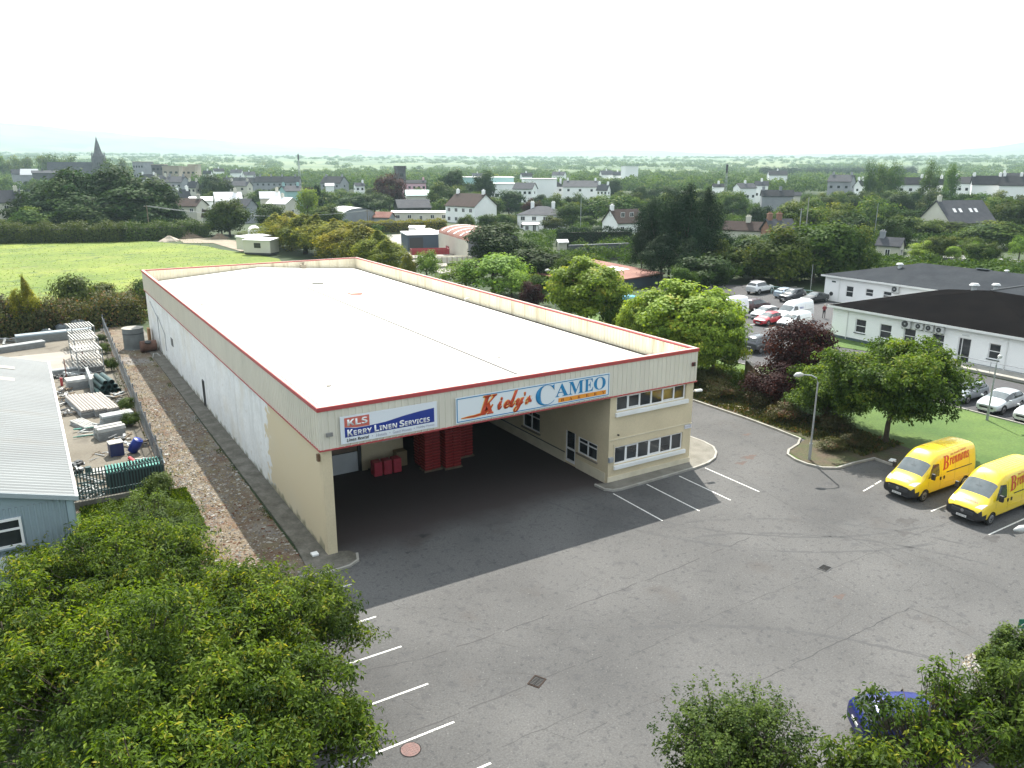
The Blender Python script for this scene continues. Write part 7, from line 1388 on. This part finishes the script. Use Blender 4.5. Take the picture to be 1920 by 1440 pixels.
for i, (a, c_, yr, ye, yb, d, hp, ph, lb) in enumerate(((1022, 1056, 340, 350, 362, 420, True, 10, 'grey hip-roofed house left of the long white terrace'), (1056, 1126, 339, 350, 364, 415, False, -8, 'long white terrace with dark slate roof and end gable'), (1120, 1146, 346, 356, 370, 395, False, -30, 'white house with round arched porch right of the long terrace'),
        (1338, 1360, 345, 350, 356, 380, False, 10, 'dark roofed bungalow just right of the tall pines'), (1378, 1420, 344, 352, 358, 370, False, 35, 'white-gabled dark bungalow row near the dark mast'), (1418, 1442, 340, 347, 356, 380, False, 5, 'low dark roofed bungalow right of the dark mast'), (1440, 1476, 320, 328, 336, 600, False, 10, 'pale roofed distant house above the long low dark roof'),
        (1124, 1150, 320, 327, 333, 700, False, 20, 'pale distant house left of the big white hall'), (1150, 1166, 322, 328, 334, 690, False, 0, 'small bright distant house beside the big white hall'), (975, 998, 324, 330, 336, 640, False, 20, 'distant pale house with pink-brown roof above the glazed school'), (1035, 1062, 322, 328, 334, 660, False, -20, 'distant cream house in the trees above the grey hip roof'),
        (885, 905, 325, 330, 335, 720, False, 10, 'distant white house behind the glazed school'), (400, 420, 316, 321, 326, 760, False, 15, 'distant pale house left of the lattice mast'), (432, 455, 318, 324, 330, 740, False, -15, 'distant cream house below the open fields'), (455, 478, 322, 328, 334, 700, False, 15, 'distant bright house beside the bushes left of the mast'), (380, 398, 320, 326, 332, 700, False, -25, 'distant small house right of the cream blocks'))):
    H_(a, c_, yr, ye, yb, d, 'whiteren', 'slate' if i % 3 else 'slated', lb, ph, .6, hp, nw=3, fl=2 if i < 3 else 1, chim=(.1, .9) if i < 3 else (.5,), chm='whiteren')
block(1168, 1193, 312, 325, 680, 'whiteren', 'big white distant hall among the trees', 'hall', nw=0, fl=1, rm='white')
block(866, 962, 333, 345, 400, 'teal', 'long modern school with pale roof and teal glazed upper floor', 'school', nw=16, fl=1, phi=4, rm='white'); block(916, 1004, 345, 366, 380, 'whiteren', 'white lower school block with few windows', 'school', nw=3, fl=1, phi=4, rm='white'); block(980, 1042, 336, 342, 420, 'whiteren', 'long flat bright white school wing', 'school', nw=0, fl=1, phi=4, rm='white')
H_(962, 1008, 343, 354, 370, 372, 'whiteren', 'slate', 'pale school wing with twin sloping grey roofs', -20, .8, nw=4, chim=())
# church with spire
c0 = AH(188, 640); an = -YAW+.35; ch = thing('church', 'dark stone church with tall pointed spire rising above the trees', 'church', (c0.x, c0.y, c0.z-1), an); zt = ztop(188, 256, 640)-c0.z+1; zk = ztop(188, 293, 640)-c0.z+1; k = 640/FPX
s = 4.2; b = MB(); b.box(-s, s, -s, s, 0, zk)
for x in (-s, s):
    for y in (-s, s): b.box(x-.7, x+.7, y-.7, y+.7, 0, zk*.93); b.add([(x-.6, y-.6, zk*.93+.002), (x+.6, y-.6, zk*.93+.002), (x+.6, y+.6, zk*.93+.002), (x-.6, y+.6, zk*.93+.002), (x, y, zk+4.5)], [(0, 1, 4), (1, 2, 4), (2, 3, 4), (3, 0, 4)])
b.build('tower', M['stone'], ch); b = MB(); n = 8; V = [(s*.92*math.cos(pi/8+k_*pi/4), s*.92*math.sin(pi/8+k_*pi/4), zk) for k_ in range(n)]+[(0, 0, zt)]; b.add(V, [(i, (i+1) % n, n) for i in range(n)]); b.build('spire', M['stone'], ch)
for y in (-s-.03,):
    b = MB(); b.box(-1.1, -.3, y-.05, y, zk*.55, zk*.8); b.box(.3, 1.1, y-.05, y, zk*.55, zk*.8); b.build('belfry_opening', M['black'], ch)
zr_ = ztop(150, 304, 640)-c0.z+1; b = MB(); b.box(-37, -s, -6, 6, 0, zr_*.55); b.add([(-37, -6, zr_*.55), (-37, 6, zr_*.55), (-37, 0, zr_-.2)], [(0, 2, 1)]); b.build('nave_wall', M['stone'], ch)
b = MB(); b.add([(-37.4, -6.5, zr_*.5), (-s-.01, -6.5, zr_*.5), (-s-.01, 0, zr_), (-37.4, 0, zr_), (-37.4, 6.5, zr_*.5), (-s-.01, 6.5, zr_*.5)], [(0, 1, 2, 3), (3, 2, 5, 4)]); b.build('nave_roof', M['slate'], ch); HOUSES.append((108, 200, 256, 322, 640))
# round-roofed barn, rusty sheds, farm buildings
def barrel(px0, px1, yt, ye, yb, dep, L_, phi, rm, wm, label, name='barn', rise=None, stripes=False, z0=None):
    cx = (px0+px1)/2; c0 = AH(cx, dep); o = thing(name, label, 'barn', c0, -YAW+rad(phi)); HOUSES.append((px0, px1, yt, yb, dep)); Wt = (px1-px0)*dep/FPX; w = (Wt-L_*abs(math.sin(rad(phi))))/math.cos(rad(phi)); he = ztop(cx, ye, dep); hr = ztop(cx, yt, dep); n = 14; r = hr-he
    A_ = [(-w/2*math.cos(pi*i/n), he+r*math.sin(pi*i/n)) for i in range(n+1)]; b = MB(); V = []
    for x, z in A_: V += [(x, -L_/2-.2, z), (x, L_/2+.2, z)]
    b.add(V, [(2*i, 2*i+2, 2*i+3, 2*i+1) for i in range(n)]); rf = b.build('roof', M[rm], o, smooth=True); b = MB()
    for y in (-L_/2, L_/2): b.add([(x, y, z-.03) for x, z in A_]+[(w/2, y, 0), (-w/2, y, 0)], [tuple(range(n+3)) if y < 0 else tuple(reversed(range(n+3)))])
    b.box(-w/2, -w/2+.1, -L_/2, L_/2, 0, he); b.box(w/2-.1, w/2, -L_/2, L_/2, 0, he); b.build('wall', M[wm], o)
    if stripes:
        b = MB()
        for k in range(4): 
            y = -L_/2+L_*(k+.6)/4.4; V = []
            for x, z in A_[2:6]: V += [(x*1.004, y, z+.05), (x*1.004, y+.9, z+.05)]
            b.add(V, [(2*i, 2*i+2, 2*i+3, 2*i+1) for i in range(3)])
        b.build('roof_light', M['white'], o)
    return o
barrel(604, 704, 389, 404, 418, 246, 14, 32, 'bright', 'greyren', 'round-roofed sheet barn with bright roof behind the clipped hedge')
H_(697, 737, 399, 408, 418, 243, 'greyren', 'rust', 'small gabled shed with rusty roof right of the round-roofed barn', -25, .8, nw=0, fl=1, chim=(), name='shed', cat='shed')
# long shed with rusty curved roof
c0 = A(847, 439, 159); fh_ = Vector((math.sin(YAW), math.cos(YAW), 0)); c0 = c0+r0*4.9+fh_*1.8; o = thing('farm_shed', 'long farm shed with rusty curved roof and four pale sheets', 'shed', (c0.x, c0.y, 0), -YAW-1.22); HOUSES.append((812, 915, 411, 470, 160)); b = MB(); L_, w, he, hr = 22, 10.2, 4.1, 5.7; n = 10
A_ = [(-w/2*math.cos(pi*i/n), he+(hr-he)*math.sin(pi*i/n)) for i in range(n+1)]; V = []
for x, z in A_: V += [(-L_/2-.2, x, z), (L_/2+.2, x, z)]
b.add(V, [(2*i, 2*i+1, 2*i+3, 2*i+2) for i in range(n)]); b.build('roof', M['rust'], o, smooth=True); b = MB()
for k in range(4):
    x = -L_/2+1.5+k*4.6; V = []
    for y, z in A_[1:7]: V += [(x, y, z+.06), (x+.8, y, z+.06)]
    b.add(V, [(2*i, 2*i+1, 2*i+3, 2*i+2) for i in range(5)])
b.build('pale_sheets', M['bright'], o); b = MB(); ribs(b, (-L_/2, -w/2), (L_/2, -w/2), 0, he, .9, .08, .08); b.build('side_wall', M['palered'], o); b = MB()
for x in (-L_/2, L_/2): b.add([(x, y, z-.04) for y, z in A_]+[(x, w/2, 0), (x, -w/2, 0)], [tuple(range(n+3))])
b.box(-L_/2, L_/2, w/2-.1, w/2, 0, he); b.build('end_wall', M['greyren'], o)
def simple(name, label, cat, px, py, dims, z0, rz, mts, extra=None):
    g = G(px, py); o = thing(name, label, cat, (g.x, g.y, 0), rz); w, d_, h = dims; MB().box(-w/2, w/2, -d_/2, d_/2, z0, z0+h).build('body', M[mts[0]], o); 
    b = MB(); b.add([(-w/2-.15, -d_/2-.15, z0+h+.01), (w/2+.15, -d_/2-.15, z0+h+.01), (w/2+.15, d_/2+.15, z0+h+.28), (-w/2-.15, d_/2+.15, z0+h+.28), (-w/2-.15, -d_/2-.15, z0+h-.12), (w/2+.15, -d_/2-.15, z0+h-.12), (w/2+.15, d_/2+.15, z0+h-.12), (-w/2-.15, d_/2+.15, z0+h-.12)], [(0, 1, 2, 3), (4, 5, 1, 0), (5, 6, 2, 1), (6, 7, 3, 2), (7, 4, 0, 3)]); b.build('roof', M[mts[1]], o); HOUSES.append((px-45, px+45, py-35, py, depth(g))); return o
M['bluegrey'] = mat('dark_blue_grey_sheet', (.06, .085, .115), .6); M['dkred'] = mat('dull_red_paint', (.28, .03, .04), .6)
o = simple('sheet_metal_shed', 'dark blue-grey shed with pale mono-pitch roof in the farm yard', 'shed', 797, 468, (9.2, 6.5, 3.6), 0, -YAW+.35, ('bluegrey', 'bright'))
b = MB(); b.box(-4.2, -1.2, -3.32, -3.26, .1, 3.0); b.build('door', M['darkm'], o)
for px, py, L_, lb, mt in ((806, 484, 7.5, 'long dull red farm trailer in front of the dark blue-grey shed', 'dkred'), (850, 500, 6.5, 'pale-sided trailer with rusty rails below the long farm shed', 'palered'), (858, 478, 4.5, 'short dark red machine beside the long trailer', 'dkred')):
    g = G(px, py); t = thing('farm_trailer', lb, 'trailer', (g.x, g.y, 0), -YAW+.25); b = MB(); b.box(-L_/2, L_/2, -1.2, 1.2, .8, .95); b.box(-L_/2, L_/2, -1.2, -1.12, .95, 1.9); b.box(-L_/2, L_/2, 1.12, 1.2, .95, 1.9); b.box(-L_/2, -L_/2+.08, -1.12, 1.12, .95, 1.9); b.box(L_/2-.08, L_/2, -1.12, 1.12, .95, 1.9); b.build('bed', M[mt], t)
    b = MB(); [b.box(x, x+.08, -1.26, -1.2, .9, 1.95) for x in [-L_/2+i*L_/7 for i in range(8)]]; b.build('side_rails', M['rust'], t); MB().tube([(L_/2, 0, .8), (L_/2+1.4, 0, .6)], .06, 6).build('drawbar', M['darkm'], t)
    for s in (-1, 1):
        for x in (-.6, .5): MB().tube([(x, s*1.0, .42), (x, s*1.2, .42)], .42, 14).build('wheel', M['rubber'], t)
simple('site_cabin', 'small white cabin among scrap at the back of the farm yard', 'cabin', 782, 441, (4, 2.5, 2.2), 0, -YAW, ('whiteren', 'bright')); simple('garden_shed', 'small brown gabled shed left of the long farm shed', 'shed', 798, 446, (4, 4, 2.0), 0, -YAW+.5, ('brick', 'palered'))
o = simple('caravan', 'grey-cream mobile home with low gable beside the dirt track', 'caravan', 491, 477, (6.2, 3.4, 2.6), .5, -YAW-.25, ('palered', 'bright')); MB().box(-.6, .9, -1.75, -1.7, 1.5, 2.5).build('window', M['dglass'], o); b = MB(); b.box(-3, 3, -1.6, 1.6, .1, .5); b.build('skirt', M['darkm'], o)
o2 = simple('caravan', 'long cream caravan behind the mobile home', 'caravan', 478, 470, (7, 3, 2.6), .5, -YAW+1.0, ('palered', 'bright')); b = MB(); [b.box(x, x+.9, -1.54, -1.5, 1.3, 2.1) for x in (-2.8, -1.2, .4, 2)]; b.build('window', M['dglass'], o2)
barrel(446, 490, 427, 438, 447, 182, 8, 20, 'bright', 'whiteren', 'white polytunnel between the dirt track and the golden conifers', name='polytunnel')
o = thing('rusty_shed', 'open shed with rusty red roof and pale patches behind the bright maples', 'shed', (0, 0, 0)); g0, g1 = G(1150, 548), G(1246, 532); HOUSES.append((1140, 1248, 486, 535, 125))
q0, q1 = Vector((g0.x, g0.y)), Vector((g1.x, g1.y)); t = (q1-q0).normalized(); nn = Vector((-t.y, t.x)); q0 = q0-t*6; zt_ = ztop(1246, 511, depth(g1)); b = MB(); D = 15
b.add([(q0.x, q0.y, zt_), (q1.x, q1.y, zt_), (q1.x+nn.x*D, q1.y+nn.y*D, zt_+.9), (q0.x+nn.x*D, q0.y+nn.y*D, zt_+.9)], [(0, 1, 2, 3)]); b.add([(q0.x, q0.y, zt_-.2), (q1.x, q1.y, zt_-.2), (q1.x, q1.y, zt_-.002), (q0.x, q0.y, zt_-.002)], [(0, 1, 2, 3)]); b.build('roof', M['rust'], o)
b = MB()
for k in (0, 1, 2, 3, 6, 7, 8, 9): 
    a = q1-t*(2.5+k*1.1)+nn*5; c_ = a+nn*3.6; e_ = t*.7; zz = zt_+.9*5/D+.03; z2 = zt_+.9*8.6/D+.03; b.add([(a.x, a.y, zz), (a.x-e_.x, a.y-e_.y, zz), (c_.x-e_.x, c_.y-e_.y, z2), (c_.x, c_.y, z2)], [(3, 2, 1, 0)])
b.build('pale_sheets', M['bright'], o); b = MB(); wall(b, (q1.x-.3, q1.y+.3), (q0.x, q0.y+.3), 0, zt_-.25, .15); w2 = q1+nn*D; wall(b, (q1.x-.2, q1.y+.3), (w2.x-.2, w2.y), 0, zt_-.1, .15); b.build('wall', M['bluegrey'], o)
wallthing('dark_garden_wall', 'dark grey block wall below the clipped hedge behind the rusty shed', [tuple(G(1066, 489).to_2d()), tuple(G(1178, 484).to_2d())], 3.0, .3, mat('dark_block_wall', (.085, .09, .10), .9), M['greyren'])
wallthing('road_wall', 'pale roadside wall with piers beside the main road', [tuple(G(1728, 468).to_2d()), tuple(G(1790, 473).to_2d()), tuple(G(1870, 480).to_2d())], 1.5, .3, M['greyren'], M['kerb'])
g = thing('guard_rail', 'low dark guard rail along the near side of the main road', 'guard rail', (0, 0, 0)); b = MB(); P = [G(1800+i*14, 492+i*1.05) for i in range(11)]; [b.tube([(p.x, p.y, 0), (p.x, p.y, .9)], .06, 5) for p in P]; b.build('posts', M['darkm'], g); MB().tube([(p.x, p.y, .75) for p in P], .07, 5).build('rail', M['steel'], g)
# spoil heaps by the track
for px, py, w, lb, m_ in ((262, 448, 7, 'brown earth heap left of the telegraph pole', 'wood'), (352, 446, 8, 'larger brown earth heap beside the dirt track', 'wood'), (318, 452, 5, 'grey rubble heap right of the telegraph pole', 'lstone'), (412, 447, 5, 'small brown earth heap near the polytunnel', 'wood')):
    p = G(px, py); rng = random.Random(px); b = MB(); n = 12; V = [(0, 0, w*.26)]; 
    for r_, z in ((.25, .22), (.5, .14), (.8, .05), (1, -.02)): V += [(w/2*r_*math.cos(6.283*i/n)*rng.uniform(.85, 1.15), w/2*r_*.8*math.sin(6.283*i/n)*rng.uniform(.85, 1.15), w*z*rng.uniform(.8, 1.2)) for i in range(n)]
    b.add(V, [(0, 1+i, 1+(i+1) % n) for i in range(n)]+[(1+r_*n+i, 1+(r_+1)*n+i, 1+(r_+1)*n+(i+1) % n, 1+r_*n+(i+1) % n) for r_ in range(3) for i in range(n)]); tag(b.build('earth_heap', M[m_], loc=(p.x, p.y, 0)), lb, 'heap')
# ---------------------------------------------------------------- town and hillside trees
for px, dep, top, w, k, lb in ((392, 400, 330, 45, 'dark', 'dark rounded tree above the cream house with white roof'), (408, 330, 334, 52, 'dark', 'broad dark tree among the grey roofs of the town'), (592, 262, 338, 38, 'farcon', 'tall dark cypress among the town houses'), (728, 300, 325, 62, 'purple', 'large dark purple beech left of the pink terrace'), (700, 290, 362, 70, 'oak', 'green tree left of the dark-fronted workshop'), (660, 285, 368, 80, 'dark', 'dark tree behind the round-roofed barn'),
        (848, 330, 322, 60, 'dark', 'big dark tree right of the pink terrace'), (820, 300, 345, 50, 'oak', 'green tree between the pink terrace and the grey gabled house'), (905, 330, 320, 45, 'dark', 'dark tree in front of the glazed school'), (955, 290, 360, 60, 'dark', 'dark tree right of the grey gabled house'), (1075, 225, 378, 55, 'oak', 'tall pale green tree right of the hipped white house'), (1040, 215, 405, 50, 'oak', 'green bush tree before the hipped white house'),
        (1100, 230, 405, 50, 'oak', 'green tree between the two white houses'), (1150, 240, 365, 90, 'far', 'broad green tree behind the white gabled house'), (1000, 250, 372, 40, 'purple', 'dark purple tree left of the hipped white house'), (230, 760, 300, 24, 'far', 'pointed green tree just right of the church'), (206, 560, 293, 28, 'far', 'green tree touching the church tower'),
        (1800, 200, 418, 130, 'oak', 'broad green tree below the large dormer house'), (1745, 190, 410, 90, 'oak', 'green tree at the left foot of the large dormer house'), (1880, 175, 420, 120, 'oak', 'leafy tree right of the large dormer house near the road'), (1920, 230, 385, 90, 'dark', 'dark tree at the right edge beside the large dormer house'), (1700, 230, 392, 80, 'dark', 'dark tree left of the large dormer house')):
    ptree(k, px, dep, top, w, lb)
for px, w, top in ((1632, 30, 299), (1655, 34, 297), (1682, 34, 298)): ptree('poplar', px, 330, top, w, {1632: 'left', 1655: 'middle', 1682: 'right'}[px]+' tall dark poplar of the skyline group of three', 'left group of tall poplars')
ptree('poplar', 1746, 320, 300, 40, 'single broad poplar on the skyline left of the white houses'); ptree('poplar', 1788, 318, 299, 34, 'slim poplar standing nearest the right row of white houses')
for i, px in enumerate((5, 28, 52, 82, 100, 122, 136)): ptree('far', px, 720, 290+(i % 3), 30, ('leftmost', 'second', 'third', 'fourth', 'fifth', 'sixth', 'last')[i]+' round tree of the skyline row left of the church spire', 'skyline trees left of the church')
ZONES = [ # px range, depth range, count, top offset(h range), kind, label, group
 ((1180, 1930), (170, 330), 78, (6, 10), ('oak', 'dark', 'far', 'oak'), 'leafy tree in the dense belt between the car park and the far white houses', 'tree belt behind the clinic'),
 ((1330, 1700), (122, 170), 26, (5, 8), ('oak', 'dark'), 'leafy tree in the thicket right behind the clinic car park', 'thicket behind the car park'),
 ((760, 1180), (240, 420), 44, (6, 11), ('far', 'dark', 'far', 'oak'), 'leafy tree among the school and the white houses in the middle distance', 'trees around the school'),
 ((380, 800), (262, 440), 42, (5, 10), ('far', 'oak', 'dark', 'far'), 'leafy tree among the town roofs beyond the round-roofed barn', 'trees between the town roofs'),
 ((-60, 380), (300, 520), 22, (7, 11), ('far', 'dark'), 'leafy tree behind the big dark clump at the left', 'trees behind the dark clump'),
 ((1650, 1940), (135, 165), 12, (3, 5), ('oak', 'yel'), 'bushy tree beside the main road above the far clinic roof', 'bushes along the main road'),
 ((560, 1000), (205, 240), 14, (3, 5), ('oak', 'far'), 'small garden tree behind the clipped hedge', 'small garden trees')]
LM = [(15, 388, 'blue-grey roofed house'), (150, 310, 'church'), (350, 400, 'cream two-storey house'), (420, 385, 'cream white-roofed house'), (455, 395, 'grey gabled bungalow'), (527, 385, 'cream gabled house'), (520, 340, 'long slate terrace'), (625, 342, 'dark roofed house'), (650, 402, 'round-roofed barn'), (775, 348, 'pink terrace'), (770, 386, 'dark-fronted workshop'), (785, 405, 'whitewashed outbuilding'),
      (882, 390, 'grey gabled house'), (915, 340, 'glazed school'), (960, 355, 'white school block'), (1015, 408, 'hipped white house'), (1040, 352, 'grey hip-roofed house'), (1090, 352, 'long white terrace'), (1170, 412, 'white gabled house'), (1180, 318, 'big white hall'), (1265, 400, 'tall dark pines'), (1360, 330, 'dark mast'), (1400, 350, 'dark bungalow row'), (1404, 430, 'brown-roofed bungalow'), (1470, 430, 'brick-gabled bungalow'), (1507, 400, 'tall pale pole'),
      (1580, 340, 'grey roofed house'), (1655, 330, 'left poplars'), (1710, 348, 'white two-storey house'), (1790, 395, 'dormer house'), (1690, 460, 'slate cottage'), (1810, 345, 'house with end gable'), (1855, 345, 'semi-detached house'), (1800, 472, 'road wall'), (1540, 555, 'parked black saloon'), (1414, 540, 'white off-road car'), (1880, 485, 'main road'), (1600, 520, 'far clinic wing'), (80, 380, 'dark tree clump'), (290, 320, 'cream town blocks')]
def where(px, py):
    d_, x, y, nm = min((abs(px-x)+1.6*abs(py-y), x, y, nm) for x, y, nm in LM); dx, dy = px-x, py-y
    r = ('just ' if d_ < 45 else '')+(('right of' if dx > 0 else 'left of') if abs(dx) > 1.3*abs(dy) else ('below' if dy > 0 else 'beyond')); return r+' the '+nm
TONE = {'dark': 'dark green', 'oak': 'mid green', 'far': 'soft green', 'yel': 'pale green'}
def autolabel(k, px, pyt, h, w): return f"{'tall' if h > 9 else 'low' if h < 6 else 'rounded' if w > h else 'medium-sized'} {TONE[k]} {'bushy ' if w > h*1.12 else ''}tree {where(px, pyt+12)}"
rs = random.Random(77); USED = set()
def blocked(x0, x1, top, dep, mg=.25):
    for a, b_, yt, yb, d in HOUSES:
        if dep < d+4 and x1 > a+2 and x0 < b_-2 and top < yb-(yb-yt)*mg: return True
        if abs(dep-d) < 9 and x1 > a and x0 < b_: return True
    return False
for (xa, xb), (da, db), cnt, (ha, hb_), kinds, lb, gp_ in ZONES:
    made = 0; tries = 0
    while made < cnt and tries < cnt*30:
        tries += 1; dep = da+(db-da)*rs.random()**.8; px = rs.uniform(xa, xb); p = AH(px, dep); h = rs.uniform(ha, hb_); w = h*rs.uniform(.85, 1.25); k = rs.choice(kinds)
        _, pyt = topix((p.x, p.y, p.z+h)); wp = w*FPX/dep
        if blocked(px-wp/2, px+wp/2, pyt, dep): continue
        if 1640 < px+wp/2 and dep < 150 and pyt > 455 and False: continue
        al = autolabel(k, px, pyt, h, w)
        if al in USED: continue
        USED.add(al); tree(k, p, h, w, al, gp_); made += 1
# ---------------------------------------------------------------- far woods, hedgerows and distant town as masses
def mass(name, pts, label, seed, fol, leaf=.9, nl=90, lobes=7):
    rng = np.random.default_rng(seed); PP = []; NN = []; RR = []; SZ = []
    for (x, y, z, w, h) in pts:
        n = nl; d = unit(rng.normal(size=(n, 3))+np.array([0, 0, .35])); d[:, 2] = np.abs(d[:, 2]*1.0)-.15; lump = 1+.22*np.sin(d[:, 0]*5+x)+.18*np.sin(d[:, 1]*7+y); P = d*lump[:, None]*rng.uniform(.75, 1.0, (n, 1))*np.array([w/2, w/2, h*.55])+np.array([x, y, z+h*.45]); PP.append(P); NN.append(d); RR.append((rng.uniform(0, .7, n)+rng.normal(.1, .14)).clip(0, 1)); SZ.append(np.full(n, leaf*w/7))
    P = np.concatenate(PP); N_ = unit(np.concatenate(NN)+rng.normal(0, .3, P.shape)); SZ = np.concatenate(SZ); leaf_tone = np.concatenate(RR)
    me = leafmesh(name, P, N_, SZ, rng, aspect=.85, leaf_tone=leaf_tone); me.materials.append(F[fol]); return tag(linkm(name, me), label, kind='stuff')
rs = random.Random(99); pts = []
def fieldgap(px, dep):   # keep the sunlit fields open
    return (530 < px < 770 and 1150 < dep < 2400 and (int(dep/210)+int(px/70)) % 4 != 0) or (1820 < px < 1990 and 600 < dep < 900) or (1100 < px < 1260 and 1300 < dep < 1700 and int(dep/90) % 3)
for k in range(13000):
    dep = 480*math.exp(rs.random()*2.05); px = rs.uniform(-140, 2060)
    if fieldgap(px, dep): continue
    if 1000 < dep and vn(px*3, dep, 380, 2) < -.16: continue
    p = AH(px, dep); h = rs.uniform(6, 12); w = h*rs.uniform(.9, 1.4)
    if dep > 1300: w *= 1.5
    _, pyt = topix((p.x, p.y, p.z+h)); wp = w*FPX/dep
    if dep < 800 and blocked(px-wp/2, px+wp/2, pyt, dep, .3): continue
    pts.append((p.x, p.y, p.z, w, h))
    if len(pts) > 6400: break
near_ = [q for q in pts if math.hypot(q[0]-CAM.x, q[1]-CAM.y) < 1100]; far_ = [q for q in pts if math.hypot(q[0]-CAM.x, q[1]-CAM.y) >= 1100]
mass('far_woodland', near_, 'green tree cover between the roofs of the town and beyond it', 5, 'far', .75, 230); mass('distant_woodland', far_, 'hazy wooded plain stretching to the hills', 6, 'far', 1.0, 70)
# conifer plantation on the right skyline
pts = []
for k in range(900): 
    dep = rs.uniform(900, 1250); px = rs.uniform(1425, 1720); p = AH(px, dep); pts.append((p.x, p.y, p.z, 6, rs.uniform(13, 17)))
mass('conifer_plantation', pts, 'dense dark conifer plantation on the right skyline', 7, 'pine', .9, 60)
# scrub that closes the ground between the individual trees
pts = []
for k in range(4200):
    z_ = rs.choices((0, 1, 2, 3), (7, 3, 3, 2))[0]; xa, xb, da, db = ((1180, 1960, 112, 470), (420, 1180, 262, 480), (-140, 420, 240, 480), (700, 1180, 128, 235))[z_]
    dep = rs.uniform(da, db); px = rs.uniform(xa, xb); p = AH(px, dep); h = rs.uniform(1.6, 3.6); w = h*rs.uniform(1.2, 2)
    if z_ == 3 and 715 < px < 940: continue
    gy = topix((p.x, p.y, 0))[1]
    if px > 1780 and 473 < gy < 502: continue
    if p.x < 104 and p.y < 53 and p.x > 40: continue
    if p.x > 104 and px > 1640 and dep < 175: h *= .75
    _, pyt = topix((p.x, p.y, p.z+h)); wp = w*FPX/dep
    if blocked(px-wp/2, px+wp/2, pyt, dep, .12): continue
    pts.append((p.x, p.y, p.z, w, h))
mass('undergrowth', pts, 'tangled green undergrowth between the trees', 8, 'oak', .55, 200)
# tufts of rough grass: pasture edge and lawn
def tufts(name, n, fn, hgt, wid, fol, label, seed):
    rng = np.random.default_rng(seed); P = []
    rr = random.Random(seed)
    for _ in range(n): P.append(fn(rr))
    P = np.array(P); P[:, 2] += hgt*.4; a = rng.uniform(0, 6.28, n); N_ = np.stack([np.cos(a), np.sin(a), rng.uniform(.2, .6, n)], 1); me = leafmesh(name, P, unit(N_), hgt*1.2, rng, aspect=wid, droop=-.9); me.materials.append(F[fol]); return tag(linkm(name, me), label, kind='stuff')
def fpt(r): 
    y = 69+130*r.random()**1.5; x = r.uniform(-62, 27); 
    return (x, y, .02)
tufts('pasture_grass', 9000, fpt, .14, .9, 'yel', 'rough tufts of pasture grass', 1)
tufts('bank_grass', 9000, lambda r: (r.uniform(-9.6, -4.2), r.uniform(6.8, 12.2), .03), .2, .3, 'birch', 'rough grass on the bank before the low wall', 2)
tufts('verge_grass', 16000, lambda r: (r.uniform(34.5, 44), r.uniform(8, 30), .05), .2, .4, 'hedge', 'longer verge grass under the maples', 3)
def spt(r):
    y = r.uniform(0, 62); k = math.sin(y*1.7)+math.sin(y*.63+1)
    return ((-4.9+r.random()**2*1.2) if k > -.9 else -1.1-r.random()**2*.35, y, .02)
tufts('strip_weeds', 2600, spt, .09, .35, 'birch', 'low weeds along the edges of the stony waste strip', 5)
def kpt(r): a = r.uniform(0, 6.28); q = r.random()**.5*1.1; g = G(1858, 1252); return (g.x+q*math.cos(a), g.y+q*math.sin(a)*.8, r.choice((0, 1, 3)))
g = G(1868, 1250); kerb('broken_kerb', [(g.x-.7, g.y+.35), (g.x-.5, g.y-.1), (g.x-.1, g.y-.5), (g.x+.5, g.y-.75)], .14, .1)
stones('corner_rubble', 900, kpt, .03, .07, sm, 9)
tufts('bed_weeds', 7000, lambda r: (r.uniform(33.7, 38), r.uniform(-5, 16), .08), .22, .5, 'bramble' if 'bramble' in F else 'brownh', 'weeds on the shaded bed', 4)
# ---------------------------------------------------------------- haze
hz = bpy.data.materials.new('haze'); hz.use_nodes = True; n = hz.node_tree.nodes; n.clear(); ou = n.new('ShaderNodeOutputMaterial'); pv = n.new('ShaderNodeVolumePrincipled')
pv.inputs['Color'].default_value = (.68, .91, 1, 1); pv.inputs['Density'].default_value = .00014; pv.inputs['Anisotropy'].default_value = .45; hz.node_tree.links.new(pv.outputs[0], ou.inputs['Volume'])
o = MB().box(-12500, 12500, -12500, 12500, -40, 620).build('haze', hz); tag(o, kind='stuff')
